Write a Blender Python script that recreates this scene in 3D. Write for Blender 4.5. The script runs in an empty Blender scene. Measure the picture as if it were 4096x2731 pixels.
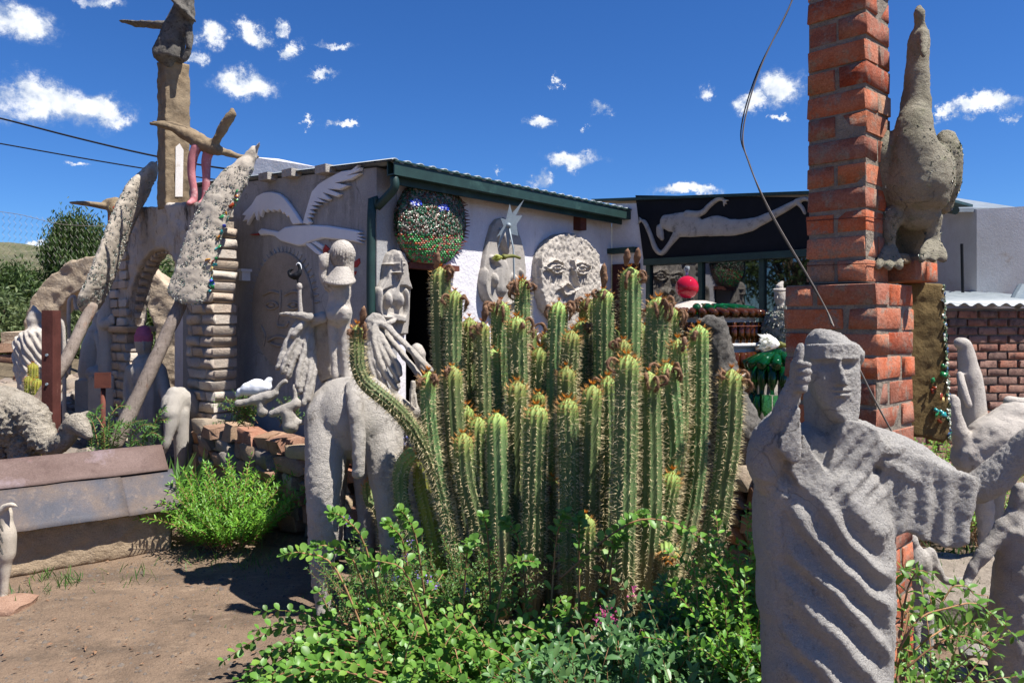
import bpy, bmesh, math, random
import numpy as np
from mathutils import Vector, Matrix, noise as mnoise

random.seed(7)
rng = np.random.default_rng(7)
scene = bpy.context.scene
COL = scene.collection

# ------------------------------------------------------------------ camera
HC = 1.6            # eye height
FPX = 3000.0        # focal length in photograph pixels (4096 wide)
CX, CY, HY = 2048.0, 1365.5, 1280.0
cam_data = bpy.data.cameras.new('camera')
cam = bpy.data.objects.new('camera', cam_data)
COL.objects.link(cam)
cam.location = (0, 0, HC)
cam.rotation_euler = (math.radians(90), 0, 0)
cam_data.sensor_width = 36.0
cam_data.lens = 36.0 * FPX / 4096.0
cam_data.shift_y = -(CY - HY) / 4096.0
cam_data.clip_start = 0.05
cam_data.clip_end = 3000
scene.camera = cam

# ------------------------------------------------------------------ sun and sky
SUN_EL, SUN_AZ = 62.0, 114.0       # azimuth clockwise from +Y (the view direction)
sun_data = bpy.data.lights.new('sun', 'SUN')
sun_data.energy = 4.9
sun_data.angle = math.radians(0.5)
sun_data.color = (1.0, 0.965, 0.905)
sun = bpy.data.objects.new('sun', sun_data)
COL.objects.link(sun)
_el, _az = math.radians(SUN_EL), math.radians(SUN_AZ)
SUN_DIR = Vector((math.cos(_el) * math.sin(_az), math.cos(_el) * math.cos(_az), math.sin(_el)))
sun.rotation_euler = SUN_DIR.to_track_quat('Z', 'Y').to_euler()

scene.view_settings.view_transform = 'Standard'
scene.view_settings.look = 'None'
scene.view_settings.exposure = 0.97
scene.view_settings.gamma = 1.0
scene.cycles.use_denoising = True
scene.cycles.max_bounces = 8
scene.cycles.transparent_max_bounces = 8
scene.cycles.caustics_reflective = False
scene.cycles.caustics_refractive = False

world = bpy.data.worlds.new('World')
scene.world = world
world.use_nodes = True


def build_world():
    nt = world.node_tree
    N, L = nt.nodes, nt.links
    N.clear()

    def nd(t, **k):
        n = N.new(t)
        for a, b in k.items():
            setattr(n, a, b)
        return n

    def math_(op, a, b=None, c=None):
        n = nd('ShaderNodeMath', operation=op)
        for i, x in enumerate((a, b, c)):
            if x is None:
                continue
            if isinstance(x, (int, float)):
                n.inputs[i].default_value = x
            else:
                L.new(x, n.inputs[i])
        return n.outputs[0]
    sky = nd('ShaderNodeTexSky', sky_type='NISHITA')
    sky.sun_disc = False
    sky.sun_elevation = _el
    sky.sun_rotation = _az
    sky.altitude = 1400
    sky.air_density = 1.0
    sky.dust_density = 0.6
    sky.ozone_density = 3.0
    hsv = nd('ShaderNodeHueSaturation')
    hsv.inputs['Saturation'].default_value = 1.18
    hsv.inputs['Value'].default_value = 0.74
    L.new(sky.outputs[0], hsv.inputs['Color'])
    tc = nd('ShaderNodeTexCoord')
    sep = nd('ShaderNodeSeparateXYZ')
    L.new(tc.outputs['Generated'], sep.inputs[0])
    az = math_('ARCTAN2', sep.outputs[0], sep.outputs[1])
    el = math_('ARCSINE', sep.outputs[2])
    comb = nd('ShaderNodeCombineXYZ')
    L.new(az, comb.inputs[0])
    L.new(el, comb.inputs[1])
    # warp the direction so that cloud outlines are ragged
    nz = nd('ShaderNodeTexNoise')
    nz.inputs['Scale'].default_value = 16.0
    nz.inputs['Detail'].default_value = 9
    nz.inputs['Roughness'].default_value = 0.74
    L.new(comb.outputs[0], nz.inputs['Vector'])
    sub = nd('ShaderNodeVectorMath', operation='SUBTRACT')
    L.new(nz.outputs['Color'], sub.inputs[0])
    sub.inputs[1].default_value = (0.5, 0.5, 0.5)
    scl = nd('ShaderNodeVectorMath', operation='MULTIPLY')
    L.new(sub.outputs[0], scl.inputs[0])
    scl.inputs[1].default_value = (0.11, 0.07, 0.0)
    add = nd('ShaderNodeVectorMath', operation='ADD')
    L.new(comb.outputs[0], add.inputs[0])
    L.new(scl.outputs[0], add.inputs[1])
    total = None
    shade = None
    # (direction of each cloud as pixel of the photograph at 2352 wide, half sizes, density)
    clouds = [(40, 45, 95, 42, 1.0), (120, 240, 150, 44, 1.15), (70, 215, 75, 42, 1.0), (225, 248, 60, 34, 1.0), (235, 3, 70, 14, .7),
              (475, 85, 40, 26, 1.0), (577, 75, 40, 24, 1.0), (668, 118, 25, 20, .8), (770, 102, 55, 8, .5), (655, 55, 20, 16, .4),
              (565, 197, 70, 26, 1.1), (450, 140, 28, 14, .5), (745, 181, 42, 10, .55), (787, 277, 38, 8, .9), (710, 273, 15, 7, .8),
              (1272, 190, 15, 10, .8), (1240, 283, 36, 13, .9), (1380, 248, 24, 15, .7), (1348, 288, 14, 6, .5),
              (1312, 365, 58, 18, 1.15), (1243, 408, 20, 20, .5), (1135, 380, 8, 7, .6), (1620, 208, 20, 16, .7),
              (1790, 205, 60, 36, 1.1), (1725, 235, 36, 24, .9), (1785, 275, 22, 8, .8), (1575, 434, 70, 15, 1.1),
              (2270, 245, 95, 20, 1.0), (2180, 265, 30, 18, .9), (2330, 270, 30, 10, .7), (175, 370, 42, 6, .5), (85, 562, 45, 10, .9),
              (2480, 120, 90, 40, 1.0), (2700, 330, 120, 34, 1.0), (-160, 160, 110, 44, 1.0), (-360, 330, 150, 44, 1.0), (1050, -160, 110, 40, .9),
              (2050, -220, 140, 50, .9), (350, -260, 150, 60, 1.0)]
    for (u, v, w, h, dens) in clouds:
        k = (u - 1176) / 1722.6
        a = math.atan(k)
        e = math.atan((735 - v) / 1722.6 * math.cos(a))
        da, de = w / 1722.6 * math.cos(a) ** 2 * 1.12, h / 1722.6 * math.cos(a) * 1.12
        m = nd('ShaderNodeVectorMath', operation='MULTIPLY_ADD')
        L.new(add.outputs[0], m.inputs[0])
        m.inputs[1].default_value = (1 / da, 1 / de, 0)
        m.inputs[2].default_value = (-a / da, -e / de, 0)
        ln = nd('ShaderNodeVectorMath', operation='DOT_PRODUCT')
        L.new(m.outputs[0], ln.inputs[0])
        L.new(m.outputs[0], ln.inputs[1])
        o = ln.outputs['Value']
        if dens < .75:
            o = math_('ADD', o, .35)
        total = o if total is None else math_('MINIMUM', total, o)
    mr = nd('ShaderNodeMapRange')
    mr.inputs['From Min'].default_value = 1.7
    mr.inputs['From Max'].default_value = 0.1
    mr.inputs['To Min'].default_value = 0
    mr.inputs['To Max'].default_value = 1.05
    L.new(total, mr.inputs['Value'])
    total = mr.outputs[0]
    # fine break-up
    nz2 = nd('ShaderNodeTexNoise')
    nz2.inputs['Scale'].default_value = 42
    nz2.inputs['Detail'].default_value = 6
    nz2.inputs['Roughness'].default_value = .6
    L.new(comb.outputs[0], nz2.inputs['Vector'])
    t2 = math_('MULTIPLY_ADD', nz2.outputs['Fac'], 1.5, -0.8)
    t3 = math_('ADD', total, t2)
    t4 = math_('MULTIPLY', t3, total)
    mr = nd('ShaderNodeMapRange')
    mr.interpolation_type = 'SMOOTHSTEP'
    mr.inputs['From Min'].default_value = 0.0
    mr.inputs['From Max'].default_value = 1.0
    mr.inputs['To Max'].default_value = 0.98
    L.new(t4, mr.inputs['Value'])
    ramp = nd('ShaderNodeMix', data_type='RGBA')
    ramp.inputs[6].default_value = (1.9, 2.3, 3.0, 1)
    ramp.inputs[7].default_value = (4.1, 4.25, 4.5, 1)
    mm = nd('ShaderNodeMapRange')
    mm.inputs['From Min'].default_value = 0.25
    mm.inputs['From Max'].default_value = 0.9
    L.new(t4, mm.inputs['Value'])
    # sunlit tops and greyer undersides: compare the cloud noise with the noise a little higher up
    up_ = nd('ShaderNodeVectorMath', operation='ADD')
    L.new(comb.outputs[0], up_.inputs[0])
    up_.inputs[1].default_value = (0.006, 0.016, 0.0)
    nz3 = nd('ShaderNodeTexNoise')
    nz3.inputs['Scale'].default_value = 42
    nz3.inputs['Detail'].default_value = 3
    L.new(up_.outputs[0], nz3.inputs['Vector'])
    df = math_('SUBTRACT', nz2.outputs['Fac'], nz3.outputs['Fac'])
    lit = math_('MULTIPLY_ADD', df, 2.4, mm.outputs[0])
    cl_ = nd('ShaderNodeClamp')
    L.new(lit, cl_.inputs[0])
    L.new(cl_.outputs[0], ramp.inputs[0])
    mix = nd('ShaderNodeMix', data_type='RGBA')
    L.new(mr.outputs[0], mix.inputs[0])
    tint = nd('ShaderNodeMix', data_type='RGBA', blend_type='MULTIPLY')
    tint.inputs[0].default_value = 1.0
    tint.inputs[7].default_value = (0.34, 0.51, 0.74, 1)
    L.new(hsv.outputs[0], tint.inputs[6])
    L.new(tint.outputs[2], mix.inputs[6])
    L.new(ramp.outputs[2], mix.inputs[7])
    bg = nd('ShaderNodeBackground')
    bg.inputs['Strength'].default_value = 0.13
    L.new(mix.outputs[2], bg.inputs['Color'])
    out = nd('ShaderNodeOutputWorld')
    L.new(bg.outputs[0], out.inputs[0])


build_world()
world.cycles.sampling_method = 'MANUAL'
world.cycles.sample_map_resolution = 256

# ------------------------------------------------------------------ coordinates
V = Vector


def ray(u, v):
    """direction (per metre of depth) through a point of the photograph, 2352-wide coordinates"""
    return V(((u - 1176.0) / 1722.6, 1.0, (735.0 - v) / 1722.6))


def at(u, v, y):
    r = ray(u, v) * y
    return V((r.x, r.y, r.z + HC))


def gnd(u, y, z=0.0):
    return V(((u - 1176.0) / 1722.6 * y, y, z))


def onplane(u, v, p0, n):
    r = ray(u, v)
    o = V((0, 0, HC))
    t = (p0 - o).dot(n) / r.dot(n)
    return o + r * t


def zz(region, pts):
    """points read off an enlarged crop (x0,y0,width,zoom) -> 2352-wide coordinates"""
    x0, y0, s = region
    return [((x0 + p[0] / s) / 1.7415, (y0 + p[1] / s) / 1.7415) + tuple(p[2:]) for p in pts]


# ------------------------------------------------------------------ materials
def lin(c):
    if isinstance(c, str):
        c = tuple(int(c[i:i + 2], 16) for i in (0, 2, 4))
    return tuple(((x / 255) / 12.92 if x / 255 <= .04045 else ((x / 255 + .055) / 1.055) ** 2.4) for x in c)


class NT:
    def __init__(s, name):
        s.m = bpy.data.materials.new(name)
        s.m.use_nodes = True
        s.t = s.m.node_tree
        s.t.nodes.clear()
        s.out = s.n('ShaderNodeOutputMaterial')
        s.b = s.n('ShaderNodeBsdfPrincipled')
        s.l(s.b.outputs[0], s.out.inputs[0])
        s.geo = s.n('ShaderNodeNewGeometry')
        s.pos = s.geo.outputs['Position']

    def n(s, t, **k):
        x = s.t.nodes.new(t)
        for a, b in k.items():
            setattr(x, a, b)
        return x

    def l(s, a, b):
        s.t.links.new(a, b)

    def noise(s, scale, detail=4, rough=.6, vec=None, stretch=None, dist=0.0):
        x = s.n('ShaderNodeTexNoise')
        x.inputs['Scale'].default_value = scale
        x.inputs['Detail'].default_value = detail
        x.inputs['Roughness'].default_value = rough
        x.inputs['Distortion'].default_value = dist
        v = vec or s.pos
        if stretch:
            m = s.n('ShaderNodeVectorMath', operation='MULTIPLY')
            s.l(v, m.inputs[0])
            m.inputs[1].default_value = stretch
            v = m.outputs[0]
        s.l(v, x.inputs['Vector'])
        return x.outputs['Fac']

    def ramp(s, fac, stops, interp='LINEAR'):
        r = s.n('ShaderNodeValToRGB')
        r.color_ramp.interpolation = interp
        e = r.color_ramp.elements
        while len(e) < len(stops):
            e.new(0.5)
        for i, (p, c) in enumerate(stops):
            e[i].position = p
            e[i].color = (tuple(c) + (1,)) if not isinstance(c, (int, float)) else (c, c, c, 1)
        s.l(fac, r.inputs[0])
        return r.outputs[0]

    def mix(s, fac, a, b, blend='MIX'):
        x = s.n('ShaderNodeMix', data_type='RGBA', blend_type=blend)
        for i, v in ((0, fac), (6, a), (7, b)):
            if isinstance(v, (int, float)):
                x.inputs[i].default_value = v
            elif isinstance(v, tuple):
                x.inputs[i].default_value = v + (1,) if len(v) == 3 else v
            else:
                s.l(v, x.inputs[i])
        return x.outputs[2]

    def math(s, op, a, b=0.0):
        x = s.n('ShaderNodeMath', operation=op)
        for i, v in enumerate((a, b)):
            if isinstance(v, (int, float)):
                x.inputs[i].default_value = v
            else:
                s.l(v, x.inputs[i])
        return x.outputs[0]

    def rand(s):
        return s.n('ShaderNodeObjectInfo').outputs['Random']

    def attr(s, name):
        return s.n('ShaderNodeAttribute', attribute_name=name).outputs['Color']

    def bump(s, h, strength, dist=.01, prev=None):
        b = s.n('ShaderNodeBump')
        b.inputs['Strength'].default_value = strength
        b.inputs['Distance'].default_value = dist
        s.l(h, b.inputs['Height'])
        if prev:
            s.l(prev, b.inputs['Normal'])
        return b.outputs[0]

    def set(s, col=None, rough=.9, normal=None, spec=.3, metal=0.0):
        if isinstance(col, tuple):
            s.b.inputs['Base Color'].default_value = col + (1,)
        elif col is not None:
            s.l(col, s.b.inputs['Base Color'])
        s.b.inputs['Roughness'].default_value = rough
        s.b.inputs['Specular IOR Level'].default_value = spec
        s.b.inputs['Metallic'].default_value = metal
        if normal:
            s.l(normal, s.b.inputs['Normal'])
        return s.m


MAT = {}


def surf(name, c1, c2, scale=6, stains=(), rough=.92, bump=.5, bscale=90, bdist=.006, rand=0.0, big=None, spec=.2, cracks=0.0):
    """general weathered surface: two-tone noise, stain layers (colour, scale, lo, hi, stretch), object-random value, two-scale bump"""
    n = NT(name)
    c = n.ramp(n.noise(scale, 5, .65), [(.3, lin(c1)), (.7, lin(c2))])
    for (sc, sscale, lo, hi, stretch) in stains:
        f = n.ramp(n.noise(sscale, 6, .7, stretch=stretch), [(lo, 0.0), (hi, 1.0)])
        c = n.mix(f, c, lin(sc))
    if rand:
        r = n.rand()
        hv = n.n('ShaderNodeHueSaturation')
        vv = n.math('MULTIPLY_ADD', r, rand * 2)
        vv.node.inputs[2].default_value = 1 - rand
        n.l(vv, hv.inputs['Value'])
        n.l(c, hv.inputs['Color'])
        c = hv.outputs[0]
    # fine grain in the colour
    g = n.noise(bscale * 2.2, 3, .7)
    c = n.mix(.35, c, n.ramp(g, [(.3, .25), (.7, .95)]), 'SOFT_LIGHT')
    h = n.noise(bscale, 5, .75)
    nb = n.bump(h, bump, bdist)
    if cracks:
        w = n.n('ShaderNodeVectorMath', operation='MULTIPLY_ADD')
        wn = n.n('ShaderNodeTexNoise')
        wn.inputs['Scale'].default_value = cracks * 2.5
        wn.inputs['Detail'].default_value = 3
        n.l(n.pos, wn.inputs['Vector'])
        n.l(wn.outputs['Color'], w.inputs[0])
        w.inputs[1].default_value = (.5 / cracks,) * 3
        n.l(n.pos, w.inputs[2])
        vo = n.n('ShaderNodeTexVoronoi', feature='DISTANCE_TO_EDGE')
        vo.inputs['Scale'].default_value = cracks
        n.l(w.outputs[0], vo.inputs['Vector'])
        line = n.ramp(vo.outputs['Distance'], [(0.0, 1.0), (.013, 0.0)])
        mask = n.ramp(n.noise(cracks * .7, 2, .5), [(.54, 0.0), (.66, .5)])
        f = n.math('MULTIPLY', line, mask)
        c = n.mix(f, c, lin('3a3530'))
        inv = n.math('SUBTRACT', 1.0, f)
        nb = n.bump(inv, .6, .01, nb)
    if big:
        nb = n.bump(n.noise(big[0], 4, .6), big[1], big[2], nb)
    MAT[name] = n.set(c, rough, nb, spec)
    return MAT[name]


surf('concrete', 'b4ada4', '9e978e', 5, [('6f6962', 12, .6, .8, (2.4, 2.4, .28)), ('726b62', 8, .58, .8, None), ('c6bdb0', 60, .62, .75, None), ('8b8072', 2.2, .55, .85, None)], bump=1.0, bscale=115, bdist=.012, big=(38, .35, .012), cracks=4.5)
surf('concrete_pale', 'bfb6ab', 'aca399', 5, [('6f6962', 12, .6, .8, (2.4, 2.4, .28)), ('716a63', 7, .58, .82, None), ('bbb3a8', 60, .62, .78, None)], bump=1.0, bscale=105, bdist=.011, big=(30, .35, .012), cracks=5)
surf('concrete_man', 'b6b1aa', 'a39e98', 4, [('6f6962', 12, .6, .8, (2.4, 2.4, .28)), ('5f5b56', 9, .6, .74, (1, 1, .7)), ('c9c2b8', 90, .6, .75, None), ('7c7770', 40, .6, .8, None)], bump=1.0, bscale=140, bdist=.014, big=(60, .5, .012), cracks=3.2)
surf('concrete_dark', '6d6861', '4d4a46', 9, [('2b2a29', 30, .5, .7, None), ('8d867c', 40, .62, .8, None)], bump=.9, bscale=80, bdist=.01)
surf('concrete_brown', '8d7c64', '6d5d49', 5, [('4b4238', 4, .5, .75, (1, 1, .4)), ('a4927a', 9, .6, .8, None)], bump=.8, bscale=90, bdist=.008, big=(22, .5, .015))
surf('peafowl_cement', '98917f', '7f7868', 7, [('5a5744', 3, .48, .7, (1, 1, .6)), ('63684a', 10, .56, .75, None), ('a39b8f', 22, .62, .8, None)], bump=1.0, bscale=110, bdist=.01, big=(36, .6, .014), cracks=5)
surf('wool', 'b3a999', '8f8577', 12, [('5f564b', 14, .55, .75, None)], bump=1.0, bscale=60, bdist=.014, big=(30, .9, .02))
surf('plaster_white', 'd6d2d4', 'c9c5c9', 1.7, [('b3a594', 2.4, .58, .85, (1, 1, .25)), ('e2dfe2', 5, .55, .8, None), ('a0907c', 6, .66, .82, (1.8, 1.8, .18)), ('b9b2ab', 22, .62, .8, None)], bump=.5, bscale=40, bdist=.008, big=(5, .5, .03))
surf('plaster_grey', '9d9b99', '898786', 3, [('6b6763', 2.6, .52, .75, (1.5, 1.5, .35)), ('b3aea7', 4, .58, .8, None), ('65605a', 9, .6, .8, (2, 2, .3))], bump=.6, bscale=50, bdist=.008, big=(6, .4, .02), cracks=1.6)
surf('plaster_mural', '988e82', '847a6f', 4, [('5b554d', 6, .55, .8, None)], bump=.6, bscale=40, bdist=.008)
surf('plaster_old', 'bab0a4', 'a1968b', 3, [('3a3632', 4, .5, .66, (1.6, 1.6, .5)), ('6b5a48', 7, .58, .75, (1, 1, .4)), ('c0b6aa', 9, .6, .8, None)], bump=.8, bscale=60, bdist=.01, big=(12, .7, .03), cracks=3.5)
surf('plaster_far', 'b09f88', '968571', 5, [('7a6a58', 9, .55, .75, None), ('5f5348', 3, .62, .8, (1, 1, .5))], bump=.8, bscale=40, bdist=.012, big=(14, .7, .03))
surf('plaster_right', 'd3cec9', 'c3bcb4', 3, [('a48a68', 4, .6, .8, None), ('8e8a86', 12, .68, .8, None)], bump=.4, bscale=40, bdist=.008, cracks=2.0)
surf('relief_white', 'd8dade', 'cdd0d6', 6, [('aaa79f', 20, .65, .8, None)], bump=.25, bscale=90, bdist=.004)
surf('relief_grey', 'a8a198', '948d85', 6, [('5d5955', 12, .55, .75, None), ('b0a99f', 22, .6, .8, None)], bump=.8, bscale=80, bdist=.006)
surf('black_paint', '17181d', '101115', 6, [('26262c', 30, .62, .8, None), ('55545a', 60, .74, .80, None)], rough=.75, bump=.2, bscale=60, bdist=.003)
surf('green_paint', '1f3a36', '182e2b', 9, [('5c6a55', 18, .64, .8, (1, 1, 1)), ('34504a', 4, .55, .75, None)], rough=.55, bump=.15, bscale=60, bdist=.003, spec=.4)
surf('maroon_paint', '3a1417', '2a0f12', 9, [], rough=.6, bump=.15)
surf('mortar', '968a7c', '7b7165', 18, [('55504a', 12, .6, .8, None), ('aba093', 30, .6, .8, None)], bump=1.0, bscale=90, bdist=.01, big=(30, .8, .02))
surf('mortar_pale', 'a79a8a', '8b7f72', 18, [('55493e', 8, .6, .8, None)], bump=1.0, bscale=80, bdist=.01, big=(24, .8, .02))
surf('dirt', '86715e', '6f5d4d', 3, [('51463c', 1.1, .5, .72, (1, 2.2, 1)), ('9d8770', 4, .56, .78, (1, 2, 1)), ('4d443c', 7, .6, .75, None), ('50463d', 24, .6, .76, None), ('9a8a78', 70, .66, .76, None)], bump=1.0, bscale=55, bdist=.016, big=(9, .6, .03), rough=.97)
surf('soil_dark', '6b5f4c', '4c4337', 8, [('3a342b', 5, .55, .8, None)], bump=1, bscale=40, bdist=.015)
surf('pebble', '7b7066', '594f47', 30, [], rand=.35, bump=.5)
surf('wood', '8e8177', '6d6158', 7, [('3f352d', 8, .55, .72, (6, 6, .6)), ('8a5a3c', 3, .58, .75, (2, 2, .7))], bump=.9, bscale=30, bdist=.01)
surf('post_red', '5d3630', '462722', 6, [('2f1c19', 12, .55, .75, (6, 6, .4)), ('7d5a50', 9, .64, .8, (3, 3, .5))], rough=.75, bump=.6, bscale=50, bdist=.004)
surf('rust', '6e4033', '52302a', 10, [('38221e', 20, .6, .8, None)], rough=.8, bump=.5)
surf('roof_rust', '6c5a54', '594842', 4, [('83757a', 3, .55, .75, None), ('4b3a36', 9, .55, .75, (1, 1, 1)), ('6e4a38', 6, .6, .8, None), ('94868a', 30, .66, .8, None)], rough=.7, bump=.3, bscale=50, bdist=.004)
surf('roof_slate', '4e4d53', '404147', 3, [('665649', 1.8, .42, .72, (1.6, 1.6, .5)), ('7a6a5c', 7, .55, .8, (2, 2, .6)), ('2f313a', 12, .6, .8, None), ('82766a', 60, .68, .8, None)], rough=.65, bump=.3, bscale=60, bdist=.004)
surf('shed_plaster', 'a28e76', '8b7963', 5, [('6d5c4a', 2.2, .56, .8, (1, 1, 1.5)), ('b3a08a', 10, .58, .8, None), ('70604e', 24, .62, .8, (1, 1, 3))], bump=.8, bscale=50, bdist=.01, big=(11, .6, .03), cracks=2.5)
surf('corrugated', '868d91', '6f777c', 5, [('6e6058', 9, .62, .8, None)], rough=.45, bump=.1, spec=.5)
surf('steel', '8f9a9f', '7d888e', 12, [('a8b2b6', 20, .6, .8, None)], rough=.5, bump=.1, spec=.5)
surf('pink_paint', 'b9797c', '9f5f63', 10, [('cfb1ad', 12, .55, .75, None)], bump=.4)
surf('pink_cap', 'b0647e', '9a5069', 10, [('8a5560', 12, .6, .8, None)], bump=.4)
surf('white_trim', 'dfe0e2', 'cfd0d3', 10, [], bump=.2)
surf('rust_red', 'b04a45', '94332f', 10, [], bump=.2)
surf('black_bird', '1b1c20', '111216', 20, [('9a9a9c', 24, .62, .7, None)], rough=.5, bump=.4)
surf('hill_scrub', '6c6550', '4a4d36', .12, [('3d4a2c', .3, .5, .65, None), ('857556', .08, .6, .8, None)], bump=.6, bscale=.8, bdist=1.0)
surf('bark', '6d5d4c', '4b3f34', 14, [], bump=.9, bscale=50, bdist=.01)
surf('twig', 'a07a58', '835f45', 14, [], bump=.4, rand=.25)
surf('dry_flower', '8a6a50', '60463a', 30, [('b89a78', 40, .56, .75, None)], bump=.8)
surf('panel_brown', '6f5d3c', '554528', 5, [('3d3222', 6, .55, .8, (1, 1, .4))], bump=.8, bscale=60, bdist=.008)
surf('bone', 'b7ac9c', '9d9284', 8, [('6b6358', 14, .6, .8, None)], bump=.5)


def brick_mat(name, cols, soot, sootpos=(.58, .74), rand_sat=True):
    n = NT(name)
    r = n.rand()
    stops = [((i + .5) / len(cols), lin(c)) for i, c in enumerate(cols)]
    c = n.ramp(r, stops)
    c = n.mix(n.ramp(n.noise(11, 5, .7), [(.4, 0.0), (.75, .8)]), c, n.mix(.45, c, lin('b89a86')))
    c = n.mix(n.ramp(n.noise(16, 6, .75), [(sootpos[0], 0.0), (sootpos[1], .85)]), c, lin(soot))
    c = n.mix(.5, c, n.ramp(n.noise(160, 3, .7), [(.3, .2), (.7, .95)]), 'SOFT_LIGHT')
    nb = n.bump(n.noise(75, 6, .8), 1.0, .008)
    nb = n.bump(n.noise(24, 4, .6), .7, .012, nb)
    MAT[name] = n.set(c, .93, nb, .2)


brick_mat('brick_red', ['a8502f', 'b35b3a', 'bd7557', '8c4029', 'a9654e', '7f4a3c', 'c06840', '9a5a45', 'b0805f', '98452b'], '8a7b6d', (.5, .62))
brick_mat('brick_white', ['b7aea2', 'ada397', 'a59584', 'beb5aa', 'ad9c8b', 'a69d93', 'b5a491', 'a3988c'], '77695b')
brick_mat('brick_mixed', ['8a5b4a', '925f4c', '7a5145', '87665a', '6b4f47', '5b4a45', '8f6a5b'], '3b3533', (.5, .66))
brick_mat('stone', ['8b6a55', '96785f', '7d5a48', '8a8175', '7c7a76', '9c8a70', '94604c', '85705c', '6f6a64'], '5d5850', (.58, .78))
brick_mat('rock', ['8a7f72', '7b756d', '948672', '6d6861', '8f6f5c'], '4f4a44', (.56, .78))


def leaf_mat(name, c1, c2, rough=.45, trans=.35, spec=.4):
    n = NT(name)
    c = n.ramp(n.rand() if False else n.noise(7, 3, .6), [(.3, lin(c1)), (.7, lin(c2))])
    a = n.n('ShaderNodeAttribute', attribute_name='tint')
    hv = n.n('ShaderNodeHueSaturation')
    n.l(c, hv.inputs['Color'])
    vv = n.math('MULTIPLY_ADD', a.outputs['Fac'], .8)
    vv.node.inputs[2].default_value = .55
    n.l(vv, hv.inputs['Value'])
    hh = n.n('ShaderNodeMapRange')
    hh.inputs['From Min'].default_value = .75
    hh.inputs['To Min'].default_value = .5
    hh.inputs['To Max'].default_value = .462 if name.startswith('leaf') else .5
    n.l(a.outputs['Fac'], hh.inputs['Value'])
    n.l(hh.outputs[0], hv.inputs['Hue'])
    c = hv.outputs[0]
    n.set(c, rough, None, spec)
    tr = n.n('ShaderNodeBsdfTranslucent')
    tc = n.n('ShaderNodeHueSaturation')
    tc.inputs['Value'].default_value = 1.5
    tc.inputs['Hue'].default_value = .485
    n.l(c, tc.inputs['Color'])
    n.l(tc.outputs[0], tr.inputs[0])
    ms = n.n('ShaderNodeMixShader')
    ms.inputs[0].default_value = trans
    n.l(n.b.outputs[0], ms.inputs[1])
    n.l(tr.outputs[0], ms.inputs[2])
    n.l(ms.outputs[0], n.out.inputs[0])
    MAT[name] = n.m


leaf_mat('leaf_round', '6b9440', '54802f', .42)
leaf_mat('leaf_bright', '6f9f38', '5a8f2c', .45)
leaf_mat('leaf_blue', '5d8350', '4c7443', .4)
leaf_mat('leaf_tree', '4c6430', '33491f', .55)
leaf_mat('leaf_tree_grey', '66754a', '4f6039', .55)
leaf_mat('leaf_small', '40662f', '547b36', .5)
leaf_mat('petal_pink', 'c4477f', 'd66a9a', .6)
leaf_mat('petal_violet', '8f78c4', 'a58fd6', .6)
leaf_mat('petal_white', 'e6e6e2', 'dcdcd6', .6)
leaf_mat('petal_green', '8a9146', 'a8a85c', .6)


def cactus_mats():
    n = NT('cactus_skin')
    a = n.attr('age')                 # young growth at the tip of a stem is a paler green
    c = n.mix(n.ramp(n.noise(9, 4, .6), [(.35, 0.0), (.7, 1.0)]), lin('566b41'), lin('6c8052'))
    c = n.mix(a, c, lin('98ab55'))
    hv = n.n('ShaderNodeHueSaturation')
    vv = n.math('MULTIPLY_ADD', n.rand(), .5)
    vv.node.inputs[2].default_value = .75
    n.l(vv, hv.inputs['Value'])
    h2 = n.math('MULTIPLY_ADD', n.rand(), .05)
    h2.node.inputs[2].default_value = .47
    n.l(h2, hv.inputs['Hue'])
    n.l(c, hv.inputs['Color'])
    c = hv.outputs[0]
    cork = n.math('SUBTRACT', n.noise(6, 4, .6), n.math('MULTIPLY', n.n('ShaderNodeSeparateXYZ').outputs[2], .55))
    n.l(n.pos, [q for q in n.t.nodes if q.type == 'SEPXYZ'][0].inputs[0])
    c = n.mix(n.ramp(cork, [(.28, 0.0), (.42, .8)]), c, lin('7d7259'))
    c = n.mix(n.ramp(n.noise(15, 5, .7), [(.62, 0.0), (.8, .7)]), c, lin('8a8a62'))
    MAT['cactus_skin'] = n.set(c, .6, n.bump(n.noise(60, 4, .6), .3, .004), .3)
    n = NT('cactus_skin_yellow')
    c = n.mix(n.ramp(n.noise(13, 5, .7), [(.4, 0.0), (.7, 1.0)]), lin('8f8a34'), lin('6d7b35'))
    c = n.mix(n.ramp(n.noise(24, 5, .7), [(.6, 0.0), (.75, .8)]), c, lin('8d7458'))
    MAT['cactus_skin_yellow'] = n.set(c, .7, n.bump(n.noise(60, 4, .6), .3, .004), .3)
    n = NT('cactus_spine')
    a = n.attr('age')
    c = n.mix(a, lin('d3c298'), lin('d58a28'))
    MAT['cactus_spine'] = n.set(c, .6, None, .3)


cactus_mats()


def glass_mat(name, col, rough=.06, trans=.75):
    n = NT(name)
    n.set(lin(col), rough, None, .5)
    n.b.inputs['Transmission Weight'].default_value = trans
    n.b.inputs['IOR'].default_value = 1.45
    MAT[name] = n.m


glass_mat('glass_amber', '9a5216', .05, trans=.85)
glass_mat('glass_green', '1f8a3a', .04, trans=.85)
glass_mat('glass_red', 'd8203c', .03, trans=.45)
glass_mat('glass_clear', 'cfd8da')
glass_mat('glass_blue', '2640a8')


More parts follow.
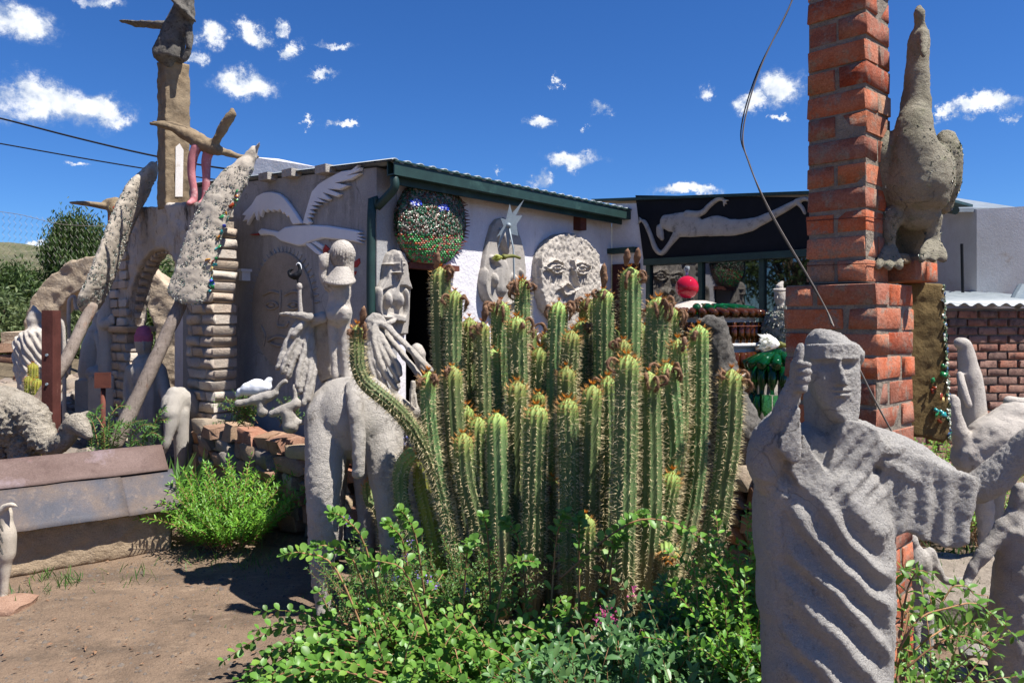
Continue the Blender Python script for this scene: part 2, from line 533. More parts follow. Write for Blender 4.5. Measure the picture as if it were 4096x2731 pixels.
def window_glass():
    n = NT('window_glass')
    n.set(lin('0c1013'), .02, None, .9)
    n.b.inputs['IOR'].default_value = 1.9
    MAT['window_glass'] = n.m
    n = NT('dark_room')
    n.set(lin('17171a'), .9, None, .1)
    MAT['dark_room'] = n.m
    n = NT('cable_black')
    n.set(lin('1a1a1c'), .6, None, .3)
    MAT['cable_black'] = n.m
    n = NT('cable_grey')
    n.set(lin('77706a'), .6, None, .3)
    MAT['cable_grey'] = n.m


window_glass()


def chip_mat(name, cols, rough=.25):
    n = NT(name)
    a = n.n('ShaderNodeAttribute', attribute_name='tint')
    stops = [(i / len(cols), lin(c)) for i, c in enumerate(cols)]
    c = n.ramp(a.outputs['Fac'], stops, 'CONSTANT')
    MAT[name] = n.set(c, rough, n.bump(n.noise(120, 3), .2, .003), .5)


chip_mat('chips_face', ['24492f', '5b3220', '1f4a30', '6f695e', '2f5a3e', '4a3024', '24402e', '3c3a32', '7f7a70'])
chip_mat('chips_bright', ['2f8a3a', '3a9a45', '2a7a36', '8f4a26', 'a3552c', '84431f'])
chip_mat('chips_pale', ['b9b4a8', 'cdc8bc', 'a9a598', '8f9486', 'b5b8b0', '7a8a7c', '8f958c', 'c3c6c0', '6c8272', 'a8a89c', '7c8488', '8a9a94'])
chip_mat('chips_moss', ['4a5f3e', '77805e', '355a3c', 'a3a692', '4c5a4a', '2a5a46', 'c2c4b8', '3f5578', '6a6a4c'])
chip_mat('chips_blue', ['2b3fae', 'b9bccb', '3a50c8', '22339a', '9aa4d4', 'd2d4da'])
chip_mat('chips_colour', ['2a7a46', 'a8641e', '2b3fae', '8a3a1e', 'c8b070', '2a8a8a', 'b07a20'])
chip_mat('bottle_tints', ['7a3a10', '5a2a0c'])

# ------------------------------------------------------------------ mesh helpers
def basis(d, up=V((0, 0, 1))):
    d = V(d).normalized()
    if abs(d.dot(up)) > .97:
        up = V((0, 1, 0))
    a = d.cross(up).normalized()
    b = a.cross(d).normalized()
    return a, b, d


class MB:
    """collects closed shapes in world coordinates"""

    def __init__(s):
        s.v, s.f = [], []

    def add(s, v, f):
        o = len(s.v)
        s.v += [tuple(x) for x in v]
        s.f += [tuple(i + o for i in q) for q in f]
        return s

    def box(s, c, size, ax=None, jit=0.0):
        ax = ax or (V((1, 0, 0)), V((0, 1, 0)), V((0, 0, 1)))
        c = V(c)
        vs = []
        for k in (-.5, .5):
            for j in (-.5, .5):
                for i in (-.5, .5):
                    p = c + ax[0] * size[0] * i + ax[1] * size[1] * j + ax[2] * size[2] * k
                    if jit:
                        p += V((random.uniform(-jit, jit), random.uniform(-jit, jit), random.uniform(-jit, jit)))
                    vs.append(p)
        return s.add(vs, [(0, 2, 3, 1), (4, 5, 7, 6), (0, 1, 5, 4), (1, 3, 7, 5), (3, 2, 6, 7), (2, 0, 4, 6)])

    def tube(s, path, rad, n=12, flat=None, up=V((0, 0, 1)), cap=True, fn=None):
        """loft round a path; rad scalars or (ra, rb) pairs; ends closed by rounded caps; fn(t, theta) scales the radius"""
        path = [V(p) for p in path]
        m = len(path)
        rad = list(rad) if hasattr(rad, '__len__') else [rad] * m
        vs, fs = [], []
        pa = None
        for i in range(m):
            d = (path[min(i + 1, m - 1)] - path[max(i - 1, 0)])
            if d.length < 1e-9:
                d = V((0, 0, 1))
            d.normalize()
            if pa is None:
                a, b, _ = basis(d, up)
            else:
                a = (pa - d * pa.dot(d))
                a.normalize()
                b = a.cross(d).normalized() * -1
                b = d.cross(a).normalized() * -1
                b = a.cross(d).normalized()
            pa = a
            r = rad[i]
            ra, rb = (r, r) if not hasattr(r, '__len__') else r
            for j in range(n):
                th = 2 * math.pi * j / n
                k = fn(i / (m - 1), th) if fn else 1.0
                vs.append(path[i] + a * (ra * k * math.cos(th)) + b * (rb * k * math.sin(th)))
        for i in range(m - 1):
            for j in range(n):
                fs.append((i * n + j, i * n + (j + 1) % n, (i + 1) * n + (j + 1) % n, (i + 1) * n + j))
        if cap:
            vs += [path[0], path[-1]]
            k = m * n
            for j in range(n):
                fs.append((k, (j + 1) % n, j))
                fs.append((k + 1, (m - 1) * n + j, (m - 1) * n + (j + 1) % n))
        return s.add(vs, fs)

    def limb(s, path, rad, n=12, sub=4, **k):
        """smooth tapered limb with round ends"""
        path = [V(p) for p in path]
        rad = [r if hasattr(r, '__len__') else (r, r) for r in (rad if hasattr(rad, '__len__') else [rad] * len(path))]
        P, R = spline(path, rad, sub)
        r0, r1 = R[0], R[-1]
        d0 = (P[0] - P[1]).normalized()
        d1 = (P[-1] - P[-2]).normalized()
        m0, m1 = (r0[0] + r0[1]) / 2, (r1[0] + r1[1]) / 2
        pre = [(P[0] + d0 * m0 * f, (r0[0] * g, r0[1] * g)) for f, g in ((.98, .2), (.8, .6), (.45, .89))]
        post = [(P[-1] + d1 * m1 * f, (r1[0] * g, r1[1] * g)) for f, g in ((.45, .89), (.8, .6), (.98, .2))]
        P = [p for p, _ in pre] + P + [p for p, _ in post]
        R = [r for _, r in pre] + R + [r for _, r in post]
        return s.tube(P, R, n, **k)

    def ell(s, c, r, ax=None, n=16, m=10):
        c = V(c)
        ax = ax or (V((1, 0, 0)), V((0, 1, 0)), V((0, 0, 1)))
        if not hasattr(r, '__len__'):
            r = (r, r, r)
        vs = [c - ax[2] * r[2]]
        for i in range(1, m):
            ph = -math.pi / 2 + math.pi * i / m
            for j in range(n):
                th = 2 * math.pi * j / n
                vs.append(c + ax[0] * (r[0] * math.cos(ph) * math.cos(th)) + ax[1] * (r[1] * math.cos(ph) * math.sin(th)) + ax[2] * (r[2] * math.sin(ph)))
        vs.append(c + ax[2] * r[2])
        fs = []
        for j in range(n):
            fs.append((0, 1 + (j + 1) % n, 1 + j))
            k = 1 + (m - 2) * n
            fs.append((len(vs) - 1, k + j, k + (j + 1) % n))
        for i in range(m - 2):
            for j in range(n):
                a = 1 + i * n
                fs.append((a + j, a + (j + 1) % n, a + n + (j + 1) % n, a + n + j))
        return s.add(vs, fs)

    def lathe(s, c, prof, n=20, ax=None, cap=True):
        """prof: (radius, height) pairs from the bottom up"""
        ax = ax or (V((1, 0, 0)), V((0, 1, 0)), V((0, 0, 1)))
        c = V(c)
        vs, fs = [], []
        for (r, h) in prof:
            for j in range(n):
                th = 2 * math.pi * j / n
                vs.append(c + ax[0] * (r * math.cos(th)) + ax[1] * (r * math.sin(th)) + ax[2] * h)
        m = len(prof)
        for i in range(m - 1):
            for j in range(n):
                fs.append((i * n + j, i * n + (j + 1) % n, (i + 1) * n + (j + 1) % n, (i + 1) * n + j))
        if cap:
            fs.append(tuple(range(n))[::-1])
            fs.append(tuple((m - 1) * n + j for j in range(n)))
        return s.add(vs, fs)

    def prism(s, outline, off, inset=0.0):
        """closed polygon (3-D points) pushed along vector off; inset>0 rounds the front edge"""
        pts = [V(p) for p in outline]
        n = len(pts)
        off = V(off)
        if inset:
            nrm = off.normalized()
            ins = []
            for i in range(n):
                a, b, c = pts[i - 1], pts[i], pts[(i + 1) % n]
                t = ((b - a).normalized() + (c - b).normalized())
                if t.length < 1e-6:
                    t = c - a
                t.normalize()
                ins.append(b + nrm.cross(t) * inset)
            area = sum((pts[i].cross(pts[(i + 1) % n])).dot(nrm) for i in range(n))
            if area < 0:
                ins = [2 * b - q for b, q in zip(pts, ins)]
            vs = pts + [p + off * .6 for p in pts] + [p + off for p in ins]
            fs = [tuple(range(n))[::-1], tuple(2 * n + i for i in range(n))]
            for k in (0, 1):
                for i in range(n):
                    j = (i + 1) % n
                    fs.append((k * n + i, k * n + j, (k + 1) * n + j, (k + 1) * n + i))
        else:
            vs = pts + [p + off for p in pts]
            fs = [tuple(range(n))[::-1], tuple(n + i for i in range(n))]
            for i in range(n):
                j = (i + 1) % n
                fs.append((i, j, n + j, n + i))
        return s.add(vs, fs)


def spline(path, rad, sub):
    """Catmull-Rom resampling of points and radius pairs"""
    P, R = [], []
    n = len(path)
    for i in range(n - 1):
        p0, p1, p2, p3 = path[max(i - 1, 0)], path[i], path[i + 1], path[min(i + 2, n - 1)]
        for k in range(sub):
            t = k / sub
            P.append(0.5 * ((2 * p1) + (p2 - p0) * t + (2 * p0 - 5 * p1 + 4 * p2 - p3) * t * t + (3 * p1 - p0 - 3 * p2 + p3) * t ** 3))
            e = t * t * (3 - 2 * t)
            R.append((rad[i][0] * (1 - e) + rad[i + 1][0] * e, rad[i][1] * (1 - e) + rad[i + 1][1] * e))
    P.append(path[-1])
    R.append(rad[-1])
    return P, R


def curve(path, sub=6):
    P, _ = spline([V(p) for p in path], [(1, 1)] * len(path), sub)
    return P


def wloc(o):
    l = V((0, 0, 0))
    while o is not None:
        l = l + o.location
        o = o.parent
    return l


def tag(o, label=None, cat=None, group=None, kind=None):
    if label:
        o['label'] = label
    if cat:
        o['category'] = cat
    if group:
        o['group'] = group
    if kind:
        o['kind'] = kind
    return o


def root(name, label, cat, loc, group=None, kind=None):
    o = bpy.data.objects.new(name, None)
    o.empty_display_size = .1
    COL.objects.link(o)
    o.location = V(loc)
    return tag(o, label, cat, group, kind)


def setmesh(me, v, f, smooth):
    me.from_pydata([tuple(x) for x in v], [], f)
    if smooth:
        me.polygons.foreach_set('use_smooth', np.ones(len(me.polygons), bool))
    me.update()


def obj(name, mb, mat, parent=None, smooth=False, label=None, cat=None, group=None, kind=None, origin=None, mats=None):
    """link one mesh object; vertices are given in world coordinates"""
    me = bpy.data.meshes.new(name)
    off = wloc(parent) if parent is not None else (V(origin) if origin is not None else None)
    if off is None:
        a = np.array(mb.v, dtype=float)
        off = V((a[:, 0].mean(), a[:, 1].mean(), a[:, 2].min()))
    a = np.array([tuple(x) for x in mb.v], dtype=float) - np.array(off)
    setmesh(me, a.tolist(), mb.f, smooth)
    me.materials.append(MAT[mat] if isinstance(mat, str) else mat)
    o = bpy.data.objects.new(name, me)
    COL.objects.link(o)
    if parent is not None:
        o.parent = parent
    else:
        o.location = off
    return tag(o, label, cat, group, kind)


def smooth_by_angle(o, deg=40):
    me = o.data
    me.polygons.foreach_set('use_smooth', np.ones(len(me.polygons), bool))
    me.set_sharp_from_angle(angle=math.radians(deg))
    return o


def inst(name, me, parent, loc, ax=None, scale=(1, 1, 1), kind=None):
    """a piece that shares its mesh with its fellows; ax = three world axes"""
    o = bpy.data.objects.new(name, me)
    COL.objects.link(o)
    p = V(loc)
    if parent is not None:
        o.parent = parent
        p = p - wloc(parent)
    if ax is None:
        m = Matrix.Identity(3)
    else:
        m = Matrix((ax[0], ax[1], ax[2])).transposed()
    o.matrix_basis = Matrix.Translation(p) @ (m.to_4x4() @ Matrix.Diagonal((scale[0], scale[1], scale[2], 1)))
    if kind:
        o['kind'] = kind
    return o


PENDING = []


def sculpt(name, mb, mat, voxel, parent=None, smooth=6, post=None, label=None, cat=None, group=None, origin=None):
    """overlapping shapes fused into one continuous surface (baked at the end of the script)"""
    o = obj(name, mb, mat, parent, True, label, cat, group, origin=origin)
    r = o.modifiers.new('fuse', 'REMESH')
    r.mode = 'VOXEL'
    r.voxel_size = voxel
    if smooth:
        s = o.modifiers.new('soften', 'SMOOTH')
        s.factor = .5
        s.iterations = smooth
    PENDING.append((o, post, wloc(o)))
    return o


def fbm(P, scale, seed=0.0, octs=3):
    out = np.zeros(len(P))
    for i, p in enumerate(P):
        out[i] = mnoise.fractal(V(p) * scale + V((seed, seed * 1.7, -seed)), 1.0, 2.0, octs)
    return out


def bake_sculpts():
    deps = bpy.context.evaluated_depsgraph_get()
    deps.update()
    for o, post, off in PENDING:
        me = bpy.data.meshes.new_from_object(o.evaluated_get(deps))
        me.name = o.name
        n = len(me.vertices)
        if post and n:
            co = np.empty(n * 3)
            me.vertices.foreach_get('co', co)
            co = co.reshape(-1, 3)
            no = np.empty(n * 3)
            me.vertex_normals.foreach_get('vector', no)
            no = no.reshape(-1, 3)
            co = co + post(co + np.array(off), no)
            me.vertices.foreach_set('co', co.ravel())
        me.polygons.foreach_set('use_smooth', np.ones(len(me.polygons), bool))
        me.update()
        old = o.data
        o.modifiers.clear()
        o.data = me
        bpy.data.meshes.remove(old)


def rough(amp, scale=14, seed=1.0):
    return lambda P, N: N * (fbm(P, scale, seed) * amp)[:, None]


def block_mesh(name, seed, jit=.06, bev=.08, mat='brick_red', lump=0.0):
    """unit block with broken, rounded arrises (44 triangles)"""
    r = random.Random(seed)
    bm = bmesh.new()
    bmesh.ops.create_cube(bm, size=1.0)
    bmesh.ops.bevel(bm, geom=list(bm.edges), offset=bev, segments=1, affect='EDGES', profile=.5)
    for v in bm.verts:
        v.co += V((r.uniform(-jit, jit), r.uniform(-jit, jit), r.uniform(-jit, jit)))
    bmesh.ops.triangulate(bm, faces=[f for f in bm.faces if len(f.verts) > 4])
    me = bpy.data.meshes.new(name)
    bm.to_mesh(me)
    bm.free()
    me.materials.append(MAT[mat])
    me.polygons.foreach_set('use_smooth', np.ones(len(me.polygons), bool))
    me.set_sharp_from_angle(angle=math.radians(50))
    return me


def rock_mesh(name, seed, mat='rock', amp=.28, sub=2, flat=False):
    r = random.Random(seed)
    bm = bmesh.new()
    bmesh.ops.create_icosphere(bm, subdivisions=sub, radius=.5)
    off = V((r.uniform(-9, 9), r.uniform(-9, 9), r.uniform(-9, 9)))
    for v in bm.verts:
        d = v.co.normalized()
        k = max(abs(d.x), abs(d.y), abs(d.z))
        v.co = d * (.5 / (k ** .75)) * (1 + amp * mnoise.noise(d * 1.7 + off) + amp * .5 * mnoise.noise(d * 4 + off))
    me = bpy.data.meshes.new(name)
    bm.to_mesh(me)
    bm.free()
    me.materials.append(MAT[mat])
    if not flat:
        me.polygons.foreach_set('use_smooth', np.ones(len(me.polygons), bool))
        me.set_sharp_from_angle(angle=math.radians(38))
    return me


# ------------------------------------------------------------------ leaves
LEAF = {  # outline of half a leaf (along, across), folded on the midrib
    'round': [(0, 0), (.12, .10), (.4, .30), (.7, .36), (.92, .20), (1.0, 0)],
    'lance': [(0, 0), (.15, .07), (.4, .14), (.7, .10), (1.0, 0)],
    'oval': [(0, 0), (.2, .15), (.5, .22), (.8, .14), (1.0, 0)],
    'strap': [(0, 0), (.3, .035), (.7, .03), (1.0, 0)],
}


def leaf_template(shape, fold=.25, droop=.18):
    h = LEAF[shape]
    n = len(h)
    vs = [(a, 0, -droop * a * a) for a, _ in h]
    vs += [(a, w, fold * w - droop * a * a) for a, w in h[1:-1]]
    vs += [(a, -w, fold * w - droop * a * a) for a, w in h[1:-1]]
    fs = []
    L = list(range(n, n + n - 2))
    Rr = list(range(2 * n - 2, 3 * n - 4))
    for i in range(n - 1):
        for side, S in ((0, L), (1, Rr)):
            q = []
            a0 = i
            a1 = i + 1
            b0 = None if i == 0 else S[i - 1]
            b1 = None if i == n - 2 else S[i]
            q = [a0, a1] + ([b1] if b1 is not None else []) + ([b0] if b0 is not None else [])
            fs.append(tuple(q if side == 0 else q[::-1]))
    return np.array(vs, float), fs


TEMPL = {}


def leaves_mesh(name, shape, P, D, U, S, mat, tint=None, fold=.25, droop=.18):
    """one mesh of many leaves: P base points, D directions, U up vectors, S lengths"""
    key = (shape, fold, droop)
    if key not in TEMPL:
        TEMPL[key] = leaf_template(shape, fold, droop)
    tv, tf = TEMPL[key]
    P, D, U, S = map(lambda x: np.asarray(x, float), (P, D, U, S))
    D = D / np.linalg.norm(D, axis=1, keepdims=True)
    W = np.cross(U, D)
    W /= np.linalg.norm(W, axis=1, keepdims=True) + 1e-9
    U2 = np.cross(D, W)
    n, m = len(P), len(tv)
    X = P[:, None, :] + S[:, None, None] * (tv[None, :, 0, None] * D[:, None, :] + tv[None, :, 1, None] * W[:, None, :] + tv[None, :, 2, None] * U2[:, None, :])
    X = X.reshape(-1, 3)
    return fast_mesh(name, X, [[tuple(f)] for f in tf], n, m, mat, tint, tf)


def fast_mesh(name, X, _f, n, m, mat, tint, tf, smooth=True):
    """many copies of one small template (m vertices, faces tf) as one mesh, written with foreach_set"""
    sizes = np.array([len(f) for f in tf])
    loops = np.concatenate([np.array(f) for f in tf])
    allloops = (loops[None, :] + (np.arange(n) * m)[:, None]).ravel()
    allsizes = np.tile(sizes, n)
    me = bpy.data.meshes.new(name)
    me.vertices.add(len(X))
    me.vertices.foreach_set('co', np.ascontiguousarray(X, dtype=np.float32).ravel())
    me.loops.add(len(allloops))
    me.loops.foreach_set('vertex_index', allloops.astype(np.int32))
    me.polygons.add(len(allsizes))
    starts = np.concatenate([[0], np.cumsum(allsizes)[:-1]])
    me.polygons.foreach_set('loop_start', starts.astype(np.int32))
    if smooth:
        me.polygons.foreach_set('use_smooth', np.ones(len(allsizes), bool))
    me.update(calc_edges=True)
    if tint is not None:
        a = me.attributes.new('tint', 'FLOAT', 'POINT')
        a.data.foreach_set('value', np.repeat(np.asarray(tint, np.float32), m))
    me.materials.append(MAT[mat] if isinstance(mat, str) else mat)
    return me


def meshobj(name, me, parent=None, label=None, cat=None, group=None, kind=None, world=True):
    """link a mesh whose vertices are in world coordinates"""
    o = bpy.data.objects.new(name, me)
    COL.objects.link(o)
    if parent is not None:
        o.parent = parent
        o.location = -wloc(parent)
    return tag(o, label, cat, group, kind)


def unit(n):
    x = rng.normal(size=(n, 3))
    return x / np.linalg.norm(x, axis=1, keepdims=True)


def leaf_objects(parent, shape, P, D, U, S, mat, name='leaf', fold=.25, droop=.18):
    """the largest leaves as single objects that share three meshes"""
    key = ('obj', shape, mat)
    if key not in TEMPL:
        lst = []
        for k, (f, d) in enumerate(((fold, droop), (fold * 1.5, droop * 2), (fold * .6, -droop * .4))):
            tv, tf = leaf_template(shape, f, d)
            me = bpy.data.meshes.new(name)
            setmesh(me, tv, tf, True)
            a = me.attributes.new('tint', 'FLOAT', 'POINT')
            a.data.foreach_set('value', np.full(len(tv), .35 + .25 * k, np.float32))
            me.materials.append(MAT[mat])
            lst.append(me)
        TEMPL[key] = lst
    for i in range(len(P)):
        d = V(D[i]).normalized()
        w = V(U[i]).cross(d)
        if w.length < 1e-6:
            continue
        w.normalize()
        u = d.cross(w)
        s = float(S[i])
        inst(name, TEMPL[key][i % 3], parent, P[i], (d, w, u), (s, s, s))


def chips_on(name, mat, P, N, size, parent, kind='stuff', aspect=1.8, tintlo=0, tinthi=1, label=None, along=None, thick=.35, flat=.25):
    """mosaic chips: flat slivers set in the surface, one part"""
    P, N = np.asarray(P, float), np.asarray(N, float)
    n = len(P)
    tv = np.array([(-.5, -.5, 0), (.5, -.5, 0), (.5, .5, 0), (-.5, .5, 0), (-.4, -.4, 1), (.42, -.38, 1), (.36, .42, 1), (-.42, .36, 1)])
    tf = [(4, 5, 6, 7), (0, 1, 5, 4), (1, 2, 6, 5), (2, 3, 7, 6), (3, 0, 4, 7)]
    N = N + rng.normal(size=N.shape) * flat
    N /= np.linalg.norm(N, axis=1, keepdims=True)
    T = unit(n) if along is None else np.asarray(along, float) + rng.normal(size=(n, 3)) * .35
    A = np.cross(T, N)
    A /= np.linalg.norm(A, axis=1, keepdims=True) + 1e-9
    B = np.cross(N, A)
    S = size * rng.uniform(.6, 1.35, n)
    asp = rng.uniform(1, aspect, n)
    X = P[:, None] + (tv[None, :, 0, None] * A[:, None] * (S / asp ** .5)[:, None, None] + tv[None, :, 1, None] * B[:, None] * (S * asp ** .5)[:, None, None]
                      + (tv[None, :, 2, None] - .5) * N[:, None] * (S * thick)[:, None, None])
    me = fast_mesh(name, X.reshape(-1, 3), None, n, 8, mat, rng.uniform(tintlo, tinthi, n), tf, smooth=False)
    return meshobj(name, me, parent, kind=kind, label=label)


def strands(name, mat, P, D, L, W, parent, kind='stuff', attr=None, curl=0.0):
    """thin needles (two-sided triangles)"""
    P, D = np.asarray(P, float), np.asarray(D, float)
    n = len(P)
    D = D / (np.linalg.norm(D, axis=1, keepdims=True) + 1e-9)
    A = np.cross(D, unit(n))
    A /= np.linalg.norm(A, axis=1, keepdims=True) + 1e-9
    L = np.broadcast_to(L, n)
    W = np.broadcast_to(W, n)
    X = np.stack([P - A * (W / 2)[:, None], P + A * (W / 2)[:, None], P + D * L[:, None] + unit(n) * (L * curl)[:, None]], 1).reshape(-1, 3)
    me = fast_mesh(name, X, None, n, 3, mat, None, [(0, 1, 2)], smooth=False)
    if attr is not None:
        c = me.attributes.new('age', 'FLOAT_COLOR', 'POINT')
        v = np.repeat(np.asarray(attr, np.float32), 3)
        c.data.foreach_set('color', np.stack([v, v, v, np.ones_like(v)], 1).ravel())
    return meshobj(name, me, parent, kind=kind)


def sample_tris(mb_v, mb_f, n):
    """random points and normals on a triangle soup"""
    vs = np.array([tuple(x) for x in mb_v], float)
    tris = []
    for f in mb_f:
        for i in range(1, len(f) - 1):
            tris.append((f[0], f[i], f[i + 1]))
    t = vs[np.array(tris)]
    cr = np.cross(t[:, 1] - t[:, 0], t[:, 2] - t[:, 0])
    ar = np.linalg.norm(cr, axis=1)
    idx = rng.choice(len(t), n, p=ar / ar.sum())
    r1, r2 = np.sqrt(rng.random(n)), rng.random(n)
    p = (1 - r1)[:, None] * t[idx, 0] + (r1 * (1 - r2))[:, None] * t[idx, 1] + (r1 * r2)[:, None] * t[idx, 2]
    return p, cr[idx] / (ar[idx][:, None] + 1e-12)

# ================================================================== the setting
def ground():
    def axis(a, b, fine, far):
        xs = list(np.arange(a, b + 1e-6, fine))
        lo, hi, k = a, b, fine
        while hi < far:
            k *= 1.35
            hi += k
            lo -= k
            xs = [lo] + xs + [hi]
        return xs
    xs, ys = axis(-5.5, 4.5, .085, 420), axis(1.5, 8.5, .085, 420)
    v, f = [], []
    for y in ys:
        for x in xs:
            z = 0.0
            if -7 < x < 7 and 0 < y < 12:
                z = .03 * mnoise.fractal(V((x * .7, y * .7, 3)), 1, 2, 3) + .008 * mnoise.noise(V((x * 5, y * 5, 0)))
            v.append((x, y, z))
    n = len(xs)
    for j in range(len(ys) - 1):
        for i in range(n - 1):
            f.append((j * n + i, j * n + i + 1, (j + 1) * n + i + 1, (j + 1) * n + i))
    mb = MB()
    mb.v, mb.f = v, f
    obj('ground', mb, 'dirt', None, True, kind='structure', origin=(0, 0, 0))
    # far hills
    mb = MB()
    v, f = [], []
    xs = np.linspace(-420, 420, 120)
    ds = np.linspace(0, 1, 14)
    for d in ds:
        for x in xs:
            y = 170 + d * 210
            h = (7 + 38 * math.sin(d * math.pi * .5)) * (.75 + .4 * mnoise.fractal(V((x * .006, 1.3, 0)), 1, 2, 4)) * (1.0 if d > 0 else -.2)
            h *= .78 + .3 * math.cos(x * .009 + .6) + .45 * max(0, min(1, (-x - 60) / 160))
            v.append((x, y, h + 2.0 * mnoise.noise(V((x * .05, y * .05, 1)))))
    n = len(xs)
    for j in range(len(ds) - 1):
        for i in range(n - 1):
            f.append((j * n + i, j * n + i + 1, (j + 1) * n + i + 1, (j + 1) * n + i))
    mb.v, mb.f = v, f
    obj('hill', mb, 'hill_scrub', None, True, kind='structure', origin=(0, 170, 0))


ground()

# ------------------------------------------------------------------ house
C = V((-1.12, 6.2, 0))
e1, n1 = V((.653, .757, 0)), V((.757, -.653, 0))
e2, n2 = V((-.757, .653, 0)), V((-.653, -.757, 0))
UPZ = V((0, 0, 1))
HL = 3.52
D0 = C + e1 * HL


def W1(u, v, off=0.0):
    return onplane(u, v, C + n1 * off, n1)


def W2(u, v, off=0.0):
    return onplane(u, v, C + n2 * off, n2)


def W3(u, v, off=0.0):
    return onplane(u, v, D0 + n2 * off, n2)


def px(p, r):
    """pixel radius (2352-wide) at a point's depth in metres"""
    return r * p.y / 1722.6


def plimb(mb, W, pts, thick=.04, sub=5, n=10, nrm=None, sx=1.0):
    path = [W(p[0], p[1], thick * .3) for p in pts]
    rad = [(px(q, p[2]) * sx, thick) for q, p in zip(path, pts)]
    mb.limb(path, rad, n, sub, up=nrm)


ZA = (900, 600, 1.7422)      # crop with the goose wall
ZB = (1600, 600, 1.7422)     # crop with the front wall
ZC = (2300, 700, 1.568)      # crop with the black panel


def house():
    H = root('house', 'single-storey plastered house with green gutter, wall reliefs and corrugated roof', 'house', C)
    w0, w1 = W1(932, 700), W1(1036, 700)
    s0, s1 = (w0 - C).dot(e1), (w1 - C).dot(e1)
    dz = 2.08
    P = lambda s, z: C + e1 * s + UPZ * z
    fr = MB().prism([P(0, 0), P(s0, 0), P(s0, dz), P(s1, dz), P(s1, 0), P(HL, 0), P(HL, 2.83), P(0, 2.83)], -n1 * .24)
    obj('front_wall', fr, 'plaster_white', H, label='white plastered front wall')
    # side wall with the flying goose, top edge following the roof
    a, b = W2(868, 372), W2(560, 408)
    G = lambda t, z: C + e2 * t + UPZ * z
    off = n1 * .004 - e1 * .003
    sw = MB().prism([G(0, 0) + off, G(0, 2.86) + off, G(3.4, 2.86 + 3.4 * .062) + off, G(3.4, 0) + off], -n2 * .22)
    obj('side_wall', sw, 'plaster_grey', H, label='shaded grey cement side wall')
    bw = MB().prism([G(3.4, 0), G(3.4, 3.0), G(3.4, 3.0) + e1 * 3.4, G(3.4, 0) + e1 * 3.4], e2 * .2)
    obj('back_wall', bw, 'plaster_white', H)
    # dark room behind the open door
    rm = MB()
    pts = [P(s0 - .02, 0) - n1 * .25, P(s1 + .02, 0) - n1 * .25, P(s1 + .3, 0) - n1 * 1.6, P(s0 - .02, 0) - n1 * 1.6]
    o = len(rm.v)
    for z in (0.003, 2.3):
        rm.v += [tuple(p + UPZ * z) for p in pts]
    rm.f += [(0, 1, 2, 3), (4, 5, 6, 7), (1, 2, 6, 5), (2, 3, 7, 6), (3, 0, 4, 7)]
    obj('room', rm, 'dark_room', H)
    # wooden lintel above the door
    obj('lintel', MB().box(P((s0 + s1) / 2 + .01, dz - .012) + n1 * .02, (s1 - s0 + .06, .1, .05), (e1, n1, UPZ)), 'rust', H, label='narrow rusty door lintel')
    # wall of the wing with black panel and window, turned towards the garden
    Q = lambda t, z: D0 - e2 * t + UPZ * z
    tw = (W3(1484, 650) - D0).dot(-e2)
    zt = W3(1484, 597).z
    L3 = 3.1
    k0, k1 = 2.97, 2.74
    ww = MB().prism([Q(.003, 0), Q(.003, k0), Q(L3, k1), Q(L3, zt + .0), Q(tw, zt), Q(tw, .95), Q(L3, .95), Q(L3, 0)], -n2 * .2)
    obj('wing_wall', ww, 'plaster_white', H, label='white wall of the wing beside the window')
    # roofs
    cr = MB()
    nn = 26 * 6
    th = .012
    for lay in (0, 1):
        for (dd, zz_) in ((.27, 2.885), (-3.5, 2.885 + 3.65 * .062)):
            for i in range(nn + 1):
                s = -.06 + (HL + .10) * i / nn
                cr.v.append(tuple(C + e1 * s + n1 * dd + UPZ * (zz_ + .014 * math.sin(i * math.pi / 3) - lay * th)))
    m = nn + 1
    for i in range(nn):
        cr.f.append((i, i + 1, m + i + 1, m + i))
        cr.f.append((2 * m + i + 1, 2 * m + i, 3 * m + i, 3 * m + i + 1))
        cr.f.append((i + 1, i, 2 * m + i, 2 * m + i + 1))
    r = obj('roof', cr, 'corrugated', H, True, label='corrugated iron roof')
    rw = MB()
    ztop = lambda t: k0 + .03 - (k0 - k1) / L3 * t
    rw.prism([Q(-.25, ztop(-.25)) + n2 * .06, Q(L3 + .1, ztop(L3 + .1)) + n2 * .06, Q(L3 + .1, ztop(L3 + .1) + .2) - n2 * 3, Q(-.25, ztop(-.25) + .2) - n2 * 3], UPZ * .03)
    obj('wing_roof', rw, 'green_paint', H)
    # gutter: an open box channel with a lip, and the fascia board behind it
    def chan(s_a, s_b, z_a, z_b, base, ax, nr, name):
        prof = [(.02, 0), (.112, 0), (.112, .105), (.125, .105), (.125, .118), (.1, .118), (.1, .012), (.032, .012), (.032, .118), (.02, .118)]
        mb = MB()
        n = len(prof)
        for (s, z) in ((s_a, z_a), (s_b, z_b)):
            for (d, h) in prof:
                mb.v.append(tuple(base + ax * s + nr * d + UPZ * (z + h)))
        mb.f = [(i, (i + 1) % n, n + (i + 1) % n, n + i) for i in range(n)] + [tuple(range(n))[::-1], tuple(range(n, 2 * n))]
        return obj(name, mb, 'green_paint', H, label='dark green gutter under the eaves' if name == 'gutter' else None)
    chan(-.03, HL + .02, 2.765, 2.765, C + n1 * .15, e1, n1, 'gutter')
    obj('fascia', MB().box(C + e1 * (HL / 2 - .01) + n1 * .158 + UPZ * 2.785, (HL - .06, .02, .15), (e1, n1, UPZ)), 'green_paint', H)
    dp = MB()
    top = C - e1 * .0 + n1 * .22
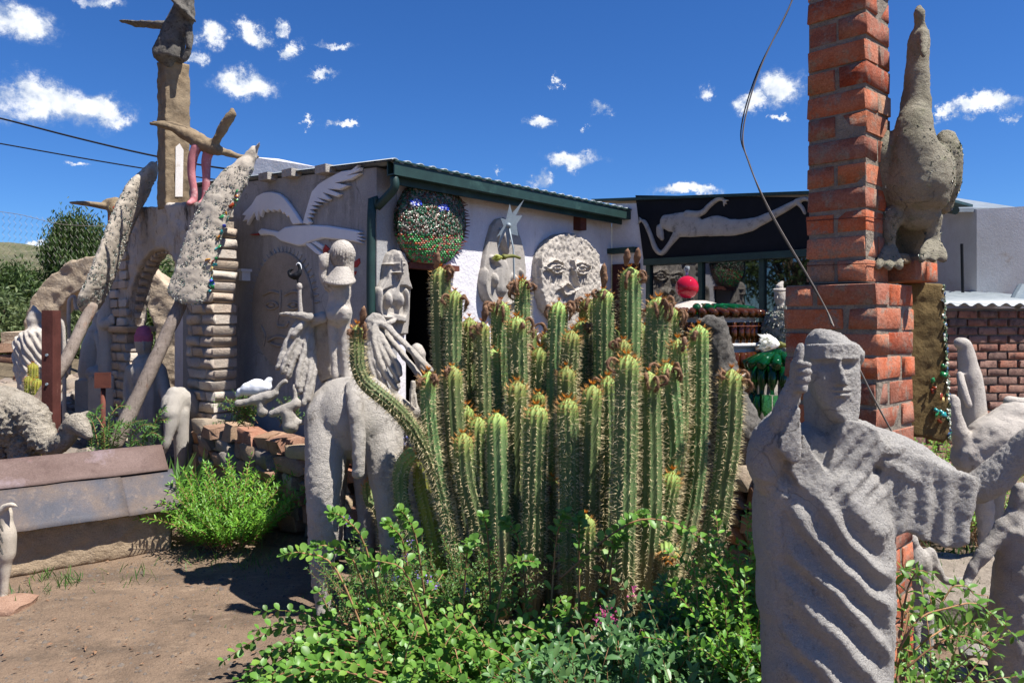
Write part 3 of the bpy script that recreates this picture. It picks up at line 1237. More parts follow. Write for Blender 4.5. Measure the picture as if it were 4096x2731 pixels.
    path = [top + UPZ * 2.75, top + UPZ * 2.66, C - e1 * .03 + n1 * .06 + UPZ * 2.53, C - e1 * .05 + n1 * .02 + n2 * .02 + UPZ * 2.42, C - e1 * .05 + n1 * .02 + n2 * .02 + UPZ * .3]
    dp.tube(curve(path, 4), .036, 12)
    d = obj('downpipe', dp, 'green_paint', H, True, label='green downpipe at the corner')
    for z in (1.6, .8):
        obj('bracket', MB().box(C - e1 * .05 + n2 * .02 + UPZ * z, (.1, .1, .03), (e1, n1, UPZ)), 'green_paint', d)
    # beam ends under the roof of the side wall
    for (u, v) in zz(ZA, [(465, 165), (700, 138), (300, 190)]):
        obj('beam_end', MB().box(W2(u, v, .05), (.11, .16, .07), (n2, e2, UPZ)), 'concrete', H)
    # white parapet seen above the side wall
    pp = MB().prism([at(575, 412, 8.3), at(575, 360, 8.3), at(640, 365, 8.2), at(735, 385, 8.0), at(735, 412, 8.0)], V((.1, .3, 0)))
    obj('parapet', pp, 'plaster_white', H, label='white parapet showing above the side wall')
    # black panel above the window
    bp = MB().prism([W3(1461, 449, .002), W3(1480, 601, .002), Q(L3 - .02, zt + .03) + n2 * .002, Q(L3 - .02, k1 - .03) + n2 * .002], n2 * .016)
    panel = obj('panel', bp, 'black_paint', H, label='black painted panel with a grey swimming figure')
    f = MB()
    S = lambda pts: zz(ZC, pts)
    Z = lambda pts, th=.03: plimb(f, lambda u, v, o: W3(u, v, .018 + o), [(p[0], p[1], p[2] / 2.73) for p in S(pts)], th, nrm=n2)
    Z([(560, 290, 44), (610, 300, 60), (680, 300, 70), (760, 320, 62)])                     # hair
    Z([(530, 330, 22), (535, 370, 26), (545, 395, 16)], .036)                                # face
    Z([(650, 350, 40), (760, 340, 50), (880, 320, 68), (980, 330, 55), (1090, 315, 46), (1170, 285, 34), (1290, 225, 26), (1390, 170, 20)])
    Z([(1390, 165, 18), (1440, 150, 16), (1475, 160, 12)])
    Z([(1395, 175, 14), (1425, 205, 12), (1440, 238, 9)])
    Z([(700, 245, 26), (790, 240, 20), (840, 195, 17), (890, 155, 16), (920, 150, 14)])        # raised arm
    for q in ((962, 160), (950, 180), (935, 192)):
        Z([(905, 152, 7), (930, 155, 6), (q[0], q[1], 4)], .02)
    Z([(640, 370, 30), (590, 440, 18), (545, 490, 18), (505, 460, 17), (475, 380, 15), (445, 310, 15), (430, 290, 13)])
    for q in ((405, 268), (400, 288), (398, 305)):
        Z([(440, 300, 7), (420, 285, 6), (q[0], q[1], 4)], .02)
    sculpt('figure_relief', f, 'relief_grey', .009, H, 3, label='grey relief of a swimming woman on the black panel')
    # window frame, mullions and panes
    zb = .95
    fw = lambda t: Q(t, (zt + zb) / 2) - n2 * .02
    win = obj('window', MB().box(Q((tw + L3) / 2, zt - .03) + n2 * .02, (L3 - tw, .09, .07), (e2, n2, UPZ)), 'green_paint', H, label='green framed window reflecting the front wall')
    ms = [tw + .03] + [(W3(u, 650) - D0).dot(-e2) for u in (1609, 1750, 1875)] + [L3 - .04]
    for t in ms:
        obj('mullion', MB().box(fw(t), (.05, .07, zt - zb - .07), (e2, n2, UPZ)), 'green_paint', win)
    obj('sill', MB().box(Q((tw + L3) / 2, zb + .012) + n2 * .03, (L3 - tw - .002, .13, .05), (e2, n2, UPZ)), 'green_paint', win)
    for i in range(len(ms) - 1):
        t = (ms[i] + ms[i + 1]) / 2
        obj('pane', MB().box(fw(t) - n2 * .01, (ms[i + 1] - ms[i] - .052, .006, zt - zb - .12), (e2, n2, UPZ)), 'window_glass', win)
    obj('curtain', MB().box(fw(ms[0] + .13) + n2 * .004, (.12, .008, .2), (e2, n2, UPZ)), 'rust_red', win, label='small red square behind the pane')
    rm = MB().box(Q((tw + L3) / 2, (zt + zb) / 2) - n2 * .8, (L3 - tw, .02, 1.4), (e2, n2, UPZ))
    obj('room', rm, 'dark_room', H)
    # porch lintel and maroon door in the corner
    obj('lintel', MB().box((W3(1372, 578) + W3(1478, 576)) / 2 + n2 * .05, (.5, .1, .06), (e2, n2, UPZ)), 'green_paint', H)
    md = obj('door', MB().box((W3(1440, 700) * 1.0) + n2 * .02, (.36, .04, .95), (e2, n2, UPZ)), 'maroon_paint', H, label='dark maroon door in the corner')
    obj('handle', MB().box(W3(1465, 690, .06), (.02, .05, .1), (e2, n2, UPZ)), 'steel', md)
    # wall lamp
    lp = MB().box(W1(1332, 508, .05), (.11, .1, .2), (e1, n1, UPZ))
    lamp = obj('wall_lamp', lp, 'rust', H, label='rusty box lamp high on the white wall')
    obj('lamp_hood', MB().box(W1(1332, 489, .06), (.15, .14, .03), (e1, n1, UPZ)), 'rust', lamp)
    # ------------- reliefs on the side wall
    def relief(name, pts, W, off, th, mat, lab=None, ins=.01, region=ZA, parent=H, nr=None):
        q = zz(region, pts) if region else pts
        base = [W(a[0], a[1], off) for a in q]
        return obj(name, MB().prism(base, nr * th, ins), mat, parent, label=lab)
    body = [(245, 570), (265, 548), (300, 555), (385, 570), (430, 540), (500, 528), (620, 524), (740, 530), (830, 545), (920, 560), (968, 574), (940, 588),
            (986, 603), (945, 608), (988, 628), (940, 628), (975, 652), (930, 645), (850, 632), (760, 625), (700, 618), (640, 635), (590, 650), (560, 668),
            (520, 670), (450, 650), (400, 635), (360, 603), (310, 592), (260, 598)]
    goose = relief('goose_relief', body, W2, .002, .03, 'relief_white', 'white relief of a goose in flight on the side wall', .012, nr=n2)
    lw = [(492, 522), (553, 512), (515, 450), (470, 385), (430, 335), (390, 305), (340, 293), (285, 298), (240, 322), (205, 380), (137, 455), (165, 460),
          (142, 500), (175, 490), (172, 525), (226, 440), (240, 492), (258, 428), (268, 470), (286, 422), (305, 440), (320, 418), (345, 436), (360, 420), (385, 435), (405, 416), (420, 448), (435, 440), (450, 470), (465, 462), (478, 500)]
    rw_ = [(562, 512), (575, 455), (600, 370), (625, 290), (670, 240), (740, 195), (830, 150), (900, 140), (950, 105), (940, 135), (965, 125), (960, 148), (868, 185),
           (965, 165), (900, 210), (790, 232), (880, 252), (820, 282), (740, 276), (825, 312), (800, 332), (705, 300), (750, 345), (735, 357), (665, 335), (720, 370), (640, 362),
           (685, 387), (625, 390), (660, 412), (614, 418), (640, 442), (604, 446), (625, 470), (596, 474), (615, 505), (596, 524)]
    relief('wing', lw, W2, .012, .034, 'relief_white', ins=.008, parent=goose, nr=n2)
    relief('wing', rw_, W2, .012, .034, 'relief_white', ins=.008, parent=goose, nr=n2)
    relief('leg', [(570, 655), (640, 720), (685, 742), (700, 733), (650, 690), (606, 650)], W2, .003, .02, 'relief_white', ins=.004, parent=goose, nr=n2)
    relief('leg', [(612, 645), (650, 672), (688, 697), (694, 668), (645, 636)], W2, .003, .02, 'relief_white', ins=.004, parent=goose, nr=n2)
    relief('beak', [(178, 590), (240, 581), (243, 594), (200, 594)], W2, .003, .02, 'rust_red', ins=.003, parent=goose, nr=n2)
    for pts in ([(690, 695), (705, 660), (735, 690), (715, 705), (728, 735), (690, 738)], [(882, 800), (905, 780), (940, 755), (945, 785), (925, 815), (890, 820)], [(895, 850), (920, 845), (910, 870), (898, 872)]):
        relief('webbed_foot', pts, W2, .003, .012, 'rust_red', ins=.003, parent=goose, nr=n2)
    # engraved sun face
    cen, rx_, ry_ = (412, 1110), 212, 400
    el = [(cen[0] + rx_ * math.cos(t), cen[1] + ry_ * math.sin(t)) for t in np.linspace(0, 2 * math.pi, 48, endpoint=False)]
    sf = relief('sun_face', el, W2, .002, .022, 'plaster_mural', 'brown sun face relief on the grey wall', .008, nr=n2)
    eng = MB()
    E = lambda pts, r=4, t_=.014: plimb(eng, lambda u, v, o: W2(u, v, .024 + o), [(a[0], a[1], r) for a in zz(ZA, pts)], t_, nrm=n2, n=6)
    for ex in (325, 478):
        E([(ex - 45, 1085), (ex - 20, 1062), (ex + 20, 1062), (ex + 45, 1085), (ex + 15, 1105), (ex - 20, 1105), (ex - 45, 1085)], 3)
        E([(ex - 60, 1010), (ex, 985), (ex + 55, 1000)], 3.5)
        E([(ex - 10, 1082), (ex + 10, 1082)], 6)
    E([(388, 985), (385, 1100), (365, 1215), (420, 1228), (440, 1205)], 3.5)
    E([(300, 1330), (360, 1300), (420, 1310), (470, 1335)], 4)
    E([(320, 1345), (380, 1365), (455, 1345)], 4)
    E([(255, 1230), (280, 1290), (270, 1360)], 3)
    obj('face_line', eng, 'plaster_mural', sf, True)
    rays = MB()
    for t in np.linspace(math.pi * 1.04, math.pi * 1.96, 26):
        a0 = (cen[0] + rx_ * 1.03 * math.cos(t), cen[1] + ry_ * 1.02 * math.sin(t))
        a1 = (cen[0] + rx_ * 1.16 * math.cos(t), cen[1] + ry_ * 1.08 * math.sin(t))
        plimb(rays, lambda u, v, o: W2(u, v, .004 + o), [(a[0], a[1], r) for a, r in zip(zz(ZA, [a0, a1]), (3.4, 1.5))], .01, nrm=n2, n=6, sub=2)
    obj('rays', rays, 'plaster_grey', sf, True, kind='stuff')
    # meter boxes on the side wall
    for (u, v) in ((560, 633), (557, 623)):
        pass
    mbx = obj('wall_light', MB().box(W2(562, 632, .05), (.09, .06, .11), (n2, e2, UPZ)), 'white_trim', H, label='small white lantern on the grey wall')
    obj('lantern_cap', MB().box(W2(562, 621, .06), (.12, .08, .025), (n2, e2, UPZ)), 'white_trim', mbx)
    # ------------- mosaic owl-like face over the door
    cx, cy, rx, ry = 987, 512, 82, 105
    mo = MB()
    rings = [(1.0, 0), (.97, .05), (.88, .10), (.6, .15), (.25, .17)]
    n = 40
    for (k, d) in rings:
        for j in range(n):
            t = 2 * math.pi * j / n
            u, v = cx + rx * k * math.cos(t), cy + ry * k * math.sin(t)
            v = min(v, 606 + (u - cx) * .02)
            v = max(v, 418 + (u - cx) * .17 + 14)
            mo.v.append(tuple(W1(u, v, d + .002)))
    mo.v.append(tuple(W1(cx, cy, .172)))
    for i in range(len(rings) - 1):
        for j in range(n):
            mo.f.append((i * n + j, i * n + (j + 1) % n, (i + 1) * n + (j + 1) % n, (i + 1) * n + j))
    for j in range(n):
        mo.f.append(((len(rings) - 1) * n + j, (len(rings) - 1) * n + (j + 1) % n, len(mo.v) - 1))
    face = obj('mosaic_face', mo, 'mortar_pale', H, True, label='glass mosaic face with blue eyes over the door')
    p, nn_ = sample_tris(mo.v, mo.f, 3400)
    nn_ = nn_ * np.sign((nn_ @ np.array(n1)))[:, None]
    vimg = np.array([735 - (q[2] - HC) / q[1] * 1722.6 for q in p])
    up = vimg < 540
    chips_on('mosaic_chips', 'chips_face', p[up], nn_[up], .023, face, aspect=2.6, thick=.5, along=np.tile((0, 0, 1.0), (up.sum(), 1)))
    # lower face: regular rows of green and rust-red chips bedded in pale grout
    rows_p, rows_t = [], []
    dep = lambda u, v: float(np.interp(math.hypot((u - cx) / rx, (v - cy) / ry), [.25, .6, .88, .97, 1.0], [.17, .15, .10, .05, .0]))
    vv = 541
    ri = 0
    while vv < 603:
        uu = cx - rx + (ri % 2) * 3
        while uu < cx + rx:
            if math.hypot((uu - cx) / rx, (vv - cy) / ry) < .985:
                rows_p.append(tuple(W1(uu + random.uniform(-1.2, 1.2), vv + (uu - cx) * .03 + random.uniform(-.8, .8), dep(uu, vv) + .006)))
                rows_t.append(random.uniform(0, .49) if (ri % 3 != 1) ^ (random.random() < .25) else random.uniform(.51, .99))
            uu += 6.4
        vv += 4.6
        ri += 1
    rows_p, rows_t = np.array(rows_p), np.array(rows_t)
    for lo, hi in ((0, .5), (.5, 1.0)):
        kk = (rows_t >= lo) & (rows_t < hi)
        chips_on('mosaic_chips', 'chips_bright', rows_p[kk], np.tile(tuple(n1), (kk.sum(), 1)), .0165, face, aspect=1.9, thick=.5, flat=.12, along=np.tile(tuple(UPZ.cross(n1)), (kk.sum(), 1)), tintlo=lo, tinthi=hi)
    for (u, v) in ((955, 466), (1017, 478)):
        q = np.array([tuple(W1(u + 13 * a * math.cos(b), v + 7 * a * math.sin(b), .165)) for a, b in zip(np.sqrt(rng.random(60)), rng.random(60) * 6.3)])
        chips_on('eye', 'chips_blue', q, np.tile(tuple(n1), (60, 1)), .02, face, tinthi=.45, thick=.5)
    q = np.array([tuple(W1(cx + rx * 1.02 * math.cos(t), cy + ry * .98 * math.sin(t), .03)) for t in np.linspace(-.6, .75, 26)])
    for pt in q:
        pass
    sp = MB()
    for t in np.linspace(-.55, .8, 18):
        a_ = W1(cx + rx * .99 * math.cos(t), cy + ry * .95 * math.sin(t), .03)
        sp.tube([a_, a_ + e1 * .05 + UPZ * random.uniform(-.02, .02) + n1 * .02], [.009, .002], 5)
    obj('shards', sp, 'rust', face, kind='stuff')
    # ------------- woman relief beside the door
    def slab(w, region, pts, th, off=-.01):
        w.prism([W1(a[0], a[1], off) for a in zz(region, pts)], n1 * (th - off), .006)
    w = MB()
    A = lambda pts, th=.05: plimb(w, W1, [(a[0], a[1], a[2] / 3.03) for a in zz(ZA, pts)], th, nrm=n1)
    slab(w, ZA, [(1032, 980), (1075, 900), (1090, 780), (1110, 720), (1165, 693), (1212, 715), (1232, 800), (1255, 900), (1264, 985), (1258, 1170), (1246, 1285), (1140, 1290), (1032, 1200)], .05)
    slab(w, ZA, [(1085, 900), (1098, 790), (1115, 728), (1168, 700), (1210, 725), (1228, 800), (1240, 900), (1262, 975), (1215, 950), (1130, 950), (1040, 985)], .085)   # hair
    A([(1170, 760, 38), (1171, 815, 44), (1174, 868, 18)], .115)                              # face
    A([(1172, 780, 5), (1176, 838, 9)], .135)                                                 # nose
    for x in (1150, 1192):
        A([(x - 8, 795, 4), (x + 8, 795, 4)], .117)                                            # eyes
    A([(1162, 856, 5), (1184, 856, 5)], .12)
    A([(1160, 900, 24), (1165, 960, 46), (1150, 1010, 80)], .075)
    for x in (1112, 1192):
        A([(x, 1042, 32), (x, 1056, 30)], .10)
    A([(1058, 1000, 20), (1052, 1100, 19), (1070, 1160, 18), (1150, 1162, 15), (1195, 1172, 13)], .08)
    A([(1238, 1000, 18), (1240, 1110, 18), (1220, 1158, 15), (1170, 1165, 13)], .085)
    for k in range(4):
        A([(1165, 1150 + k * 12, 6), (1205, 1162 + k * 11, 5)], .1)
        A([(1132, 1182 + k * 7, 5), (1102, 1194 + k * 8, 4)], .1)
    sculpt('woman_relief', w, 'relief_grey', .0075, H, 2, label='grey cement relief of a long-haired woman beside the door')
    # ------------- veiled grey figure relief
    w = MB()
    A = lambda pts, th=.05: plimb(w, W1, [(a[0], a[1], a[2] / 3.03) for a in zz(ZB, pts)], th, nrm=n1)
    slab(w, ZB, [(545, 880), (560, 760), (585, 640), (615, 530), (650, 485), (700, 472), (745, 490), (785, 540), (815, 620), (840, 720), (852, 850), (840, 960), (800, 1050), (750, 1180), (640, 1200), (590, 1100), (555, 1000)], .05)
    A([(690, 600, 36), (705, 660, 38), (712, 700, 18)], .1)
    A([(705, 610, 5), (710, 650, 9)], .13)
    A([(630, 760, 26), (690, 800, 70), (690, 870, 84), (690, 960, 70)], .075)
    for x in (640, 775):
        A([(x, 905, 28), (x, 912, 26)], .095)
    A([(575, 860, 22), (565, 940, 20), (580, 1020, 18), (620, 1070, 16)], .085)
    A([(825, 860, 18), (830, 940, 18), (800, 1030, 16), (740, 1070, 14)], .08)
    sculpt('veiled_relief', w, 'relief_grey', .008, H, 2, label='grey relief of a veiled figure on the white wall')
    # ------------- big pebbled stone face
    w = MB()
    A = lambda pts, th=.05: plimb(w, W1, [(a[0], a[1], a[2] / 3.03) for a in zz(ZB, pts)], th, nrm=n1)
    slab(w, ZB, [(915, 760), (940, 690), (985, 630), (1040, 595), (1100, 583), (1170, 595), (1240, 640), (1290, 690), (1325, 735), (1332, 850), (1330, 990), (1300, 1080), (1250, 1180), (1190, 1260), (1100, 1260), (1020, 1180), (950, 1100), (920, 980), (912, 860)], .13)
    B_ = lambda pts, th=.15: plimb(w, W1, [(a[0], a[1], a[2] / 3.03) for a in zz(ZB, pts)], th, nrm=n1, n=8)
    B_([(985, 790, 9), (1020, 770, 10), (1075, 790, 9)])
    B_([(1160, 800, 9), (1210, 785, 10), (1265, 815, 9)])
    for ex, ey in ((1035, 830), (1210, 838)):
        B_([(ex - 55, ey, 6), (ex, ey - 26, 7), (ex + 55, ey + 5, 6), (ex, ey + 30, 7), (ex - 55, ey, 6)], .15)
        B_([(ex - 10, ey, 15), (ex + 10, ey, 15)], .145)
    B_([(1150, 800, 10), (1162, 900, 12), (1180, 960, 16), (1150, 985, 14)], .17)
    B_([(1065, 960, 8), (1110, 930, 9), (1150, 985, 9), (1100, 1010, 9), (1065, 960, 8)], .15)
    st = sculpt('stone_face', w, 'concrete_pale', .012, H, 1, post=lambda P_, N_: N_ * (fbm(P_, 22, 3.0) * .012 - .012 * np.abs(fbm(P_, 34, 7.0)))[:, None], label='large pebbled stone face on the white wall')
    return H


HOUSE = house()

# ------------------------------------------------------------------ gateway arch on the left
A0 = V((-2.79, 7.0, 0))
BW = [block_mesh('brick', 100 + i, .05, .09, 'brick_white') for i in range(6)]
BR = [block_mesh('brick', 200 + i, .022, .03, 'brick_red') for i in range(8)]
BX = [block_mesh('brick', 300 + i, .03, .06, 'brick_mixed') for i in range(4)]
ST = [block_mesh('stone', 400 + i, .13, .12, 'stone') for i in range(10)]


def AP(t, s, z):
    return A0 + e2 * t + e1 * s + UPZ * z


def gateway():
    G = root('gateway', 'whitewashed brick gateway arch with a square column on top', 'gateway', A0)
    ax = (e2, e1, UPZ)
    # right pier: courses of rough whitewashed brick round a mortar core
    pitch = .1035
    for name, t0, t1, z1 in (('mortar', .03, .50, 2.54), ('mortar', 1.95, 2.31, 1.5)):
        obj(name, MB().box(AP((t0 + t1) / 2, .125, z1 / 2), (t1 - t0, .2, z1), ax), 'mortar_pale', G)
    r = random.Random(5)

    def lay(t0, t1, z0, z1, s0=0., s1=.25):
        i = 0
        z = z0
        while z + pitch * .8 < z1:
            h = pitch * r.uniform(.8, .9)
            cuts = [t0]
            k = .27 if i % 2 else .15
            x = t0 + k
            while x < t1 - .1:
                cuts.append(x)
                x += r.uniform(.22, .29)
            cuts.append(t1)
            for a, b in zip(cuts, cuts[1:]):
                o1 = r.uniform(-.018, .012)
                d = (s1 - s0) * r.uniform(.94, 1.06)
                inst('brick', r.choice(BW), G, AP((a + b) / 2, (s0 + s1) / 2 + o1, z + pitch * .5), (ax[0], ax[1], ax[2]), (b - a - r.uniform(.006, .016), d, h))
            z += pitch
            i += 1
    lay(0, .53, 0, 2.56)
    lay(1.93, 2.34, 0, 1.5)
    # arch body, plastered
    pts = [(.50, 1.53)]
    zc, R = 1.55, .70
    arc = []
    for k in range(0, 25):
        th = math.pi * k / 24
        arc.append((1.235 - R * math.cos(th), zc + R * 1.12 * math.sin(th)))
    out = [(.46, 1.3)] + [(.535, 1.3)] + arc + [(1.935, 1.50), (2.34, 1.50), (2.36, 2.2), (2.30, 2.7), (2.1, 2.86), (1.5, 2.8), (.9, 2.78), (.3, 2.74), (.06, 2.66), (.04, 2.57), (.46, 2.57)]
    body = MB().prism([AP(t, .02, z) for t, z in out], e1 * .21)
    sculpt('arch', body, 'plaster_old', .022, G, 2, post=rough(.025, 7, 2.0), label='stained plaster arch')
    for k in range(1, 24):
        th = math.pi * k / 24
        c_ = AP(1.235 - (R - .012) * math.cos(th), .125, zc + (R * 1.12 - .012) * math.sin(th))
        d = (e2 * -math.cos(th) + UPZ * math.sin(th)).normalized()
        inst('dentil', r.choice(BW), G, c_, (e1, d, e1.cross(d)), (.09, .05, .055))
    for i in range(11):     # bricks showing through on the left haunch
        for k in range(2):
            if r.random() < .8:
                inst('brick', r.choice(BW), G, AP(2.02 + k * .2 + r.uniform(-.03, .03), .02 + r.uniform(-.01, .01), 1.58 + i * pitch), ax, (.19, .07, .085))
    inst('capital', BW[0], G, AP(2.10, .12, 1.50), ax, (.56, .34, .07))
    # square column
    col = MB().box(AP(1.07, .13, 3.5), (.2, .26, 1.52), ax)
    sculpt('column', col, 'concrete_brown', .02, G, 1, post=rough(.014, 9, 4.0), label='square brown plaster column')
    obj('plaster_patch', MB().prism([onplane(u, v, AP(.965, 0, 0), -e1 * -1) if False else onplane(u, v, AP(.962, 0, 3), n1) for u, v in ((403, 338), (412, 330), (421, 345), (419, 452), (402, 452))], n1 * .006), 'plaster_right', G)
    return G


GATE = gateway()


# ------------------------------------------------------------------ stone retaining wall and planting bed
WALLPATH = [(470, 7.0), (540, 6.5), (620, 5.98), (700, 5.6), (830, 5.45), (1000, 5.25), (1200, 5.15), (1400, 5.05), (1600, 4.85), (1760, 4.55), (1930, 4.2)]


def stone_wall():
    pts = [gnd(u, y) for u, y in WALLPATH]
    P = curve(pts, 12)
    L = [0]
    for a, b in zip(P, P[1:]):
        L.append(L[-1] + (b - a).length)
    tot = L[-1]

    def pos(s):
        s = min(max(s, 0), tot - 1e-4)
        i = max(j for j in range(len(L)) if L[j] <= s)
        i = min(i, len(P) - 2)
        k = (s - L[i]) / (L[i + 1] - L[i])
        d = (P[i + 1] - P[i]).normalized()
        return P[i].lerp(P[i + 1], k), d
    W = root('stone_wall', 'low dry-stone retaining wall of brown and grey stones behind the camel', 'wall', P[0])
    core = MB()
    n = len(P)
    for off, z in ((.06, 0), (.06, .58), (.2, .58), (.2, 0)):
        for i in range(n):
            d = (P[min(i + 1, n - 1)] - P[max(i - 1, 0)]).normalized()
            nr = V((-d.y, d.x, 0))
            core.v.append(tuple(P[i] + nr * off + UPZ * z))
    for k in range(3):
        for i in range(n - 1):
            core.f.append((k * n + i, k * n + i + 1, (k + 1) * n + i + 1, (k + 1) * n + i))
    obj('earth_core', core, 'soil_dark', W)
    r = random.Random(11)
    z = 0.0
    row = 0
    while z < .62:
        h = r.uniform(.085, .13)
        s = -r.uniform(0, .2)
        while s < tot:
            w = r.uniform(.14, .40)
            c, d = pos(s + w / 2)
            nr = V((-d.y, d.x, 0))
            hh = h * r.uniform(.8, 1.35)
            tilt = r.uniform(-.1, .1)
            d2 = (d + UPZ * tilt).normalized()
            u2 = nr.cross(d2) * -1
            inst('stone', r.choice(ST), W, c + nr * (.02 + r.uniform(-.035, .04)) + UPZ * (z + hh / 2 + r.uniform(-.01, .01)), (d2, nr, d2.cross(nr)), (w * r.uniform(.9, .99), r.uniform(.16, .26), hh * .96))
            s += w
        z += h
        row += 1
    # planting bed behind the wall
    mb = MB()
    back = [C + n2 * .01 + e2 * 2.4, C + n2 * .01, C + n1 * .01, D0 + n1 * .0, D0 - e2 * 2.9 + n2 * .01]
    m = 60
    for i in range(m + 1):
        a, d = pos(tot * i / m)
        a = a + V((-d.y, d.x, 0)) * .12
        k = i / m * (len(back) - 1)
        j = min(int(k), len(back) - 2)
        b = back[j].lerp(back[j + 1], k - j)
        for q in range(11):
            t = q / 10
            p = a.lerp(b, t)
            mb.v.append((p.x, p.y, .55 + .05 * mnoise.fractal(V((p.x * 2, p.y * 2, 0)), 1, 2, 3) - .1 * t))
    for i in range(m):
        for q in range(10):
            mb.f.append((i * 11 + q, (i + 1) * 11 + q, (i + 1) * 11 + q + 1, i * 11 + q + 1))
    obj('planting_bed', mb, 'soil_dark', None, True, kind='structure', origin=(0, 5.5, .5))
    return W


STONEWALL = stone_wall()


# ------------------------------------------------------------------ brick pier on the right
PL, PR = V((-.686, .727, 0)), V((.727, .686, 0))


def pier():
    c_low = V(((3510 - 2048) / 3000 * 2.58, 2.58, 0))
    c_up = V(((3466 - 2048) / 3000 * 2.66, 2.66, 0))
    R = root('brick_pier', 'tall red brick pier with a thicker base behind the pointing statue', 'pier', c_low)
    ax = (PL, PR, UPZ)
    r = random.Random(3)
    pitch = .0875
    ztop = 1.735

    def lay(c0, rects, z, k):
        for (a0, a1, b0, b1) in rects:
            j = .004
            p = c0 + PL * ((a0 + a1) / 2 + r.uniform(-j, j)) + PR * ((b0 + b1) / 2 + r.uniform(-j, j)) + UPZ * (z + r.uniform(-.003, .003))
            rot = r.uniform(-.02, .02)
            A = (PL + PR * rot).normalized()
            B = (PR - PL * rot).normalized()
            inst('brick', r.choice(BR), R, p, (A, B, UPZ), (a1 - a0, b1 - b0, pitch - .0125 + r.uniform(-.003, .002)))
    i = 0
    z = ztop - pitch * 20
    while z < ztop - .01:
        A = [(0, .215, 0, .10), (.232, .335, 0, .215), (.117, .335, .237, .345), (0, .10, .117, .345)]
        B = [(0, .10, 0, .215), (.117, .335, 0, .10), (.232, .335, .117, .345), (0, .215, .237, .345)]
        lay(c_low, A if i % 2 else B, z + pitch / 2, i)
        z += pitch
        i += 1
    o = c_low + PL * .1675 + PR * .1725
    obj('mortar', MB().box(o + UPZ * (ztop / 2 - .004), (.325, .335, ztop - .004), ax), 'mortar', R)
    z = ztop
    i = 0
    while z < 3.3:
        A = [(0, .215, 0, .102), (0, .215, .113, .215)]
        B = [(0, .102, 0, .215), (.113, .215, 0, .215)]
        lay(c_up, A if i % 2 else B, z + pitch / 2, i)
        z += pitch
        i += 1
    o = c_up + PL * .1075 + PR * .1075
    obj('mortar', MB().box(o + UPZ * ((ztop + 3.3) / 2), (.207, .207, 3.3 - ztop), ax), 'mortar', R)
    for zz_, sag in ((1.80, .004), (1.965, .006)):
        w_ = MB()
        q = [c_up - PL * .004 - PR * .004, c_up + PL * .219 - PR * .004, c_up + PL * .219 + PR * .219, c_up - PL * .004 + PR * .219, c_up - PL * .004 - PR * .004]
        w_.tube([p_ + UPZ * (zz_ + sag * (k % 2)) for k, p_ in enumerate(q)], .0016, 5, cap=False)
        obj('tie_wire', w_, 'rust', R)
    # cement fillet between the two thicknesses, projecting ledge bricks on the right
    for k, (b, zz_) in enumerate(((.40, 1.785), (.52, 1.785))):
        p = c_up + PL * .02 + PR * (b - .10) + UPZ * (zz_)
        inst('ledge_brick', BR[k], R, p, (PL, PR, UPZ), (.2, .125, .075))
    sculpt('cement_bed', MB().box(c_up + PL * .02 + PR * .34 + UPZ * 1.825, (.18, .36, .035), ax), 'concrete_brown', .012, R, 2, post=rough(.012, 18, 1.0))
    return R


PIER = pier()


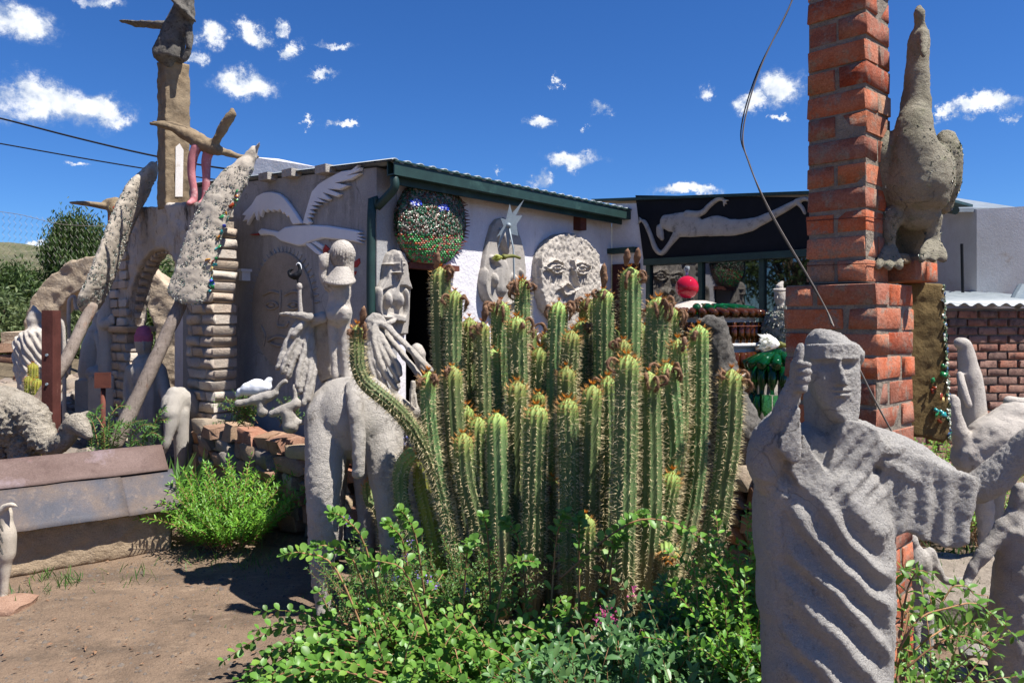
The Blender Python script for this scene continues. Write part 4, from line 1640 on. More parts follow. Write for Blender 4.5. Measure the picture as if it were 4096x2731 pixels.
# ------------------------------------------------------------------ buildings on the far right
def right_side():
    S = root('brick_outbuilding', 'low brick outbuilding with corrugated roof edge behind the seated camel', 'outbuilding', gnd(2260, 7.6))
    y = 7.6
    d = V((1, .12, 0)).normalized()
    nr = V((d.y, -d.x, 0))
    o = at(2080, 900, y)
    o = V((o.x, o.y, 0))
    r = random.Random(9)
    pitch = .085
    Lw = 2.0
    obj('mortar', MB().box(o + d * (Lw / 2) + nr * -.1 + UPZ * .86, (Lw, .18, 1.72), (d, nr, UPZ)), 'mortar', S)
    z = pitch / 2
    i = 0
    while z < 1.72:
        s = -(.11 if i % 2 else 0)
        while s < Lw - .2:
            inst('brick', r.choice(BX), S, o + d * (s + .11) + nr * (-.03 + r.uniform(-.004, .004)) + UPZ * z, (d, nr, UPZ), (.205, .1, pitch - .014))
            s += .225
        z += pitch
        i += 1
    rf = MB()
    nn = 90
    for lay in (0, 1):
        for (dd, zq) in ((.12, 1.76), (-1.6, 1.95)):
            for k in range(nn + 1):
                rf.v.append(tuple(o + d * (-.1 + (Lw + .3) * k / nn) + nr * dd + UPZ * (zq + .018 * math.sin(k * math.pi / 3) - lay * .01)))
    m = nn + 1
    for k in range(nn):
        rf.f += [(k, k + 1, m + k + 1, m + k), (2 * m + k + 1, 2 * m + k, 3 * m + k, 3 * m + k + 1), (k + 1, k, 2 * m + k, 2 * m + k + 1)]
    obj('roof', rf, 'corrugated', S, True)
    # white cottage beyond
    K = root('white_cottage', 'white plastered cottage wall rising behind the brick outbuilding', 'cottage', gnd(2260, 9.6))
    a, b, c = at(2000, 700, 11.5), at(2242, 700, 9.3), at(2440, 700, 9.0)
    a.z = b.z = c.z = 0
    t1, t2 = at(2000, 440, 11.5).z, at(2242, 481, 9.3).z
    obj('wall', MB().prism([a, b, b + UPZ * t2, a + UPZ * t1], V((.1, .25, 0))), 'plaster_right', K)
    obj('wall', MB().prism([b + V((.004, -.003, 0)), c, c + UPZ * (t2 + .02), b + V((.004, -.003, 0)) + UPZ * (t2 - .0)], V((.0, .25, 0))), 'plaster_right', K, label='stained white gable of the cottage')
    dd = (b - a).normalized()
    q = V((dd.y, -dd.x, 0))
    obj('eaves', MB().prism([a + UPZ * (t1 - .03) + q * .25, b + UPZ * (t2 - .03) + q * .25 - dd * .04, b + UPZ * (t2 - .02) - q * .6, a + UPZ * (t1 - .02) - q * .6], UPZ * .05), 'corrugated', K)
    obj('gutter', MB().tube([a + UPZ * (t1 - .02) + q * .27, b + UPZ * (t2 - .02) + q * .27], .05, 8), 'green_paint', K)
    obj('pipe', MB().tube([at(2209, 560, 9.2), at(2212, 700, 9.2)], .018, 8), 'cable_black', K)
    obj('flue', MB().tube([at(2352, 660, 8.4), at(2330, 700, 8.35)], .07, 10), 'steel', K)


right_side()


# ------------------------------------------------------------------ far arch on the left
def far_arch():
    y = 10.6
    F = root('far_arch', 'round rough-plastered garden arch beyond the gateway', 'arch', gnd(235, y))
    cx, cy, Ro, Ri = 238, 772, 187, 118
    out = []
    for k in range(33):
        t = math.pi * (1 - k / 32)
        out.append((cx + Ro * math.cos(t), cy - Ro * math.sin(t)))
    inn = []
    for k in range(33):
        t = math.pi * (k / 32)
        inn.append((cx + Ri * math.cos(t), cy - Ri * math.sin(t)))
    foot = 1000
    poly = out + [(cx + Ro, foot), (cx + Ri, foot)] + inn + [(cx - Ri, foot), (cx - Ro, foot)]
    body = MB().prism([at(u, v, y) for u, v in poly], V((0, .34, 0)))
    sculpt('arch', body, 'plaster_far', .03, F, 2, post=rough(.03, 6, 9.0), label='rough plaster arch band')
    obj('shoulder', MB().box(at(70, 768, y) + V((-.06, .1, -.05)), (.52, .5, .16), jit=.02), 'plaster_far', F)
    r = random.Random(21)
    for i in range(7):
        for k in range(2):
            inst('stone', r.choice(ST), F, at(28 + k * 55 + r.uniform(-8, 8), 800 + i * 24, y - .18), None, (.34, .2, .13))


far_arch()

# ================================================================== things in the left half
def A3(pts):
    return [at(p[0], p[1], p[2]) for p in pts]


def ylimb(mb, pts, depth=None, n=12, sub=5, up=V((0, 1, 0)), fn=None):
    """limb given as (u, v, depth Y, radius in photo px [, thickness in m])"""
    P = [at(p[0], p[1], p[2]) for p in pts]
    R = []
    for q, p in zip(P, pts):
        r = px(q, p[3])
        R.append((r, p[4] if len(p) > 4 else r))
    mb.limb(P, R, n, sub, up=up, fn=fn)


def column_figure():
    m = MB()
    y = 7.66
    ylimb(m, [(386, 140, y, 14, .08), (386, 134, y, 36, .15), (391, 112, y, 33, .14), (402, 70, y, 26, .12), (412, 35, y, 20, .1), (418, 15, y, 15, .08)])
    ylimb(m, [(415, 30, y, 16), (420, 10, y, 15), (424, -12, y, 14)])
    ylimb(m, [(398, 62, y, 10, .08), (370, 58, y + .05, 8, .07), (320, 56, y + .1, 6, .08), (278, 50, y + .15, 2, .05)])        # one arm held out like a wing
    ylimb(m, [(428, 50, y, 12), (436, 90, y - .05, 9), (432, 120, y - .05, 7), (424, 136, y - .05, 7)])
    ylimb(m, [(395, -2, y - .16, 4, .05), (420, 22, y - .1, 8, .14), (444, 45, y - .06, 5, .06)])                                # hat brim
    ylimb(m, [(440, 45, y, 6, .05), (438, 20, y, 9, .06), (436, -8, y, 8, .05)])
    sculpt('cloaked_statue', m, 'concrete_dark', .016, None, 2, post=rough(.012, 12, 2.2), label='cloaked concrete figure with one arm out on top of the column', cat='statue')


column_figure()


def pink_legged_bird():
    R = root('pink_legged_bird', 'grey concrete bird with raised wing and pink legs on the arch', 'bird statue', at(460, 465, 7.35))
    y = 7.35
    m = MB()
    ylimb(m, [(346, 284, y - .1, 4), (385, 290, y - .05, 8), (425, 308, y, 13), (460, 328, y, 18), (485, 338, y, 19), (500, 345, y, 14)])
    ylimb(m, [(352, 280, y + .1, 3), (400, 288, y + .1, 7), (440, 302, y + .08, 8), (470, 322, y + .04, 10)])
    ylimb(m, [(488, 335, y - .02, 9), (503, 312, y - .05, 10), (518, 285, y - .08, 11), (532, 265, y - .1, 11), (534, 254, y - .1, 6)])
    ylimb(m, [(495, 342, y, 10), (525, 352, y + .05, 8), (560, 362, y + .08, 6), (592, 360, y + .1, 3)])
    for k in range(8):
        ylimb(m, [(500 + k * 4, 318 - k * 7, y - .06, 3), (492 + k * 4, 313 - k * 7, y - .1, 2)], n=6, sub=2)
    sculpt('body', m, 'concrete_brown', .012, R, 2, post=rough(.008, 14, 5.0))
    for pts in ([(452, 338, y - .02, 12), (443, 362, y - .02, 11), (440, 400, y - .02, 9), (446, 440, y - .02, 8), (444, 462, y - .02, 9)],
                [(482, 342, y + .02, 13), (474, 368, y + .02, 11), (474, 410, y + .02, 9), (472, 445, y + .02, 8), (470, 462, y + .02, 9)]):
        m = MB()
        ylimb(m, pts)
        ylimb(m, [(pts[-1][0], 462, pts[-1][2], 8), (pts[-1][0] - 10, 467, pts[-1][2] - .1, 6)])
        sculpt('leg', m, 'pink_paint', .01, R, 2)


pink_legged_bird()


def mosaic_bird(pts, edge, label, beak, cat='bird statue'):
    """long-tailed bird leaning on the gate, tail encrusted with glass"""
    base = at(pts[0][0], pts[0][1], pts[0][2])
    R = root('mosaic_bird', label, cat, base)
    m = MB()
    ylimb(m, pts, n=20)
    sculpt('body', m, 'bone', .014, R, 2, post=rough(.008, 16, 3.0))
    m2 = MB()
    ylimb(m2, beak, n=8)
    obj('beak', m2, 'concrete', R, True)
    p, nn = sample_tris(m.v, m.f, 6000)
    c = np.array([sum(q[0] for q in m.v) / len(m.v), sum(q[1] for q in m.v) / len(m.v), 0])
    t = (p[:, 2] < at(0, 370, base.y).z)
    p, nn = p[t], nn[t]
    k = rng.random(len(p)) < .62
    chips_on('glass_chips', 'chips_pale', p[k] + nn[k] * .003, nn[k], .0125, R, thick=.4, flat=.35)
    if edge:
        q = np.array([tuple(at(u, v, y)) for u, v, y in edge])
        idx = rng.integers(0, len(q) - 1, 46)
        k = rng.random((46, 1))
        q = q[idx] * (1 - k) + q[idx + 1] * k + rng.normal(size=(46, 3)) * .015
        chips_on('coloured_glass', 'chips_colour', q, np.tile((-.6, -.7, .2), (46, 1)), .034, R, aspect=2.2, thick=.25, flat=.6)
    return R


mosaic_bird([(430, 672, 6.62, 47, .035), (438, 650, 6.64, 46, .045), (452, 600, 6.68, 42, .06), (474, 530, 6.74, 38, .07), (505, 460, 6.8, 36, .09), (535, 415, 6.86, 32, .1), (560, 385, 6.9, 22, .09), (574, 362, 6.92, 14, .06), (583, 345, 6.92, 10, .05)],
            [(480, 690, 6.6), (490, 600, 6.66), (512, 510, 6.74), (545, 440, 6.8)], 'long-tailed concrete bird crusted with pale glass leaning on the gateway', [(584, 346, 6.92, 7), (592, 336, 6.9, 4), (596, 328, 6.88, 1)])
mosaic_bird([(208, 690, 7.55, 15, .22), (232, 640, 7.6, 15, .22), (258, 570, 7.7, 15, .22), (285, 500, 7.8, 18, .2), (315, 440, 7.9, 20, .18), (340, 405, 7.95, 15, .12), (352, 385, 8.0, 10, .08)],
            [(192, 690, 7.5), (222, 625, 7.55), (250, 560, 7.6), (262, 500, 7.7), (270, 470, 7.75)], 'mosaic bird seen edge-on with coloured glass along its tail', [(352, 385, 8.0, 6), (360, 372, 8.0, 2)])


def perched_bird():
    m = MB()
    y = 8.3
    ylimb(m, [(262, 470, y, 16), (268, 485, y, 20), (272, 500, y, 16), (280, 520, y, 10)])
    ylimb(m, [(165, 466, y - .1, 3, .04), (200, 468, y - .08, 6, .05), (240, 474, y - .02, 8, .06), (262, 478, y, 8)])
    ylimb(m, [(236, 462, y, 2), (250, 464, y, 9), (266, 464, y, 12)])
    sculpt('perched_bird', m, 'concrete_brown', .014, None, 2, label='small concrete bird with outstretched wing behind the mosaic tail', cat='bird statue')


perched_bird()


def pole(pts, label):
    m = MB()
    P = curve([at(*p[:3]) for p in pts], 8)
    P = [q + V((random.uniform(-.006, .006), random.uniform(-.006, .006), 0)) for q in P]
    r0, r1 = pts[0][3], pts[-1][3]
    n = len(P)
    m.tube(P, [px(P[i], r0 + (r1 - r0) * i / (n - 1)) * random.uniform(.95, 1.05) for i in range(n)], 12)
    obj('wooden_pole', m, 'wood', None, True, label=label, cat='pole')


pole([(418, 690, 6.72, 14), (345, 850, 6.5, 15), (262, 1030, 6.28, 17)], 'weathered round pole propping the glass-crusted bird')
pole([(212, 700, 7.5, 13), (150, 830, 7.2, 14), (78, 935, 6.95, 14), (40, 1010, 6.85, 14)], 'grey pole leaning behind the red timber post')


def shed():
    S = root('low_shed', 'low plastered shed with rusty metal sheet roof in the dirt yard', 'shed', gnd(200, 4.9))
    # axes along the length and across
    L = V((.79, .61, 0)).normalized()
    Nn = V((L.y, -L.x, 0))
    c1 = gnd(396, 5.22)                    # right front corner on the ground
    length, depth, hw, hr = 2.6, .78, .345, .65
    f = lambda s, d, z: c1 - L * s - Nn * d + UPZ * z
    g = MB()
    n = 40
    v, fs = [], []
    # front wall, gable end and rear as one solid with uneven foot
    prof = [(0, 0), (0, hw), (depth / 2, hr - .05), (depth, hw), (depth, 0)]
    for k in (0, 1):
        for (d, z) in prof:
            v.append(f(length * k, d, z))
    g.add(v, [(0, 1, 2, 3, 4), (9, 8, 7, 6, 5), (0, 5, 6, 1), (1, 6, 7, 2), (2, 7, 8, 3), (3, 8, 9, 4), (4, 9, 5, 0)])
    sculpt('wall', g, 'shed_plaster', .022, S, 2, post=lambda P, N: N * (fbm(P, 4, 2.0) * .018 + fbm(P, 16, 4.0) * .006)[:, None] * np.clip((P[:, 2:3]) / .1, .3, 1))
    # roof sheets: two rows, lapped
    ov = .07
    d_e, z_e = -ov - .015, hw - .045
    d_r, z_r = depth / 2, hr
    slope = V((0, 0, 0))

    def rp(s, t, lift=0.0):
        d = d_e + (d_r - d_e) * t
        z = z_e + (z_r - z_e) * t
        nr = (Nn * (z_r - z_e) + UPZ * (d_r - d_e)).normalized()
        wob = .006 * mnoise.noise(V((s * 3, t * 3, 0)))
        return f(s, d, z) + nr * (lift + wob)

    def sheet(name, s0, s1, t0, t1, mat, lift, k0=.0, lab=None):
        mb = MB()
        nx, ny = 14, 6
        for lay in (0, 1):
            for j in range(ny + 1):
                for i in range(nx + 1):
                    s = s0 + (s1 - s0) * i / nx
                    t = t0 + (t1 - t0) * j / ny
                    if j == 0:
                        t += .02 * mnoise.noise(V((s * 6, s0, 2)))
                    mb.v.append(tuple(rp(s, t, lift - lay * .005 + (.006 * mnoise.noise(V((s * 9, 5, 0))) if j == 0 else 0))))
        m = (nx + 1) * (ny + 1)
        for j in range(ny):
            for i in range(nx):
                a = j * (nx + 1) + i
                mb.f.append((a, a + 1, a + nx + 2, a + nx + 1))
                mb.f.append((m + a + 1, m + a, m + a + nx + 1, m + a + nx + 2))
        for i in range(nx):
            mb.f.append((i + 1, i, m + i, m + i + 1))
            a = ny * (nx + 1) + i
            mb.f.append((a, a + 1, m + a + 1, m + a))
        for j in range(ny):
            a = j * (nx + 1)
            mb.f.append((a, a + nx + 1, m + a + nx + 1, m + a))
            b = a + nx
            mb.f.append((b + nx + 1, b, m + b, m + b + nx + 1))
        obj(name, mb, mat, S, True, label=lab)
    sheet('roof_sheet', -.05, .30, 0, .64, 'roof_slate', .004)
    sheet('roof_sheet', .292, 1.42, -.01, .64, 'roof_slate', .011, lab='blue-grey roof sheet')
    sheet('roof_sheet', 1.41, 2.0, .0, .66, 'roof_rust', .017)
    sheet('roof_sheet', 1.99, 2.7, .0, .66, 'roof_rust', .010)
    sheet('ridge_sheet', -.02, 1.75, .60, 1.04, 'roof_rust', .024, lab='rusty folded ridge sheet')
    sheet('ridge_sheet', 1.74, 2.7, .60, 1.04, 'roof_rust', .018)
    bk = MB()
    bk.prism([f(-.04, d_r + .01, z_r + .01), f(2.7, d_r + .01, z_r + .01), f(2.7, depth + .05, hw - .03), f(-.04, depth + .05, hw - .03)], UPZ * .006)
    obj('roof_sheet', bk, 'roof_rust', S)


shed()


def woolly_camel():
    m = MB()
    y = 6.0
    ylimb(m, [(-130, 985, y + .2, 66), (-60, 965, y + .1, 74), (0, 955, y, 70), (30, 965, y, 56)], n=18)
    ylimb(m, [(-20, 925, y, 30), (20, 920, y, 30), (50, 935, y, 26)], n=14)
    ylimb(m, [(40, 940, y - .02, 42), (70, 950, y - .06, 34), (90, 990, y - .1, 28), (115, 1018, y - .14, 24), (142, 1014, y - .18, 22), (160, 996, y - .2, 20)], n=14)
    ylimb(m, [(160, 984, y - .2, 20), (176, 972, y - .22, 25), (190, 985, y - .25, 19), (203, 1000, y - .26, 10)], n=16)     # head
    ylimb(m, [(158, 960, y - .16, 6), (152, 950, y - .14, 4)], n=8)
    ylimb(m, [(188, 952, y - .2, 6), (200, 946, y - .2, 4)], n=8)
    for (u, v0) in ((-10, 1020), (52, 1000)):
        ylimb(m, [(u, v0, y, 34), (u + 5, 1080, y, 24), (u + 5, 1150, y, 20), (u + 2, 1180, y, 22)], n=12)
    sculpt('woolly_camel', m, 'wool', .012, None, 2, post=lambda P, N: N * (np.abs(fbm(P, 24, 3.0)) * .045 * np.clip((-3.42 - P[:, 0]) * 9, .06, 1) * np.clip(.95 - N[:, 2], .12, 1))[:, None], label='concrete camel with rough wool lowering its head behind the shed', cat='camel statue')


woolly_camel()


def timber_post():
    a = gnd(118, 6.5)
    w = px(V((0, 6.5, 0)), 12.5)
    m = MB().box(a + UPZ * (at(118, 713, 6.5).z / 2), (w * 2, .12, at(118, 713, 6.5).z))
    o = obj('timber_post', m, 'post_red', None, label='red-brown square timber post between shepherd and gateway', cat='post')
    for z in (1.3, 1.05, .85, .62):
        b = MB().tube([a + V((.0, -.061, z)), a + V((0, -.07, z))], .012, 8)
        obj('bolt', b, 'steel', o)


timber_post()


def shepherd():
    R = root('shepherd_statue', 'robed grey shepherd statue in pointed hood holding crooks', 'statue', gnd(85, 8.4))
    y = 8.4
    m = MB()
    fold = lambda t, th: 1 + .06 * math.sin(th * 9 + t * 5)
    ylimb(m, [(92, 1062, y, 46), (90, 1000, y, 42), (88, 930, y, 40), (86, 860, y, 38), (86, 800, y, 40), (84, 768, y, 34), (82, 752, y, 16)], n=48, fn=fold)
    ylimb(m, [(80, 755, y, 13), (80, 735, y, 17), (80, 722, y, 14), (78, 708, y, 6), (76, 702, y, 2)], n=14)
    ylimb(m, [(46, 785, y, 14), (44, 830, y - .05, 13), (50, 870, y - .1, 12), (62, 900, y - .15, 9)])
    ylimb(m, [(120, 790, y, 15), (140, 860, y - .1, 13), (152, 830, y - .2, 11), (158, 800, y - .22, 8), (158, 788, y - .22, 9)])
    sculpt('robed_figure', m, 'concrete_pale', .013, R, 1, post=lambda P, N: N * (.012 * np.sin((P[:, 0] * 1.2 + P[:, 2] * .75) * 75) * (np.abs(P[:, 2] - 1.25) < .22))[:, None])
    for pts in ([(158, 860, y - .2), (158, 800, y - .22), (158, 705, y - .22), (162, 686, y - .22), (171, 682, y - .22), (173, 700, y - .22), (176, 712, y - .22)],
                [(147, 1000, y - .3), (148, 900, y - .3), (146, 760, y - .3), (139, 735, y - .28), (131, 738, y - .28), (130, 760, y - .28)]):
        c_ = MB()
        c_.tube(curve(A3(pts), 6), .02, 8)
        obj('crook', c_, 'concrete_pale', R, True)


shepherd()


def kneeling_group():
    for (u, lab, y, k) in ((216, 'pale kneeling statue group behind the leaning pole', 8.9, 0), (246, 'headless pale torso statue against the gateway pier', 8.6, 1)):
        m = MB()
        if k == 0:
            ylimb(m, [(210, 855, y, 28), (215, 800, y, 26), (222, 765, y, 20), (228, 745, y, 14)])
            ylimb(m, [(225, 745, y, 12), (226, 730, y, 14), (228, 715, y, 9)])
            ylimb(m, [(228, 770, y - .1, 11), (236, 810, y - .15, 12), (232, 845, y - .15, 12)])
            ylimb(m, [(236, 860, y - .2, 18), (215, 858, y - .2, 18)])
            m.box(at(222, 870, y) + V((0, 0, -.35)), (.34, .34, .7))
        else:
            ylimb(m, [(247, 850, y, 20), (247, 780, y, 18), (246, 740, y, 22), (247, 700, y, 17), (248, 660, y, 13)])
            ylimb(m, [(240, 745, y - .1, 13), (252, 742, y - .1, 13)])
            ylimb(m, [(250, 745, y - .1, 7), (258, 725, y - .12, 6), (262, 742, y - .14, 4)])
            m.box(at(247, 870, y) + V((0, 0, -.35)), (.3, .3, .8))
        sculpt('kneeling_statue' if k == 0 else 'torso_statue', m, 'concrete_pale', .014, None, 2, label=lab, cat='statue')


kneeling_group()


def capped_figure():
    R = root('capped_statue', 'shadowed robed statue with a pink cap under the gateway', 'statue', gnd(335, 7.75))
    y = 7.75
    m = MB()
    fold = lambda t, th: 1 + .05 * math.sin(th * 10)
    ylimb(m, [(336, 1085, y, 40), (338, 1000, y, 38), (338, 900, y, 36), (336, 850, y, 38), (333, 828, y, 26), (331, 812, y, 11)], n=40, fn=fold)
    ylimb(m, [(331, 815, y, 12), (330, 800, y, 17), (330, 785, y, 20), (330, 772, y, 19)], n=16)
    ylimb(m, [(330, 790, y - .1, 3), (331, 804, y - .12, 4)], n=8)
    ylimb(m, [(302, 850, y, 14), (296, 900, y - .05, 13), (300, 940, y - .1, 12)])
    ylimb(m, [(368, 850, y, 14), (378, 890, y - .05, 13), (385, 930, y - .1, 12), (384, 955, y - .1, 7)])
    sculpt('robed_figure', m, 'concrete', .012, R, 2)
    c_ = MB()
    ylimb(c_, [(330, 783, y, 20), (330, 772, y, 20), (330, 764, y, 17)], n=18)
    obj('cap', c_, 'pink_cap', R, True, label='faded pink painted cap')


capped_figure()


def gateway_animal():
    m = MB()
    y = 6.95
    ylimb(m, [(440, 935, y + .3, 30), (415, 920, y + .2, 32), (400, 925, y + .1, 28), (392, 950, y, 22)], n=14)
    ylimb(m, [(400, 905, y + .1, 18), (395, 960, y, 18), (385, 1010, y - .05, 10), (376, 1040, y - .05, 6)])
    ylimb(m, [(412, 950, y + .1, 22), (416, 1010, y + .1, 17), (415, 1080, y + .1, 13), (416, 1120, y + .1, 14)])
    ylimb(m, [(430, 950, y + .3, 22), (428, 1010, y + .3, 17), (428, 1110, y + .3, 13)])
    sculpt('shaded_animal', m, 'concrete', .014, None, 3, label='smooth grey animal statue in shade beside the gateway pier', cat='animal statue')


gateway_animal()


def sign():
    R = root('garden_sign', 'small rusty square sign on a red stake near the gateway', 'sign', gnd(238, 7.3))
    obj('board', MB().box(at(236, 873, 7.3), (.145, .02, .15), (V((1, .2, 0)).normalized(), V((-.2, 1, 0)).normalized(), UPZ)), 'rust', R)
    obj('stake', MB().tube([gnd(237, 7.33), at(237, 885, 7.33)], .022, 10), 'rust', R, True)


sign()


def heron():
    R = root('stork_statue', 'long-beaked grey bird statue on a stone at the picture edge', 'bird statue', gnd(8, 4.25))
    y = 4.25
    m = MB()
    ylimb(m, [(8, 1372, y, 9), (10, 1340, y, 9), (12, 1300, y, 13), (14, 1270, y, 20), (16, 1230, y, 20), (14, 1195, y, 14), (15, 1180, y, 13), (12, 1168, y, 12)], n=14)
    ylimb(m, [(5, 1172, y - .02, 9), (15, 1162, y - .03, 7), (28, 1159, y - .04, 6), (40, 1163, y - .05, 2)], n=10)
    ylimb(m, [(2, 1230, y, 20), (4, 1270, y, 16), (0, 1310, y, 10)])
    ylimb(m, [(8, 1380, y - .03, 8), (22, 1385, y - .06, 5)])
    sculpt('body', m, 'bone', .008, R, 2)
    st = MB()
    for k in range(9):
        ylimb(st, [(-6 + k % 3 * 4, 1190 + k * 9, y - .07, 3), (-2 + k % 3 * 4, 1200 + k * 9, y - .075, 2)], n=6, sub=2)
    obj('feather', st, 'concrete_dark', R, kind='stuff')
    p = MB()
    inst('plinth', rock_mesh('plinth', 77, 'rock', .15), R, gnd(16, 4.2, .0), None, (.28, .26, .09))
    

heron()

RK = [rock_mesh('rock', 500 + i, 'rock') for i in range(6)]
RS = [rock_mesh('rock', 520 + i, 'stone') for i in range(6)]


def rocks_left():
    r = random.Random(31)
    G = 'rocks in the yard beyond the shed'
    R = root('rockery', 'mound of grey and reddish rocks behind the red post', 'rockery', gnd(150, 8.6))
    # banked rocks below the far arch and left of the gateway
    for i in range(150):
        u = r.uniform(-20, 300)
        y = r.uniform(7.6, 9.9)
        z = max(0, (y - 7.6) * .36) + r.uniform(-.05, .05)
        if abs(u - 85) < 45 and y < 8.5:
            continue
        s = r.uniform(.12, .34)
        inst('rock', r.choice(RK + RS[:2]), R, gnd(u, y, z), (V((math.cos(i), math.sin(i), 0)), V((-math.sin(i), math.cos(i), 0)), UPZ), (s * 1.2, s, s * .75))
    mb = MB()
    m, n = 16, 10
    for j in range(n + 1):
        for i in range(m + 1):
            u, y = -60 + 400 * i / m, 7.4 + 3 * j / n
            p = gnd(u, y)
            mb.v.append((p.x, p.y, max(-.02, (y - 7.5) * .36) * (1 if 0 < i < m else .2) + .05 * mnoise.noise(V((p.x * 2, p.y * 2, 0)))))
    for j in range(n):
        for i in range(m):
            a = j * (m + 1) + i
            mb.f.append((a, a + 1, a + m + 2, a + m + 1))
    obj('earth', mb, 'soil_dark', R, True)
    R2 = root('rock_bed', 'reddish stones lying under the gateway statue', 'stones', gnd(410, 7.7))
    for i in range(46):
        u, y = r.uniform(255, 425), r.uniform(6.6, 8.6)
        s = r.uniform(.08, .2)
        inst('stone', r.choice(RS), R2, gnd(u, y, s * .25), (V((math.cos(i), math.sin(i), 0)), V((-math.sin(i), math.cos(i), 0)), UPZ), (s * 1.3, s, s * .7))
    R3 = root('flat_stones', 'small flat pale stones at the foot of the bright green bush', 'stones', gnd(450, 6.3))
    for i in range(26):
        u, y = r.uniform(398, 480), r.uniform(5.9, 6.8)
        s = r.uniform(.05, .15)
        inst('stone', r.choice(RK), R3, gnd(u, y, s * .12), (V((math.cos(i), math.sin(i), 0)), V((-math.sin(i), math.cos(i), 0)), UPZ), (s * 1.3, s, s * .4))


rocks_left()


def small_bits():
    """loose pebbles over the yard, too many to count"""
    n = 2600
    y = rng.uniform(2.9, 6.3, n) ** 1.0
    u = rng.uniform(-30, 780, n)
    x = (u - 1176) / 1722.6 * y
    s = rng.gamma(1.3, .003, n) + .0025
    tv = np.array([(-.5, -.4, 0), (.5, -.5, 0), (.4, .5, 0), (-.5, .4, 0), (-.1, 0, .55), (.2, .1, .5)])
    tf = [(0, 1, 5, 4), (1, 2, 5), (2, 3, 4, 5), (3, 0, 4)]
    a = rng.random(n) * 6.28
    X = np.zeros((n, 6, 3))
    for k in range(6):
        X[:, k, 0] = x + s * (tv[k, 0] * np.cos(a) - tv[k, 1] * np.sin(a)) * 1.4
        X[:, k, 1] = y + s * (tv[k, 0] * np.sin(a) + tv[k, 1] * np.cos(a)) * 1.4
        X[:, k, 2] = s * tv[k, 2] * 1.2
    for i in range(n):
        X[i, :, 2] += .03 * mnoise.fractal(V((x[i] * .7, y[i] * .7, 3)), 1, 2, 3) + .008 * mnoise.noise(V((x[i] * 5, y[i] * 5, 0)))
    me = fast_mesh('gravel', X.reshape(-1, 3), None, n, 6, 'pebble', rng.random(n), tf, False)
    meshobj('gravel', me, None, 'loose grit and small pebbles on the dirt yard', 'gravel', kind='stuff')


small_bits()


def litter():
    n = 260
    y = rng.uniform(2.9, 5.4, n)
    u = rng.uniform(-20, 800, n)
    P = np.stack([(u - 1176) / 1722.6 * y, y, np.full(n, .012)], 1)
    D = np.stack([rng.normal(0, 1, n), rng.normal(0, 1, n), rng.uniform(-.05, .2, n)], 1)
    U = np.stack([rng.normal(0, .3, n), rng.normal(0, .3, n), np.ones(n)], 1)
    meshobj('leaf_litter', leaves_mesh('leaf_litter', 'oval', P, D, U, rng.uniform(.012, .035, n), 'dry_flower', rng.random(n), .5, .3), None, 'dry fallen leaves scattered over the dirt yard', 'leaf litter', kind='stuff')


litter()


def cables():
    for (pts, r, lab, m) in (
        ([(-60, 262, 9.), (0, 272, 9.0), (180, 318, 9.0), (348, 357, 9.0), (520, 388, 9.0), (640, 392, 8.4)], .012, 'upper black overhead wire left of the column', 'cable_black'),
        ([(-60, 320, 9.3), (0, 330, 9.3), (180, 362, 9.3), (348, 390, 9.3), (520, 416, 9.3), (620, 420, 8.4)], .009, 'lower thin overhead wire left of the column', 'cable_black'),
        ([(1835, -60, 2.55), (1818, 5, 2.55), (1745, 160, 2.55), (1707, 300, 2.55), (1722, 380, 2.55), (1772, 490, 2.55), (1862, 645, 2.55), (1900, 715, 2.55), (1915, 750, 2.5)], .0026, 'loose twisted cable hanging beside the brick pier', 'cable_grey'),
        ([(1832, -60, 2.56), (1812, 20, 2.56), (1738, 170, 2.56), (1702, 300, 2.56), (1720, 372, 2.56), (1766, 486, 2.56), (1856, 640, 2.56), (1895, 705, 2.56), (1910, 745, 2.5)], .0024, 'thin black cable beside the twisted one', 'cable_black'),
        ([(1975, 850, 2.45), (2010, 920, 2.48), (2045, 985, 2.52), (2060, 1010, 2.54)], .003, 'dark cord running down behind the statue', 'cable_grey')):
        o = MB()
        o.tube(curve(A3(pts), 8), r, 6)
        obj('cable', o, m, None, True, label=lab, cat='cable')


cables()


def wire_fence():
    """chicken wire seen against the sky on the far left"""
    F = root('wire_fence', 'sagging wire netting against the sky at far left', 'fence', gnd(60, 9.8))
    y = 9.8
    r = .0022
    for k in range(24):
        m = MB()
        u0 = -60 + k * 13
        P = []
        for j in range(15):
            v = 480 + j * 8 + (u0 + 60) * .12
            P.append(at(u0 + (6 if (j // 1) % 2 else 0), v, y))
        m.tube(P, r, 3, cap=False)
        obj('wire', m, 'cable_grey', F)
    m = MB()
    m.tube(curve(A3([(-60, 480, y), (40, 492, y), (140, 515, y), (250, 520, y)]), 6), .003, 4)
    obj('wire', m, 'cable_grey', F)
    for u in (-50, 252):
        obj('post', MB().tube([gnd(u, y), at(u, 478, y)], .025, 8), 'rust', F)


wire_fence()

